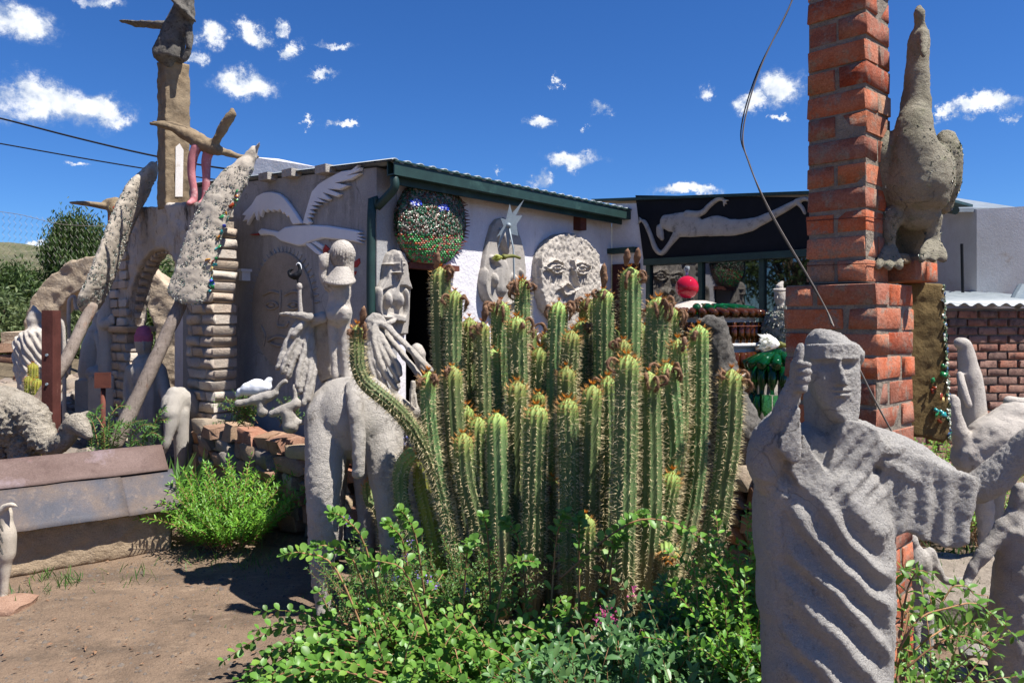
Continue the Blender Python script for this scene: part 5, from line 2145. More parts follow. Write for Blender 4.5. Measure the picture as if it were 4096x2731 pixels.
# ================================================================== main statues
def big_camel():
    R = root('winged_camel', 'large grey camel statue seen from behind with drooping concrete wings', 'camel statue', gnd(810, 4.4))
    m = MB()
    y = 4.1
    # rump, belly and shoulders
    ylimb(m, [(812, 960, 4.32, 92, .24), (812, 950, 4.5, 100, .24), (806, 955, 4.8, 88, .22), (795, 965, 5.1, 78, .2)], n=22, up=UPZ)
    m.ell(at(810, 955, 4.42), (.275, .28, .235))
    m.ell(at(812, 930, 4.45), (.235, .26, .19))
    m.ell(at(752, 975, 4.3), (.115, .16, .2))
    m.ell(at(872, 980, 4.3), (.115, .16, .2))
    m.ell(at(790, 905, 4.75), (.17, .3, .2))
    # hind legs
    ylimb(m, [(752, 960, 4.28, 52), (750, 1020, 4.2, 50), (745, 1085, 4.14, 44), (742, 1150, 4.1, 38), (742, 1230, 4.1, 34), (740, 1310, 4.1, 27), (744, 1385, 4.1, 20), (745, 1410, 4.08, 20)], n=16)
    ylimb(m, [(876, 965, 4.3, 50), (880, 1020, 4.24, 46), (885, 1085, 4.18, 40), (893, 1150, 4.16, 34), (900, 1230, 4.16, 30), (906, 1310, 4.16, 24), (905, 1395, 4.16, 19)], n=16)
    # fore legs, further away
    ylimb(m, [(775, 1000, 5.0, 34), (772, 1100, 5.0, 26), (770, 1200, 5.0, 20), (770, 1270, 5.0, 17)], n=12)
    ylimb(m, [(832, 1000, 5.05, 34), (836, 1100, 5.05, 24), (842, 1200, 5.05, 20), (845, 1265, 5.05, 17)], n=12)
    # neck, mostly hidden
    ylimb(m, [(785, 960, 5.1, 50), (770, 930, 5.3, 40), (765, 880, 5.45, 30), (765, 850, 5.5, 28)], n=12)

    def post(P, N):
        d = fbm(P, 7, 1.0) * .004 + fbm(P, 60, 2.0) * (.002 + .004 * np.clip((1.0 - P[:, 2]) * 3, 0, 1))
        # rougher mortar on the inner thighs and down the legs
        return N * d[:, None]
    sculpt('body', m, 'concrete', .011, R, 4, post=post)
    t = MB()
    ylimb(t, [(812, 890, 4.2, 20), (816, 935, 4.06, 19), (822, 985, 4.03, 17), (825, 1040, 4.02, 16), (823, 1085, 4.02, 15)], n=14)
    sculpt('tail', t, 'concrete', .009, R, 2, post=rough(.006, 20, 4.0))
    # near wing: shoulder and hanging feathers
    w = MB()
    Z5 = (900, 1200, 1.7422)
    F = lambda pts: [(a[0], a[1]) + tuple(a[2:]) for a in zz(Z5, pts)]

    def feather(mb, pts, y0, r0, r1, th=.035):
        q = F(pts)
        n = len(q)
        ylimb(mb, [(a[0], a[1], y0 - .12 * math.sin(i / (n - 1) * 1.5), .68 * (r0 * .8 + (r1 - r0 * .8) * (i / (n - 1)) ** 1.5), th * .8) for i, a in enumerate(q)], n=10)
    y = 4.42
    feather(w, [(570, 120), (505, 165), (445, 270), (400, 380), (368, 465)], y, 15, 9)
    feather(w, [(575, 140), (530, 215), (480, 310), (430, 410), (400, 500)], y - .015, 13, 8)
    feather(w, [(580, 150), (550, 250), (510, 350), (470, 450), (440, 530)], y, 13, 9)
    feather(w, [(585, 160), (570, 280), (545, 390), (515, 500), (500, 590)], y - .015, 13, 9)
    feather(w, [(592, 170), (590, 310), (575, 430), (548, 560), (528, 640)], y + .01, 12, 7)
    feather(w, [(600, 180), (608, 340), (600, 470), (580, 590), (552, 715)], y, 12, 8)
    feather(w, [(606, 220), (622, 400), (620, 520), (605, 620), (592, 690)], y + .02, 11, 7)
    feather(w, [(600, 130), (560, 150), (520, 190), (480, 240)], y + .01, 18, 12)
    feather(w, [(410, 98), (450, 98), (510, 105), (590, 120)], y + .03, 7, 16)
    feather(w, [(560, 130), (600, 150), (640, 130), (680, 120)], y + .05, 24, 24)
    sculpt('wing', w, 'concrete', .0062, R, 1, post=rough(.006, 22, 5.0), label='drooping concrete wing with finger-like feathers')
    # saddle blanket between the wings
    b = MB()
    pts = F([(565, 105), (700, 95), (715, 200), (730, 330), (748, 535), (660, 580), (640, 520), (610, 380), (590, 220)])
    b.prism([at(u, v, 4.44 + (v - 760) * .0006) for u, v in pts], V((.04, .2, 0)), .012)
    sculpt('saddle_blanket', b, 'concrete_pale', .012, R, 3, post=rough(.006, 20, 6.0))
    # far wing on the right
    w = MB()
    y = 4.9
    feather(w, [(1055, 165), (1130, 185), (1200, 255), (1280, 330), (1350, 405), (1440, 490)], y, 13, 9)
    feather(w, [(1080, 185), (1160, 280), (1240, 380), (1310, 470), (1375, 560)], y + .06, 14, 10)
    feather(w, [(1050, 190), (1110, 290), (1160, 380), (1205, 450), (1222, 510)], y - .02, 13, 9)
    feather(w, [(1045, 200), (1080, 310), (1120, 400), (1170, 490), (1205, 560)], y - .03, 13, 8)
    feather(w, [(1035, 205), (1050, 320), (1085, 430), (1140, 540), (1190, 610)], y - .04, 13, 8)
    feather(w, [(1025, 215), (1025, 340), (1050, 450), (1100, 560), (1130, 620)], y - .03, 13, 8)
    feather(w, [(1015, 230), (1005, 350), (1020, 460), (1060, 570)], y - .01, 13, 8)
    m0 = F([(1050, 300)])[0]
    w.ell(at(m0[0], m0[1] - 25, y + .03), (.09, .035, .13))
    sculpt('wing', w, 'concrete', .0068, R, 1, post=rough(.006, 22, 7.0), label='far wing hanging beside the door')


big_camel()


def girl():
    R = root('standing_child_statue', 'pale concrete child seen from behind standing on the camel with raised hands', 'statue', at(792, 872, 4.38))
    y = 4.38
    Z4 = (900, 600, 1.7422)
    F = lambda pts: [(a[0], a[1]) + tuple(a[2:]) for a in zz(Z4, pts)]
    m = MB()

    def lb(pts, yy=y, n=14, k=3.034):
        q = F(pts)
        ylimb(m, [(a[0], a[1], yy, a[2] / k) for a in q], n=n)
    m2 = MB()
    lb([(795, 940, 80), (798, 1000, 78), (796, 1060, 76), (793, 1110, 92), (795, 1145, 94)])            # back and hips
    for s in (-1, 1):
        lb([(793 + s * 42, 1135, 46), (793 + s * 42, 1160, 40)], y - .05)
    lb([(752, 1180, 40), (752, 1290, 35), (757, 1400, 34), (766, 1500, 28), (768, 1575, 28)])
    lb([(836, 1180, 40), (834, 1290, 35), (834, 1400, 34), (838, 1500, 28), (840, 1575, 28)])
    lb([(795, 960, 80), (795, 900, 70), (800, 850, 40)])
    lb([(722, 950, 36), (694, 900, 34), (684, 840, 32), (690, 790, 30)], y - .03)                               # raised arm
    lb([(690, 800, 36), (692, 770, 38)], y - .04)
    for dx, h in ((-28, 752), (-10, 738), (8, 728), (26, 736)):
        lb([(692 + dx * .9, 768, 11), (692 + dx * 1.35, h - 10, 10)], y - .04, 8)
    lb([(865, 930, 24), (880, 880, 22), (870, 840, 20)])
    sculpt('body', m, 'concrete_pale', .008, R, 2, post=rough(.004, 24, 3.0))
    h = MB()
    q = F([(818, 720)])[0]
    c_ = at(q[0], q[1], y)
    h.ell(c_, (px(c_, 28.5), px(c_, 28.5), px(c_, 31)), n=24, m=16)
    ylimb(h, [(a[0], a[1], y, a[2] / 3.034) for a in F([(820, 735, 80), (823, 770, 74), (828, 810, 62), (826, 850, 66)])], n=24)
    sculpt('hair', h, 'concrete_pale', .007, R, 1, post=lambda P, N: N * (.007 * np.sin(np.arctan2(P[:, 0] - c_.x, -(P[:, 1] - c_.y)) * 26 + fbm(P, 12, 1.0) * 2) * np.clip((c_.z + .04 - P[:, 2]) * 18, .15, 1))[:, None], label='bobbed grooved hair')
    r = MB()
    for k in range(15):
        t = -1.25 + 2.5 * k / 14
        a = F([(812 + 52 * math.sin(t), 828 - 4 * math.cos(t)), (800 + 106 * math.sin(t), 905 + 30 * math.cos(t))])
        yy = y - .12 * math.cos(t)
        ylimb(r, [(a[0][0], a[0][1], y - .075 * math.cos(t), 4.2), (a[1][0], a[1][1], yy - .01, 4.7)], n=8, sub=3)
    sculpt('feather_collar', r, 'concrete_pale', .0055, R, 0, label='collar of thick feather-like strips')


girl()


def rooster():
    R = root('rooster_statue', 'little black rooster perched on a thin white post by the grey wall', 'bird statue', at(688, 720, 4.95))
    y = 4.95
    Z4 = (900, 600, 1.7422)
    F = lambda pts: [(a[0], a[1], y, a[2] / 3.034) for a in zz(Z4, pts)]
    m = MB()
    ylimb(m, F([(470, 880, 18), (495, 875, 26), (515, 860, 20), (522, 825, 12), (512, 798, 12)]), n=12)
    ylimb(m, F([(485, 890, 16), (455, 875, 15), (448, 845, 12), (470, 830, 10)]), n=10)
    ylimb(m, F([(505, 890, 8), (510, 930, 8)]), n=8)
    sculpt('bird', m, 'black_bird', .006, R, 1)
    m = MB()
    ylimb(m, F([(498, 800, 5), (512, 790, 7), (526, 800, 5), (532, 828, 4)]), n=8)
    obj('comb', m, 'white_trim', R, True)
    m = MB()
    ylimb(m, F([(518, 945, 20), (519, 955, 20)]), n=12)
    ylimb(m, F([(520, 960, 13), (522, 1050, 14), (528, 1150, 18), (530, 1300, 18)]), n=12)
    obj('post', m, 'concrete_pale', R, True)


rooster()


def wall_animals():
    Z5 = (900, 1200, 1.7422)

    def mk(name, parts, y, mat, label, cat='animal statue', vox=.01):
        m = MB()
        for pts in parts:
            ylimb(m, [(a[0], a[1], y + (a[3] if len(a) > 3 else 0), a[2] / 3.034) for a in zz(Z5, pts)], n=14)
        sculpt(name, m, mat, vox, None, 2, post=rough(.004, 24, 2.0), label=label, cat=cat)
    mk('duck_statue', [[(90, 718, 26), (150, 712, 26), (220, 690, 36), (300, 670, 40), (350, 645, 26)], [(255, 700, 34), (255, 740, 32), (262, 775, 40)], [(350, 640, 18), (385, 590, 16), (415, 565, 18), (435, 575, 8)]], 5.75, 'concrete', 'grey duck-like statue with stretched tail on the stone wall', 'bird statue')
    mk('swan_statue', [[(330, 790, 28), (390, 770, 34), (450, 750, 40), (500, 720, 36)], [(440, 780, 50), (450, 840, 52), (460, 870, 60)], [(490, 720, 26), (490, 660, 16), (480, 610, 14), (478, 590, 8)], [(480, 840, 30), (530, 850, 20), (545, 860, 10)]], 5.5, 'concrete', 'grey swan-like statue with raised neck beside the camel', 'bird statue')
    mk('white_pot', [[(160, 620, 50), (220, 610, 62), (280, 600, 50), (300, 570, 26), (312, 555, 20)], [(110, 640, 30), (90, 660, 20)]], 5.95, 'relief_white', 'whitewashed rounded bird statue behind the grey duck', 'bird statue')
    mk('owl_head', [[(1340, 345, 46), (1350, 380, 52), (1360, 420, 40), (1370, 470, 34)], [(1300, 345, 14), (1318, 350, 16)]], 5.2, 'concrete_pale', 'rounded grey bird head in front of the dark doorway', 'bird statue')
    mk('cat_statue', [[(1310, 575, 18), (1312, 590, 18), (1308, 630, 22), (1312, 700, 26), (1318, 745, 28)], [(1296, 575, 6), (1294, 562, 3)], [(1322, 572, 6), (1326, 560, 3)], [(1325, 660, 8, -.04), (1330, 740, 8, -.05)], [(1300, 665, 8, -.04), (1300, 745, 9, -.05)], [(1320, 770, 42), (1320, 780, 42)]], 5.1, 'concrete_pale', 'tiny seated cat figurine below the doorway', 'cat statue', .006)
    # reclining bust whose profile looks up by the doorway
    mk('fallen_bust', [[(1120, 650, 26), (1170, 680, 46), (1240, 740, 50), (1310, 800, 42)], [(1175, 630, 34), (1190, 600, 32), (1185, 575, 26)], [(1215, 600, 6), (1222, 612, 6)]], 5.15, 'concrete', 'reclining bust with face in profile under the far wing', 'statue')
    # mosaic column behind the cactus
    m = MB()
    ylimb(m, [(940, 1080, 5.0, 36), (936, 1040, 5.0, 40), (930, 1000, 5.0, 36), (925, 965, 5.0, 22)], n=20)
    ylimb(m, [(955, 1200, 4.98, 30), (950, 1130, 4.98, 30), (944, 1090, 5.0, 34)], n=20)
    o = sculpt('blue_mosaic_stump', m, 'concrete_pale', .014, None, 2, label='rounded form covered in blue and white mosaic behind the camel', cat='mosaic statue')
    p, nn = sample_tris(m.v, m.f, 1700)
    chips_on('mosaic_chips', 'chips_blue', p + nn * .002, nn, .022, o, thick=.3)


wall_animals()


# ------------------------------------------------------------------ the pointing statue
def pointing_man():
    Z1 = (2950, 1250, 2.0523)
    Z2 = (2950, 1850, 1.7801)
    y = 2.2
    K1, K2 = 3.574, 3.10
    R = root('pointing_statue', 'tall robed concrete man with flat cap raising a thumb in front of the pier', 'statue', gnd(1895, y))
    m = MB()

    def l1(pts, yy=y, n=16, sub=5, th=None):
        q = zz(Z1, pts)
        ylimb(m, [(a[0], a[1], yy + (a[3] if len(a) > 3 else 0), a[2] / K1) + ((th,) if th else ()) for a in q], n=n, sub=sub)

    def l2(pts, yy=y, n=16, sub=5, th=None):
        q = zz(Z2, pts)
        ylimb(m, [(a[0], a[1], yy + (a[3] if len(a) > 3 else 0), a[2] / K2) + ((th,) if th else ()) for a in q], n=n, sub=sub)
    # robe: trunk from the hem to the shoulders
    q = [(640, 2900, 440, 0), (640, 2300, 440, 0), (635, 1568, 440, 0), (632, 1150, 455, 0), (625, 800, 450, 0), (620, 500, 455, 0), (590, 250, 440, 0)]
    P, Rr = [], []
    for a in zz(Z2, q):
        p = at(a[0], a[1], y)
        P.append(p)
        Rr.append((px(p, a[2] / K2), .165))
    m.limb(P, Rr, 40, 5, up=V((0, 1, 0)))
    # chest and shoulders
    l1([(560, 1400, 380), (600, 1250, 380), (700, 1130, 300), (740, 1090, 220)], y + .03, 24, th=.14)
    l1([(1120, 1080, 130), (900, 1080, 150), (640, 1100, 150)], y + .02, 18, th=.12)
    # neck
    l1([(730, 1000, 150), (720, 850, 150), (730, 700, 170)], y + .02, 18, th=.075)
    # mantle over the right shoulder and hanging sleeve of the stretched arm
    l1([(1000, 1080, 120), (1200, 1080, 120), (1420, 1180, 120), (1600, 1280, 105), (1760, 1370, 80)], y, 18, th=.08)
    q = [(1000, 560), (1000, 100), (1160, -60), (1320, -40), (1500, 40), (1660, 85), (1730, 160), (1700, 330), (1645, 560), (1560, 618), (1450, 590), (1330, 550), (1240, 505), (1150, 500), (1090, 560)]
    m.prism([at(a[0], a[1], y - .085) for a in zz(Z2, q)], V((0, .16, 0)), .03)
    l1([(1080, 1180, 120), (1200, 1240, 125), (1330, 1320, 120)], y - .005, 16, th=.09)
    # lapels of the mantle either side of the open neck
    m.prism([at(q_[0], q_[1], y - .125) for q_ in zz(Z1, [(900, 880), (800, 1100), (735, 1310), (820, 1450), (1100, 1330), (1230, 1090), (1150, 960), (1020, 900)])], V((0, .12, 0)), .022)
    m.prism([at(q_[0], q_[1], y - .13) for q_ in zz(Z1, [(545, 1000), (640, 1180), (735, 1310), (720, 1480), (520, 1440), (430, 1300), (500, 1100)])], V((0, .12, 0)), .02)
    l1([(960, 940, 70, -.02), (1100, 1000, 80, -.02), (1250, 1060, 90, -.01)], y, 14)
    # forearm of the stretched arm, leaving the frame on the right, with hand beyond
    l1([(1830, 1440, 110), (1980, 1430, 132, -.01), (2110, 1345, 132, -.03), (2240, 1225, 122, -.05), (2360, 1105, 112, -.07), (2500, 950, 92, -.1), (2600, 810, 70, -.12)], y, 18)
    l1([(2620, 760, 62, -.13), (2680, 690, 66, -.14)], y, 14, th=.03)
    for k, (dx, dy) in enumerate(((-50, -150), (0, -170), (50, -160), (95, -120))):
        l1([(2670 + k * 24, 680 + k * 14, 19, -.14), (2670 + dx * .6 + k * 20, 680 + dy * .6, 18, -.15), (2672 + dx + k * 18, 680 + dy, 15, -.14)], y, 8)
    # raised arm: upper arm down to the elbow inside a wide sleeve, forearm up
    l1([(600, 1080, 110, .04), (430, 1150, 130, .0), (260, 1210, 150, -.06), (230, 1300, 120, -.08)], y, 18)
    l1([(250, 1380, 120, -.06), (225, 1230, 150, -.07), (270, 1080, 165, -.08), (320, 960, 140, -.09), (360, 900, 120, -.09)], y, 20)
    m.prism([at(a[0], a[1], y - .17) for a in zz(Z1, [(400, 960), (455, 850), (500, 770), (520, 800), (525, 1000), (525, 1200), (495, 1245), (430, 1220), (350, 1130), (350, 1050)])], V((.0, .1, 0)), .008)
    l1([(330, 1000, 100, -.1), (360, 880, 100, -.12), (410, 740, 86, -.13), (455, 620, 72, -.14), (480, 560, 66, -.145)], y, 18)
    # hand: palm, thumb up, four fingers curled towards the face
    hd = MB()

    def lh(pts, n=12, th=None):
        q = zz(Z1, pts)
        ylimb(hd, [(a_[0], a_[1], y + a_[3], a_[2] / K1) + ((th,) if th else ()) for a_ in q], n=n, sub=5)
    lh([(462, 640, 64, -.142), (480, 570, 60, -.147), (490, 500, 60, -.15), (486, 440, 48, -.15)], 16, .026)
    lh([(478, 500, 40, -.16), (490, 430, 37, -.17), (502, 360, 34, -.172), (508, 310, 32, -.17), (512, 290, 26, -.168)], 14, .019)
    for k, (vy, ex) in enumerate(((432, 562), (494, 570), (556, 566), (614, 552))):
        lh([(488 - k * 5, vy + 8, 27, -.15), (520, vy, 28, -.186), (ex, vy + 2, 27 - 2 * k, -.192), (ex + 6, vy + 6, 24 - 2 * k, -.172), (ex - 20, vy + 10, 22, -.158)], 12, .0135)
    sculpt('hand', hd, 'concrete_man', .0034, R, 1, post=rough(.0016, 70, 3.0), label='raised hand with thumb up and curled fingers')
    # lower robe: cloth hanging from the raised arm to the left edge
    l2([(260, 150, 130, -.02), (220, 400, 90, .0), (260, 700, 110, .0), (300, 1000, 150, 0)], y, 16, th=.1)
    pz = {}
    q0 = zz(Z2, [(330, 150), (1080, 1150)])

    def post(P, N):
        # diagonal drapery falling from the raised arm to the far hip, and upright folds in the hanging sleeve
        uu = P[:, 0] / P[:, 1] * 1722.6 + 1176
        vv = 735 - (P[:, 2] - HC) / P[:, 1] * 1722.6
        X = (uu * 1.7415 - 2950) * 1.7801
        Y = (vv * 1.7415 - 1850) * 1.7801
        front = np.clip(-N[:, 1] * 2.2, 0, 1)
        sag = 90 * np.sin(np.clip(X / 1000, 0, 1) * 3.14)
        ph = (Y - X * .95 + sag) / (255.0 + .06 * X) + .55 * fbm(P, 3.2, 3.0)
        s = np.sin(ph * 2 * np.pi)
        ridge = np.where(s > 0, s ** 1.3, -np.abs(s) ** .8)
        w1 = np.clip((Y - 130) / 260, 0, 1) * np.clip((1120 - X) / 90, 0, 1) * np.clip((X - 250) / 160, 0, 1)
        d = (.0125 + .006 * fbm(P, 3, 11.0)) * ridge * w1 * front
        s2 = np.sin((X + .12 * Y) / 165 * 2 * np.pi + 2.2 * fbm(P, 5, 8.0))
        w2 = np.clip((X - 1050) / 120, 0, 1) * np.clip((1760 - X) / 60, 0, 1) * np.clip((Y + 10) / 200, 0, 1)
        d += .0065 * s2 * w2 * front * (.5 + .5 * np.clip((Y - 60) / 260, 0, 1))
        # radiating folds on the chest
        w3 = np.clip((X - 560) / 120, 0, 1) * np.clip((1150 - X) / 80, 0, 1) * np.clip((330 - Y) / 120, 0, 1) * np.clip((Y + 260) / 160, 0, 1)
        s3 = np.sin((X * .9 + Y * .75) / 120 * 2 * np.pi)
        d += .004 * s3 * w3 * front
        d += fbm(P, 105, 5.0, 2) * .0026 + fbm(P, 14, 6.0, 2) * .004
        return N * d[:, None]
    sculpt('robed_body', m, 'concrete_man', .0054, R, 3, post=post)
    # head: a long flat face as a height field, closed by the back of the skull
    h = MB()
    W, Hh = 60, 74
    face = zz(Z1, [(810, 590)])[0]
    o = at(face[0], face[1], y - .078)
    fx = V((1, .06, 0)).normalized()       # face turned a little towards the right
    fn = V((.03, -1, .05)).normalized()
    mm = y / 1722.6 / K1                    # metres per zoom pixel
    wz = 405 * mm / 2
    zt, zb = 320 * mm, -315 * mm

    def half(t):
        """half width of the face at height fraction t (0 chin .. 1 crown)"""
        return np.interp(t, [0, .06, .16, .3, .5, .7, .85, 1.0], [.26, .48, .66, .84, .97, 1.0, 1.0, .9])

    def G(x, s):
        return math.exp(-(x / s) ** 2)

    def front(x, t, zc):
        """depth towards the viewer"""
        cxn = np.interp(t, [0, .25, .6, 1], [.16, .02, -.12, -.16])     # the axis leans, the chin sits to the right
        xr = x - cxn
        d = .024 * (1 - min(1, abs(x - .08) / 1.05) ** 2.6)
        d += .010 * (1 - t)
        Z = (1 - t) * 635                                            # zoom px below the hairline
        brow = G(Z - 128, 20) * (abs(xr) < .93)
        d += .004 * (Z < 128) + .004 * brow
        eye = max(G(xr + .47, .34), G(xr - .47, .32)) * (1 if 128 < Z else 0) * math.exp(-((Z - 150) / 48) ** 2)
        d -= .017 * eye
        if 110 < Z < 325:
            k = (Z - 110) / 205
            wn = .085 + .10 * k
            d += (.012 + .036 * k ** 1.1) * max(0, 1 - (abs(xr - .03) / wn) ** 2) ** .5 if abs(xr - .03) < wn else 0
        d += .011 * (G(Z - 362, 12) + G(Z - 402, 13)) * (1 if abs(xr - .06) < .38 else 0) * (1 - (abs(xr - .06) / .4) ** 2 if abs(xr - .06) < .4 else 0)
        d -= .008 * G(Z - 382, 7) * (1 if abs(xr - .06) < .42 else 0)
        d += .010 * G(Z - 585, 60) * G(xr, .35)
        return d
    verts = []
    for j in range(Hh + 1):
        t = j / Hh
        hw = half(t)
        cxn = np.interp(t, [0, .25, .6, 1], [.40, .20, .06, .02])
        for i in range(W + 1):
            s = -1 + 2 * i / W
            x = cxn + s * hw
            d = front(x, t, 0)
            edge = abs(s) ** 6 * .02
            verts.append(o + fx * (x * wz) + UPZ * (zb + (zt - zb) * t) + fn * (d - edge))
    nb = len(verts)
    for j in range(Hh + 1):
        t = j / Hh
        hw = half(t)
        cxn = np.interp(t, [0, .25, .6, 1], [.40, .20, .06, .02])
        back = np.interp(t, [0, .12, .3, .6, 1.0], [.03, .05, .10, .15, .14])
        for i in range(W + 1):
            s = -1 + 2 * i / W
            x = cxn * .7 + s * hw * .96
            verts.append(o + fx * (x * wz) + UPZ * (zb + (zt - zb) * t) - fn * (back * max(0.02, 1 - s * s) ** .5))
    fs = []
    w_ = W + 1
    for j in range(Hh):
        for i in range(W):
            a = j * w_ + i
            fs.append((a, a + 1, a + w_ + 1, a + w_))
            b = nb + a
            fs.append((b + 1, b, b + w_, b + w_ + 1))
    for j in range(Hh):
        a = j * w_
        fs.append((a + w_, nb + a + w_, nb + a, a))
        b = a + W
        fs.append((b, nb + b, nb + b + w_, b + w_))
    for i in range(W):
        fs.append((i + 1, i, nb + i, nb + i + 1))
        a = Hh * w_ + i
        fs.append((a, a + 1, nb + a + 1, nb + a))
    h.add(verts, fs)
    sculpt('head', h, 'concrete_man', .0038, R, 1, post=rough(.0022, 110, 2.0), label='long flat face with straight nose')
    # rolled cap leaning back
    c_ = MB()

    def lc(pts, yy, n=20, th=None, sub=6):
        q = zz(Z1, pts)
        ylimb(c_, [(a[0], a[1], yy + (a[3] if len(a) > 3 else 0), a[2] / K1) + ((th,) if th else ()) for a in q], n=n, sub=sub)
    def ec(u_, v_, r3, dy, rot=0.0):
        q_ = zz(Z1, [(u_, v_)])[0]
        p_ = at(q_[0], q_[1], y + dy)
        cr, sr = math.cos(rot), math.sin(rot)
        c_.ell(p_, (r3[0] * mm, r3[1], r3[2] * mm), (V((cr, 0, sr)), V((0, 1, 0)), V((-sr, 0, cr))), 28, 16)
    ec(800, 325, (208, .108, 122), .04, -.10)
    ec(745, 265, (170, .095, 122), .045, -.35)
    ec(705, 215, (100, .07, 80), .04, -.5)
    lc([(580, 420, 26, .02), (590, 350, 30, -.02), (650, 298, 28, -.06), (760, 268, 24, -.085), (880, 270, 24, -.08), (975, 306, 28, -.055), (1012, 370, 28, -.015), (1010, 420, 20, .01)], y, 14)
    lc([(600, 560, 60, .05), (590, 440, 70, .05), (640, 340, 120, .06)], y + .02, 18)
    sculpt('cap', c_, 'concrete_man', .005, R, 10, post=rough(.003, 80, 4.0), label='knitted-looking concrete cap with rolled brim')


pointing_man()


# ------------------------------------------------------------------ bird on the pier
def pier_bird():
    Z3 = (3000, 0, 1.4252)
    K3 = 2.482
    y = 2.78
    R = root('peafowl_statue', 'upright mosaic peafowl statue with long neck perched on the brick pier', 'bird statue', at(2100, 612, y))
    F = lambda pts, yy=0: [(a[0], a[1], y + yy + (a[3] if len(a) > 3 else 0), a[2] / K3) for a in zz(Z3, pts)]
    m = MB()
    ylimb(m, F([(945, 1215, 100), (948, 1150, 165), (946, 1060, 195), (944, 960, 195), (940, 880, 165), (936, 830, 120)]), n=26)
    ylimb(m, F([(935, 980, 130, -.04), (935, 860, 122, -.05), (936, 740, 100, -.04), (945, 600, 78), (952, 450, 64), (958, 330, 58), (962, 240, 58), (966, 190, 48), (968, 165, 34)]), n=20)
    ylimb(m, F([(968, 190, 26), (965, 130, 28, -.01), (965, 80, 30, -.015), (962, 50, 18, -.01)]), n=12)
    ylimb(m, F([(985, 190, 28, -.03), (992, 250, 26, -.06), (988, 300, 18, -.085), (990, 335, 5, -.1)]), n=12)
    ylimb(m, F([(930, 1180, 130, .1), (930, 1330, 118, .14), (930, 1480, 100, .17)]), n=16)
    for s, cx_ in ((-1, 760), (1, 1125)):
        ylimb(m, F([(cx_ - s * 10, 795, 55, .02), (cx_ + s * 6, 880, 72, .0), (cx_ + s * 2, 1030, 72, .02), (cx_ - s * 30, 1170, 55, .04)]), n=16)
    for cx_, b in ((790, 1470), (1040, 1430)):
        ylimb(m, F([(cx_ + (20 if cx_ < 900 else -10), 1240, 60), (cx_, 1320, 44), (cx_, 1400, 34), (cx_, b - 30, 40)]), n=14)
        for k in (-1, 0, 1):
            ylimb(m, F([(cx_ + k * 10, b - 60, 30), (cx_ + k * 45, b, 27, -.04), (cx_ + k * 62, b + 50, 20, -.07)]), n=10)
    sculpt('body', m, 'peafowl_cement', .0075, R, 2, post=lambda P, N: N * (fbm(P, 16, 3.0) * .003 + np.abs(fbm(P, 80, 4.0)) * .003)[:, None], label='neck and body of stained cement')
    p, nn = sample_tris(m.v, m.f, 11000)
    zlo, zhi, znk = at(0, 540, y).z, at(0, 300, y).z, at(0, 330, y).z
    k = (p[:, 2] > zlo - .12) & (p[:, 2] < zhi)
    p, nn = p[k], nn[k]
    hold = rng.random(len(p)) < np.clip(.30 + .5 * (np.abs(p[:, 0] - p[:, 0].mean()) / .16), 0, 1)
    p, nn = p[hold], nn[hold]
    chips_on('glass_chips', 'chips_moss', p + nn * .003, nn, .010, R, thick=.22, flat=.3)
    # tail panel hanging down behind the pier, seen from its netted underside
    t = MB()
    pts = [(2075, 648), (2166, 650), (2170, 760), (2174, 850), (2178, 930), (2180, 1000), (2165, 1018), (2120, 1005), (2075, 1000)]
    t.prism([at(u, v, 2.98) for u, v in pts], V((.03, .05, 0)), .004)
    tail = sculpt('tail', t, 'panel_brown', .009, R, 1, post=rough(.006, 22, 3.0), label='brown tail panel hanging below the ledge')
    q = []
    for k in range(260):
        v = random.uniform(652, 1010)
        u = np.interp(v, [650, 760, 850, 930, 1000], [2166, 2170, 2174, 2178, 2180])
        q.append(tuple(at(u + random.uniform(-3, 3), v, 2.975 + random.uniform(0, .06))))
    chips_on('tail_edge', 'chips_moss', q, np.tile((1, -.4, .1), (len(q), 1)), .012, R, thick=.5, flat=.6)
    q = [tuple(at(random.uniform(2140, 2170), random.uniform(840, 990), 2.965)) for k in range(13)]
    chips_on('glass_shards', 'chips_colour', q, np.tile((-.2, -1, .1), (13, 1)), .018, R, aspect=2.6, thick=.3, flat=.5)


pier_bird()


# ------------------------------------------------------------------ bottles
def bottle_mesh(name, mat, r=.031, h=.23):
    mb = MB().lathe((0, 0, 0), [(.6 * r, 0), (r, .006), (r, h * .56), (r * .92, h * .62), (r * .5, h * .76), (r * .40, h * .84), (r * .40, h * .96), (r * .5, h * .965), (r * .5, h)], 10)
    me = bpy.data.meshes.new(name)
    setmesh(me, mb.v, mb.f, True)
    me.materials.append(MAT[mat])
    return me


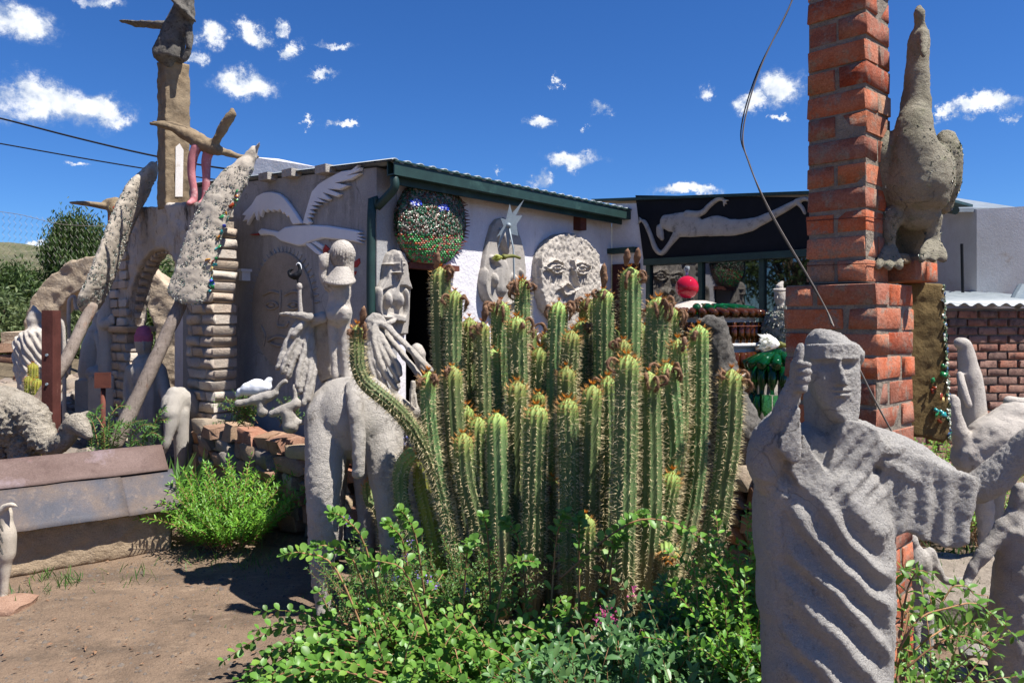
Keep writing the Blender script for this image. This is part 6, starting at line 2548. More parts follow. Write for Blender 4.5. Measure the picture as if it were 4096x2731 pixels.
def bottle_tower():
    c_ = gnd(1600, 6.0)
    Rr = .50
    T = root('amber_bottle_tower', 'round garden tower walled with rows of amber bottles', 'bottle tower', c_)
    bm_a, bm_g = bottle_mesh('bottle', 'glass_amber'), bottle_mesh('bottle', 'glass_green', .034, .26)
    ztop = at(1600, 722, 6.0).z
    core = MB().lathe(c_, [(Rr - .05, 0), (Rr - .05, ztop - .03)], 32)
    obj('core', core, 'plaster_right', T, True)
    rows = 5
    n = 46
    for k in range(rows):
        z = ztop - .03 - .225 * (k + 1) + .02
        for j in range(n):
            th = 2 * math.pi * (j + .3 * (k % 2)) / n
            d = V((math.cos(th), math.sin(th), 0))
            if d.y > .35:
                continue
            inst('bottle', bm_a, T, c_ + d * (Rr - .024) + UPZ * (z + .175), (d, V((d.y, -d.x, 0)), -UPZ), (1, 1, .78))
        band = MB().lathe(c_ + UPZ * (z - .014), [(Rr - .052, 0), (Rr - .006, .004), (Rr - .006, .03), (Rr - .052, .034)], 40)
        obj('mortar_band', band, 'plaster_right', T, True)
    # roof of bottles laid outwards, green above amber
    for ring, (r0, zz_, m_, mesh) in enumerate(((Rr + .04, ztop + .0, 40, bm_a), (Rr - .06, ztop + .028, 26, bm_g))):
        for j in range(m_):
            th = 2 * math.pi * (j + .5 * ring) / m_
            d = V((math.cos(th), math.sin(th), 0))
            if ring and d.x < -.35:
                continue
            ax = (-d + UPZ * .16).normalized()
            side = V((d.y, -d.x, 0))
            inst('bottle', mesh, T, c_ + d * r0 + UPZ * zz_, (side, ax.cross(side) * 1, ax), (1, 1, 1))
    cone = MB().lathe(c_ + UPZ * (ztop - .02), [(Rr - .03, 0), (.27, .07), (.12, .12), (.07, .13)], 24)
    obj('roof', cone, 'concrete_pale', T, True)
    wire = MB()
    wire.tube([c_ + V((math.cos(t) * (Rr + .012), math.sin(t) * (Rr + .012), ztop - .09)) for t in np.linspace(math.pi * .9, math.pi * 2.1, 40)], .003, 4)
    obj('wire', wire, 'rust', T, True)
    b = at(1578, 660, 6.0)
    G = root('red_glass_globe', 'red glass globe bottle with clear neck on top of the bottle tower', 'glass globe', b - UPZ * .1)
    pr = []
    rr = px(b, 26.5)
    for k in range(15):
        t = -1.25 + 2.6 * k / 14
        pr.append((rr * math.cos(t), rr * (math.sin(t))))
    obj('globe', MB().lathe(b, pr, 28), 'glass_red', G, True)
    obj('neck', MB().lathe(b + UPZ * (rr * .97), [(.012, 0), (.012, .035), (.02, .05), (.022, .075), (.014, .08)], 14), 'glass_clear', G, True)
    # green bottle stack to the right
    c2 = gnd(1785, 5.35)
    T2 = root('green_bottle_tower', 'smaller stack of green bottles beside the amber tower', 'bottle tower', c2)
    zt2 = at(1785, 838, 5.35).z
    obj('core', MB().lathe(c2, [(.15, 0), (.15, zt2)], 20), 'concrete', T2, True)
    for k in range(4):
        for j in range(15):
            th = 2 * math.pi * (j + .5 * (k % 2)) / 15
            d = V((math.cos(th), math.sin(th), 0))
            if d.y > .5:
                continue
            inst('bottle', bm_g, T2, c2 + d * .175 + UPZ * (zt2 - .0 - .2 * k), (d, V((d.y, -d.x, 0)), -UPZ), (1, 1, .76))
    for j in range(13):
        th = 2 * math.pi * j / 13
        d = V((math.cos(th), math.sin(th), 0))
        ax = (-d + UPZ * .45).normalized()
        side = V((d.y, -d.x, 0))
        inst('bottle', bm_g, T2, c2 + d * .23 + UPZ * (zt2 + .0), (side, ax.cross(side), ax), (1, 1, .9))


bottle_tower()


def other_garden_statues():
    # capped figure with mosaic chest
    Zc = (2300, 700, 1.568)
    y = 5.7
    R = root('mosaic_chest_statue', 'pale statue in pointed cap with mosaic chest next to the pier', 'statue', gnd(1785, y))
    K = 2.731
    F = lambda pts: [(a[0], a[1], y + (a[3] if len(a) > 3 else 0), a[2] / K) for a in zz(Zc, pts)]
    m = MB()
    ylimb(m, F([(1285, 740, 36), (1284, 775, 36), (1284, 800, 26)]), n=16)
    ylimb(m, F([(1284, 700, 26), (1288, 690, 20), (1300, 672, 10)]), n=14)
    ylimb(m, F([(1250, 722, 12, -.08), (1285, 722, 14, -.1), (1320, 720, 12, -.08)]), n=10)
    ylimb(m, F([(1270, 755, 5, -.1), (1268, 775, 6, -.11)]), n=8)
    ylimb(m, F([(1290, 800, 22), (1292, 850, 26)]), n=12)
    sculpt('head', m, 'concrete_pale', .008, R, 2)
    m = MB()
    ylimb(m, F([(1290, 855, 40), (1285, 890, 90), (1270, 960, 95), (1270, 1060, 90), (1275, 1250, 90), (1275, 1500, 90)]), n=20)
    sculpt('torso', m, 'concrete', .012, R, 2)
    p, nn = sample_tris(m.v, m.f, 1800)
    chips_on('mosaic_chips', 'chips_pale', p, nn, .022, R, thick=.4)
    # dark pitted bird-like statue behind the cactus
    y = 4.75
    m = MB()
    ylimb(m, [(1632, 742, y, 20), (1648, 760, y, 24), (1655, 820, y, 32), (1665, 900, y, 46), (1685, 980, y, 62), (1700, 1040, y + .05, 52), (1715, 1090, y + .1, 30)], n=18)
    ylimb(m, [(1605, 735, y, 6), (1625, 745, y, 10), (1640, 740, y, 12), (1662, 728, y, 5)], n=10)
    ylimb(m, [(1665, 1010, y, 28), (1640, 1060, y, 20), (1628, 1105, y, 14), (1622, 1135, y, 16)], n=12)
    ylimb(m, [(1690, 1040, y, 22), (1682, 1100, y, 15), (1685, 1140, y, 16)], n=12)
    sculpt('dark_bird_statue', m, 'concrete_dark', .012, None, 3, post=lambda P, N: N * (fbm(P, 30, 3.0) * .01)[:, None], label='dark pitted bird statue half hidden behind the cactus', cat='bird statue')
    # tin star on a rod
    y = 5.3
    S = root('tin_star', 'pointed tin star on a thin rod above the cactus', 'star', gnd(1192, y))
    Zb = (1600, 600, 1.7422)
    pts = [(765, 375), (782, 440), (865, 345), (808, 458), (853, 457), (812, 520), (824, 598), (775, 585), (770, 560), (755, 690), (745, 640), (735, 570), (680, 690), (700, 590), (672, 607), (722, 530), (700, 473), (738, 485)]
    obj('star', MB().prism([at(a[0], a[1], y) for a in zz(Zb, pts)], V((0, .012, 0)), .001), 'steel', S)
    a = zz(Zb, [(757, 525), (790, 690)])
    obj('rod', MB().tube([at(a[0][0], a[0][1], y - .008), at(a[1][0], a[1][1], y - .008), gnd(1194, y, .5)], .006, 6), 'steel', S, True)
    obj('pin', MB().ell(at(a[0][0], a[0][1], y - .012), .018, n=10, m=6), 'steel', S, True)


other_garden_statues()


def right_statues():
    # camel with rider behind the peafowl tail
    y = 4.6
    R = root('kneeling_camel', 'pale camel statue on the right carrying a hooded rider', 'camel statue', gnd(2280, y))
    m = MB()
    ylimb(m, [(2190, 915, y, 12), (2192, 950, y, 17), (2205, 1000, y, 20), (2225, 1040, y, 26), (2250, 1060, y, 40)], n=14)
    ylimb(m, [(2240, 1050, y, 50), (2290, 1020, y, 70), (2340, 1010, y, 66), (2400, 1025, y, 60)], n=18)
    ylimb(m, [(2290, 975, y, 30), (2330, 955, y, 34), (2365, 965, y, 30)], n=14)
    ylimb(m, [(2258, 1090, y, 28), (2262, 1160, y, 20), (2264, 1240, y, 16), (2264, 1330, y, 17)], n=12)
    ylimb(m, [(2282, 1090, y + .2, 28), (2284, 1160, y + .2, 20), (2286, 1240, y + .2, 16), (2286, 1320, y + .2, 17)], n=12)
    ylimb(m, [(2390, 1080, y, 28), (2392, 1200, y, 18), (2392, 1330, y, 17)], n=12)
    sculpt('body', m, 'concrete_pale', .012, R, 3, post=rough(.008, 16, 2.0))
    y = 4.75
    m = MB()
    ylimb(m, [(2205, 788, y, 14), (2216, 795, y, 16), (2222, 830, y, 20), (2228, 870, y, 26), (2232, 910, y, 28), (2235, 960, y, 30), (2240, 1000, y, 34)], n=16)
    ylimb(m, [(2205, 860, y - .05, 8), (2212, 890, y - .1, 9), (2225, 930, y - .14, 8)], n=10)
    sculpt('rider_statue', m, 'concrete_pale', .01, None, 3, label='hooded faceless rider statue sitting before the brick outbuilding', cat='statue')
    m = MB()
    ylimb(m, [(2312, 925, 6.2, 8), (2318, 918, 6.2, 10), (2345, 926, 6.2, 14), (2400, 924, 6.2, 16)], n=12)
    ylimb(m, [(2380, 930, 6.2, 18), (2382, 990, 6.2, 14), (2384, 1160, 6.2, 12)], n=12)
    sculpt('distant_animal_statue', m, 'concrete_pale', .014, None, 2, label='far pale animal statue by the brick wall', cat='animal statue')
    # two children holding hands
    y = 3.35
    Zr = (2950, 1850, 1.7801)
    F = lambda pts, yy: [(a[0], a[1], yy + (a[3] if len(a) > 3 else 0), a[2] / 3.1) for a in zz(Zr, pts)]
    m = MB()
    for pts in ([(1235, 535, 46), (1245, 570, 44), (1250, 610, 24), (1262, 625, 24)], [(1270, 640, 60), (1290, 690, 85), (1290, 780, 80), (1290, 900, 62), (1300, 980, 55)],
                [(1370, 630, 34), (1400, 690, 34), (1430, 770, 32), (1480, 835, 30), (1560, 840, 26, -.02), (1610, 835, 24, -.03)], [(1265, 960, 50), (1262, 1100, 45), (1260, 1300, 40), (1260, 1450, 42)], [(1340, 960, 50), (1350, 1100, 45), (1352, 1300, 40), (1352, 1450, 42)]):
        ylimb(m, F(pts, y + .15), n=14)
    sculpt('thin_child_statue', m, 'concrete', .009, None, 2, post=rough(.005, 24, 2.0), label='thin grey child statue reaching out its hand beside the pier', cat='statue')
    m = MB()
    for pts in ([(2010, 330, 70), (2015, 260, 72), (2010, 200, 60)], [(1990, 400, 90), (2010, 470, 150), (2020, 650, 160), (2010, 850, 170), (2000, 1050, 180), (2000, 1300, 185), (2000, 1700, 190)],
                [(1900, 440, 60), (1840, 530, 56), (1760, 640, 52), (1690, 730, 42), (1660, 790, 36), (1640, 830, 34)], [(1640, 830, 34), (1625, 860, 30)]):
        ylimb(m, F(pts, y - .1), n=18)
    for k in range(4):
        ylimb(m, F([(1625 + k * 14, 850, 9, -.02), (1608 + k * 12, 890 + k * 5, 8, -.03), (1606 + k * 12, 925 - k * 6, 6, -.02)], y - .1), n=8)
    sculpt('robed_child_statue', m, 'concrete', .009, None, 2, post=rough(.006, 18, 7.0), label='larger grey robed statue clasping the thin child\'s hand', cat='statue')
    # stones on the ground there
    r = random.Random(77)
    specs = [(1710, 1340, 110, 'red-brown rough rock beside the robed statue', RS[2], 1.0), (1600, 1470, 100, 'tan rounded boulder below the red rock', RK[2], .7), (1760, 1500, 120, 'grey boulder at the feet of the robed statue', RK[3], .7),
             (1750, 960, 90, 'squared grey block behind the clasped hands', RK[1], .9), (1550, 1560, 80, 'small pale boulder at the picture bottom right', RK[4], .6)]
    for (zx, zy, w, lab, me, k) in specs:
        a = zz(Zr, [(zx, zy)])[0]
        yy = 1.6 * 1722.6 / (a[1] + 30 - 735)
        p = gnd(a[0], yy)
        s = px(p, w * 2 / 3.1)
        o = inst('boulder', me, None, p + UPZ * s * .22, None, (s, s * .8, s * .7 * k))
        tag(o, lab, 'boulder', 'boulders by the robed statue')
    slab = MB().box(gnd(2230, 4.3, .08), (1.1, .8, .16), jit=.03)
    sculpt('stone_slab', slab, 'mortar', .02, None, 3, post=rough(.02, 6, 3.0), label='flat pale stone slab on the ground behind the children', cat='slab')
    R5 = root('pebble_patch', 'scatter of stones around the robed statue', 'stones', gnd(2200, 3.4))
    for i in range(70):
        u, yy = r.uniform(2080, 2400), r.uniform(2.7, 4.6)
        s = r.uniform(.03, .11)
        inst('stone', r.choice(RS + RK), R5, gnd(u, yy, s * .2), (V((math.cos(i), math.sin(i), 0)), V((-math.sin(i), math.cos(i), 0)), UPZ), (s * 1.3, s, s * .7))


right_statues()

# ================================================================== cactus clump
def cactus_stem(parent, pts, width, ribs=11, yellow=False, tip=True, seed=0, spine=.032, fluff=0):
    """one ribbed stem: pts (u, v, Y) from tip to foot, width in photo px"""
    r = random.Random(seed)
    P = [at(*p) if len(p) == 3 else V(p[3]) for p in pts]
    P = P[::-1]
    rad = px(P[-1], width / 2)
    path = curve(P, 10)
    L = [0]
    for a, b in zip(path, path[1:]):
        L.append(L[-1] + (b - a).length)
    tot = L[-1]
    step = .035
    n = max(6, int(tot / step))
    C_, D_ = [], []
    for i in range(n + 1):
        s = tot * i / n
        j = min(max(k for k in range(len(L)) if L[k] <= s + 1e-9), len(path) - 2)
        t = (s - L[j]) / (L[j + 1] - L[j] + 1e-9)
        C_.append(path[j].lerp(path[j + 1], t))
    ss = [tot * i / n for i in range(n + 1)]
    # rounded tip
    rows = []
    const = r.uniform(.25, .75) * tot
    for c, s in zip(C_, ss):
        d = tot - s
        k = 1.0
        if tip and d < rad * 1.1:
            k = math.sqrt(max(0.0, 1 - ((rad * 1.1 - d) / (rad * 1.1)) ** 2))
        if s < .35:
            k *= .72 + .28 * s / .35
        k *= 1 - .10 * math.exp(-((s - const) / .03) ** 2) + .03 * math.sin(s * 9 + seed)
        rows.append((c, max(k * rad, .004), s))
    m = ribs * 4
    verts, age = [], []
    frames = []
    pa = None
    for i, (c, k, s) in enumerate(rows):
        d = (rows[min(i + 1, n)][0] - rows[max(i - 1, 0)][0]).normalized()
        if pa is None:
            a, b, _ = basis(d, V((0, 1, 0)))
            rot = r.random() * 6.28
            a, b = a * math.cos(rot) + b * math.sin(rot), b * math.cos(rot) - a * math.sin(rot)
        else:
            a = (pa - d * pa.dot(d)).normalized()
            b = a.cross(d).normalized()
        pa = a
        frames.append((a, b, d))
        for j in range(m):
            th = 2 * math.pi * j / m
            q = (j % 4)
            rr = k * (1.0, .90, .80, .90)[q]
            verts.append(c + a * (rr * math.cos(th)) + b * (rr * math.sin(th)))
            age.append(max(0.0, 1 - (tot - s) / .16) * .8)
    faces = []
    for i in range(n):
        for j in range(m):
            faces.append((i * m + j, i * m + (j + 1) % m, (i + 1) * m + (j + 1) % m, (i + 1) * m + j))
    verts.append(rows[-1][0] + frames[-1][2] * .004)
    age.append(.9)
    for j in range(m):
        faces.append((n * m + j, n * m + (j + 1) % m, len(verts) - 1))
    faces.append(tuple(range(m))[::-1])
    mb = MB()
    mb.v, mb.f = verts, faces
    o = obj('stem', mb, 'cactus_skin_yellow' if yellow else 'cactus_skin', parent, True)
    at_ = o.data.attributes.new('age', 'FLOAT_COLOR', 'POINT')
    av = np.repeat(np.array(age, np.float32)[:, None], 4, 1)
    av[:, 3] = 1
    at_.data.foreach_set('color', av.ravel())
    # spines in clusters along every rib
    SP, SD, SL, SA = [], [], [], []
    gap = .019
    na = int(tot / gap)
    for i in range(na + 1):
        s = max(tot - gap * (i + r.uniform(-.2, .2)), 0)
        if s < .12:
            break
        f = s / tot * n
        j = min(int(f), n - 1)
        t = f - j
        c = rows[j][0].lerp(rows[j + 1][0], t)
        k = rows[j][1] * (1 - t) + rows[j + 1][1] * t
        a, b, d = frames[j]
        young = max(0.0, 1 - (tot - s) / .10)
        for q in range(ribs):
            th = 2 * math.pi * q / ribs
            nr = a * math.cos(th) + b * math.sin(th)
            if nr.y > .55:
                continue
            pnt = c + nr * (k * .99)
            side = d.cross(nr)
            for z in range(5 if young < .15 else 9):
                v = nr * r.uniform(.4, 1.0) + side * r.uniform(-.75, .75) + d * (r.uniform(-.5, .5) + young * 1.2)
                SP.append(tuple(pnt))
                SD.append(tuple(v))
                SL.append(spine * r.uniform(.5, 1.25))
                SA.append(young)
    strands('spines', 'cactus_spine', SP, SD, np.array(SL), .0024, o, attr=SA)
    if fluff:
        for k in range(fluff):
            th = r.random() * 6.28
            a, b, d = frames[-2]
            nr = (a * math.cos(th) + b * math.sin(th))
            if nr.y > .2:
                nr = -nr
            dead_flower(o, rows[-1][0] - d * (rad * r.uniform(.3, 1.2)) + nr * rad * .7, nr, r)
    return o, rows[-1][0], rad


def dead_flower(parent, p, nr, r):
    """withered flower: a curled woolly brown tube"""
    m = MB()
    side = V((nr.y, -nr.x, 0)) * r.choice((-1, 1))
    k1, k2, k3 = r.uniform(.6, 1.2), r.uniform(-.6, 1.0), r.uniform(.3, 1.3)
    pts = [p, p + nr * .022 * k1 + UPZ * .02 * k3, p + nr * .045 * k1 + UPZ * .018 * k3 + side * .012 * k2, p + nr * .058 * k1 - UPZ * .012 + side * .024 * k2, p + nr * .045 * k1 - UPZ * .04 * k3 + side * .03 * k2, p + nr * .022 - UPZ * .055 * k3 + side * .03 * k2]
    path = curve(pts, 3)
    k = len(path)
    m.tube(path, [(.004 + .0055 * math.sin(i / (k - 1) * 3.0)) * r.uniform(.6, 1.5) for i in range(k)], 7)
    o = obj('dried_flower', m, 'dry_flower', parent, True)
    q, nn = sample_tris(m.v, m.f, 300)
    X = []
    # woolly hairs share the flower's own mesh material
    strands_into(o, q, nn, .03)


def strands_into(o, P, D, L):
    """append short hairs to an object's mesh"""
    me = o.data
    off = np.array(wloc(o))
    n = len(P)
    D = D + rng.normal(size=D.shape) * .5
    D /= np.linalg.norm(D, axis=1, keepdims=True)
    A = np.cross(D, unit(n))
    A /= np.linalg.norm(A, axis=1, keepdims=True) + 1e-9
    L = L * rng.uniform(.4, 1.2, n)
    X = np.stack([P - A * .0014, P + A * .0014, P + D * L[:, None] - np.array((0, 0, .3)) * L[:, None]], 1).reshape(-1, 3) - off
    bm = bmesh.new()
    bm.from_mesh(me)
    for i in range(n):
        v = [bm.verts.new(X[3 * i + k]) for k in range(3)]
        bm.faces.new(v)
    bm.to_mesh(me)
    bm.free()


def cactus():
    R = root('cactus_clump', 'big clump of tall ribbed columnar cacti with withered brown flowers', 'cactus', gnd(1300, 4.2))
    # (tip u, v, Y), width px, optional waypoints, foot u, fluff
    S = [
        # back row
        ((1010, 612, 4.62), 44, [(1016, 800, 4.62), (1022, 1000, 4.6)], 1050, 3), ((1045, 665, 4.5), 40, [(1043, 850, 4.5)], 1075, 3),
        ((1078, 728, 4.7), 36, [], 1100, 0), ((1108, 738, 4.5), 38, [(1112, 900, 4.5)], 1120, 2), ((1150, 690, 4.7), 42, [], 1150, 4), ((1186, 724, 4.5), 46, [], 1190, 2),
        ((1197, 640, 4.8), 40, [(1200, 720, 4.8)], 1200, 6), ((1240, 795, 4.6), 40, [], 1240, 2), ((1284, 692, 4.62), 46, [(1278, 850, 4.6)], 1275, 4), ((1313, 757, 4.45), 46, [], 1310, 0),
        ((1350, 682, 4.8), 40, [], 1350, 3), ((1386, 662, 4.6), 50, [], 1385, 2), ((1446, 612, 4.62), 48, [(1448, 720, 4.62)], 1440, 4), ((1512, 680, 4.42), 56, [(1508, 800, 4.42)], 1500, 5),
        ((1545, 705, 4.6), 38, [], 1540, 2), ((1432, 778, 4.4), 40, [], 1430, 2), ((1215, 745, 4.85), 36, [], 1215, 2), ((1335, 735, 4.7), 36, [], 1335, 2), ((1470, 740, 4.75), 40, [], 1465, 1),
        ((1130, 800, 4.6), 36, [], 1135, 0), ((1260, 760, 4.75), 36, [], 1262, 3), ((1405, 750, 4.75), 36, [], 1405, 0), ((1556, 778, 4.22), 46, [(1562, 950, 4.22), (1545, 1120, 4.2)], 1510, 1),
        ((1530, 832, 4.08), 46, [(1546, 1000, 4.08), (1540, 1100, 4.08)], 1500, 4), ((1605, 745, 4.3), 46, [(1603, 1000, 4.3), (1590, 1150, 4.3)], 1540, 2),
        # middle
        ((1038, 838, 4.2), 42, [(1046, 1000, 4.2), (1075, 1200, 4.2)], 1110, 1), ((1072, 930, 4.32), 34, [], 1090, 0), ((1098, 955, 4.2), 44, [(1098, 1100, 4.2)], 1115, 0),
        ((1236, 898, 4.25), 34, [], 1236, 0), ((1187, 872, 4.14), 48, [(1186, 1000, 4.14)], 1180, 0), ((1300, 840, 4.4), 40, [], 1298, 0), ((1396, 862, 4.2), 40, [], 1390, 2), ((1180, 1000, 4.4), 40, [], 1180, 0),
        # front
        ((1063, 992, 4.0), 48, [(1070, 1090, 4.0), (1095, 1190, 4.02)], 1150, 0), ((1140, 946, 4.0), 52, [(1146, 1150, 4.0)], 1160, 0), ((1232, 927, 3.98), 52, [(1228, 1100, 3.98)], 1220, 0),
        ((1303, 912, 3.95), 52, [(1308, 1100, 3.95)], 1310, 0), ((1361, 882, 4.02), 47, [(1354, 1050, 4.02)], 1350, 0), ((1440, 812, 3.82), 56, [(1436, 1050, 3.82), (1432, 1250, 3.8)], 1432, 1),
        ((1490, 852, 3.92), 50, [(1494, 1050, 3.92), (1490, 1230, 3.92)], 1470, 3), ((1346, 1180, 3.8), 46, [(1345, 1240, 3.8)], 1346, 0), ((1268, 1095, 4.15), 42, [], 1266, 2),
        ((1680, 846, 4.0), 50, [(1674, 1000, 4.0), (1655, 1140, 4.02), (1630, 1260, 4.05)], 1570, 3), ((1545, 1080, 4.0), 46, [(1525, 1200, 4.0)], 1490, 0), ((1535, 1290, 3.85), 60, [], 1530, 0),
        # bent ones at the left
        ((985, 852, 4.0), 38, [(984, 950, 4.0), (1000, 1070, 4.0), (1030, 1200, 4.02)], 1080, 3),
    ]
    for i, (tip, w, way, foot, fl) in enumerate(S):
        fy = tip[2] + (4.15 - tip[2]) * .35
        g = gnd(foot, fy)
        last = [(0, 0, 0, tuple(g))]
        pts = [tip] + way
        if not way:
            pts = pts + [(tip[0] * .6 + foot * .4 + random.uniform(-9, 9), (tip[1] + 1300) / 2 + random.uniform(-80, 80), tip[2] + random.uniform(-.05, .05))]
        # world points
        jl = random.Random(900 + i)
        w *= jl.uniform(.9, 1.1)
        cactus_stem(R, pts + last, w, jl.choice((9, 10, 11, 12, 13)), False, True, i, fluff=fl, spine=jl.uniform(.022, .038))
    # yellowing stems sprawling to the left over the camel's flank
    cactus_stem(R, [(821, 745, 3.88), (820, 800, 3.86), (823, 845, 3.85), (840, 880, 3.85), (876, 910, 3.85), (915, 945, 3.88), (950, 990, 3.92), (985, 1060, 3.98), (1030, 1190, 4.02), (0, 0, 0, tuple(gnd(1090, 4.05)))], 34, 11, False, True, 60, fluff=2)
    cactus_stem(R, [(972, 1050, 4.12), (968, 1110, 4.1), (985, 1190, 4.08), (0, 0, 0, tuple(gnd(1030, 4.08)))], 40, 10, True, True, 61)
    cactus_stem(R, [(962, 1035, 3.98), (930, 1060, 4.0), (920, 1110, 4.03), (935, 1200, 4.05), (0, 0, 0, tuple(gnd(1010, 4.1)))], 38, 10, False, True, 62)
    cactus_stem(R, [(850, 1100, 4.55), (856, 1150, 4.5), (880, 1180, 4.45), (0, 0, 0, tuple(gnd(900, 4.4)))], 40, 10, False, True, 63)
    # the flowers: buds at several tips, one greenish bloom, one white bloom
    def bud(u, v, y, h=34, w=8.5):
        m = MB()
        ylimb(m, [(u, v, y, w * .6), (u + 2, v - h * .45, y - .01, w), (u + 3, v - h * .8, y - .02, w * .7), (u + 4, v - h, y - .02, 2)], n=10)
        o = obj('flower_bud', m, 'dry_flower', R, True)
        q, nn = sample_tris(m.v, m.f, 220)
        strands_into(o, q, nn, .026)
    for b in ((1002, 612, 4.58), (1438, 606, 4.58), (1462, 604, 4.58), (1386, 656, 4.56), (1384, 640, 4.56), (832, 738, 3.82), (1112, 735, 4.46)):
        bud(*b)

    def bloom(u, v, y, d, mat, n, ln, wd, label):
        c_ = at(u, v, y)
        a, b, dd = basis(d)
        P, D, U, S_ = [], [], [], []
        for ring, (k, open_) in enumerate(((n, .55), (n, .38), (n // 2, .2))):
            for j in range(k):
                th = 2 * math.pi * (j + ring * .5) / k
                o_ = a * math.cos(th) + b * math.sin(th)
                P.append(tuple(c_ + dd * .01))
                D.append(tuple(dd + o_ * open_))
                U.append(tuple(-o_ + dd * .3))
                S_.append(ln * random.uniform(.85, 1.1))
        me = leaves_mesh('bloom', 'lance', P, D, U, S_, mat, rng.uniform(.6, 1, len(P)), .2, -.12)
        o = meshobj('bloom', me, R, label=label, kind='stuff')
        m = MB()
        m.tube(curve([c_ - dd * .12 - UPZ * .02, c_ - dd * .06, c_ + dd * .02], 4), [.009] * 4 + [.012] * 3 + [.018] * 2, 8)
        obj('flower_tube', m, 'petal_green', R, True)
    bloom(1160, 590, 4.7, V((-.55, -.4, -.1)), 'petal_green', 8, .08, .02, 'half-open yellowish flower')
    bloom(1795, 792, 4.2, V((-.75, -.45, .12)), 'petal_white', 16, .15, .03, 'large white open cactus flower')


cactus()


def barrel_pair():
    R = root('small_cactus', 'small three-stemmed green cactus in front of the shepherd', 'cactus', gnd(80, 7.6))
    for i, (u, v, w, h) in enumerate(((76, 832, 22, 80), (66, 862, 20, 60), (86, 868, 24, 60))):
        cactus_stem(R, [(u, v, 7.55 - .04 * i), (u, v + 40, 7.55 - .04 * i), (u, v + h, 7.55 - .04 * i), (0, 0, 0, tuple(gnd(u, 7.55, .2)))], w, 12, True, True, 80 + i, .018)


barrel_pair()


# ================================================================== shrubs
def twigs_to_object(parent, paths, r0, mat='twig', name='branch'):
    for p in paths:
        m = MB()
        n = len(p)
        m.tube(p, [r0 * (1 - .7 * i / (n - 1)) for i in range(n)], 5)
        obj(name, m, mat, parent, True)


def twigs_joined(parent, paths, r0, mat='twig', name='branches'):
    m = MB()
    for p in paths:
        n = len(p)
        m.tube(p, [r0 * (1 - .7 * i / (n - 1)) for i in range(n)], 4, cap=False)
    return obj(name, m, mat, parent, True, kind='stuff')


def arching(base, d, length, droop, r, lift=1.0, n=9):
    pts = []
    p = V(base)
    v = V(d).normalized()
    st = length / n
    for i in range(n + 1):
        pts.append(p.copy())
        p = p + v * st
        v = (v + V((r.uniform(-.12, .12), r.uniform(-.12, .12), -droop * st * 4 + r.uniform(-.06, .06)))).normalized()
        if p.z < .03:
            p.z = .03
            v.z = abs(v.z) * .3
    return pts


def leafy(paths, r, gap, size, pairs=True, start=.15, spread=1.0, up=.35):
    P, D, U, S = [], [], [], []
    for path in paths:
        L = sum((b - a).length for a, b in zip(path, path[1:]))
        k = max(2, int(L / gap))
        n = len(path) - 1
        ang = r.random() * 6.28
        for i in range(k + 1):
            f = start + (1 - start) * i / k
            x = f * n
            j = min(int(x), n - 1)
            p = path[j].lerp(path[j + 1], x - j)
            d = (path[j + 1] - path[j]).normalized()
            a, b, _ = basis(d)
            ang += 1.57 + r.uniform(-.3, .3)
            for s in ((0, math.pi) if pairs else (0,)):
                o = a * math.cos(ang + s) + b * math.sin(ang + s)
                dd = (o * spread + d * .55 + UPZ * up * r.uniform(.2, 1.2)).normalized()
                P.append(tuple(p))
                D.append(tuple(dd))
                uu = UPZ * 1.0 + V((r.uniform(-.5, .5), r.uniform(-.9, .2), r.uniform(-.3, .5))) + SUN_DIR * .4
                U.append(tuple(uu))
                S.append(size * r.uniform(.55, 1.2) * (1 - .35 * f))
        P.append(tuple(path[-1]))
        D.append(tuple((path[-1] - path[-2]).normalized()))
        U.append((0, -.3, 1))
        S.append(size * .6)
    return np.array(P), np.array(D), np.array(U), np.array(S)


def visible_first(P, S):
    """order leaves by how large and how far forward they show"""
    d = np.linalg.norm(P - np.array((0, 0, HC)), axis=1)
    return np.argsort(-(S / d) * (1 + .6 * (P[:, 2] / (P[:, 2].max() + 1e-6))))


def make_shrub(name, label, loc, paths, r, gap, size, shape, mat, n_obj=300, tw=.004, pairs=True, fold=.25, droop=.18, spread=1.0, nbranch=40, up=.35, cat='shrub'):
    R = root(name, label, cat, loc)
    P, D, U, S = leafy(paths, r, gap, size, pairs, spread=spread, up=up)
    order = visible_first(P, S)
    a = order[:n_obj]
    b = order[n_obj:]
    if len(a):
        leaf_objects(R, shape, P[a], D[a], U[a], S[a], mat, fold=fold, droop=droop)
    if len(b):
        me = leaves_mesh('foliage', shape, P[b], D[b], U[b], S[b], mat, rng.uniform(.1, .95, len(b)), fold, droop)
        meshobj('foliage', me, R, kind='stuff')
    near = sorted(paths, key=lambda p: -p[-1].z)[:nbranch]
    ids = set(id(p) for p in near)
    twigs_to_object(R, near, tw)
    rest = [p for p in paths if id(p) not in ids]
    if rest:
        twigs_joined(R, rest, tw * .8)
    return R


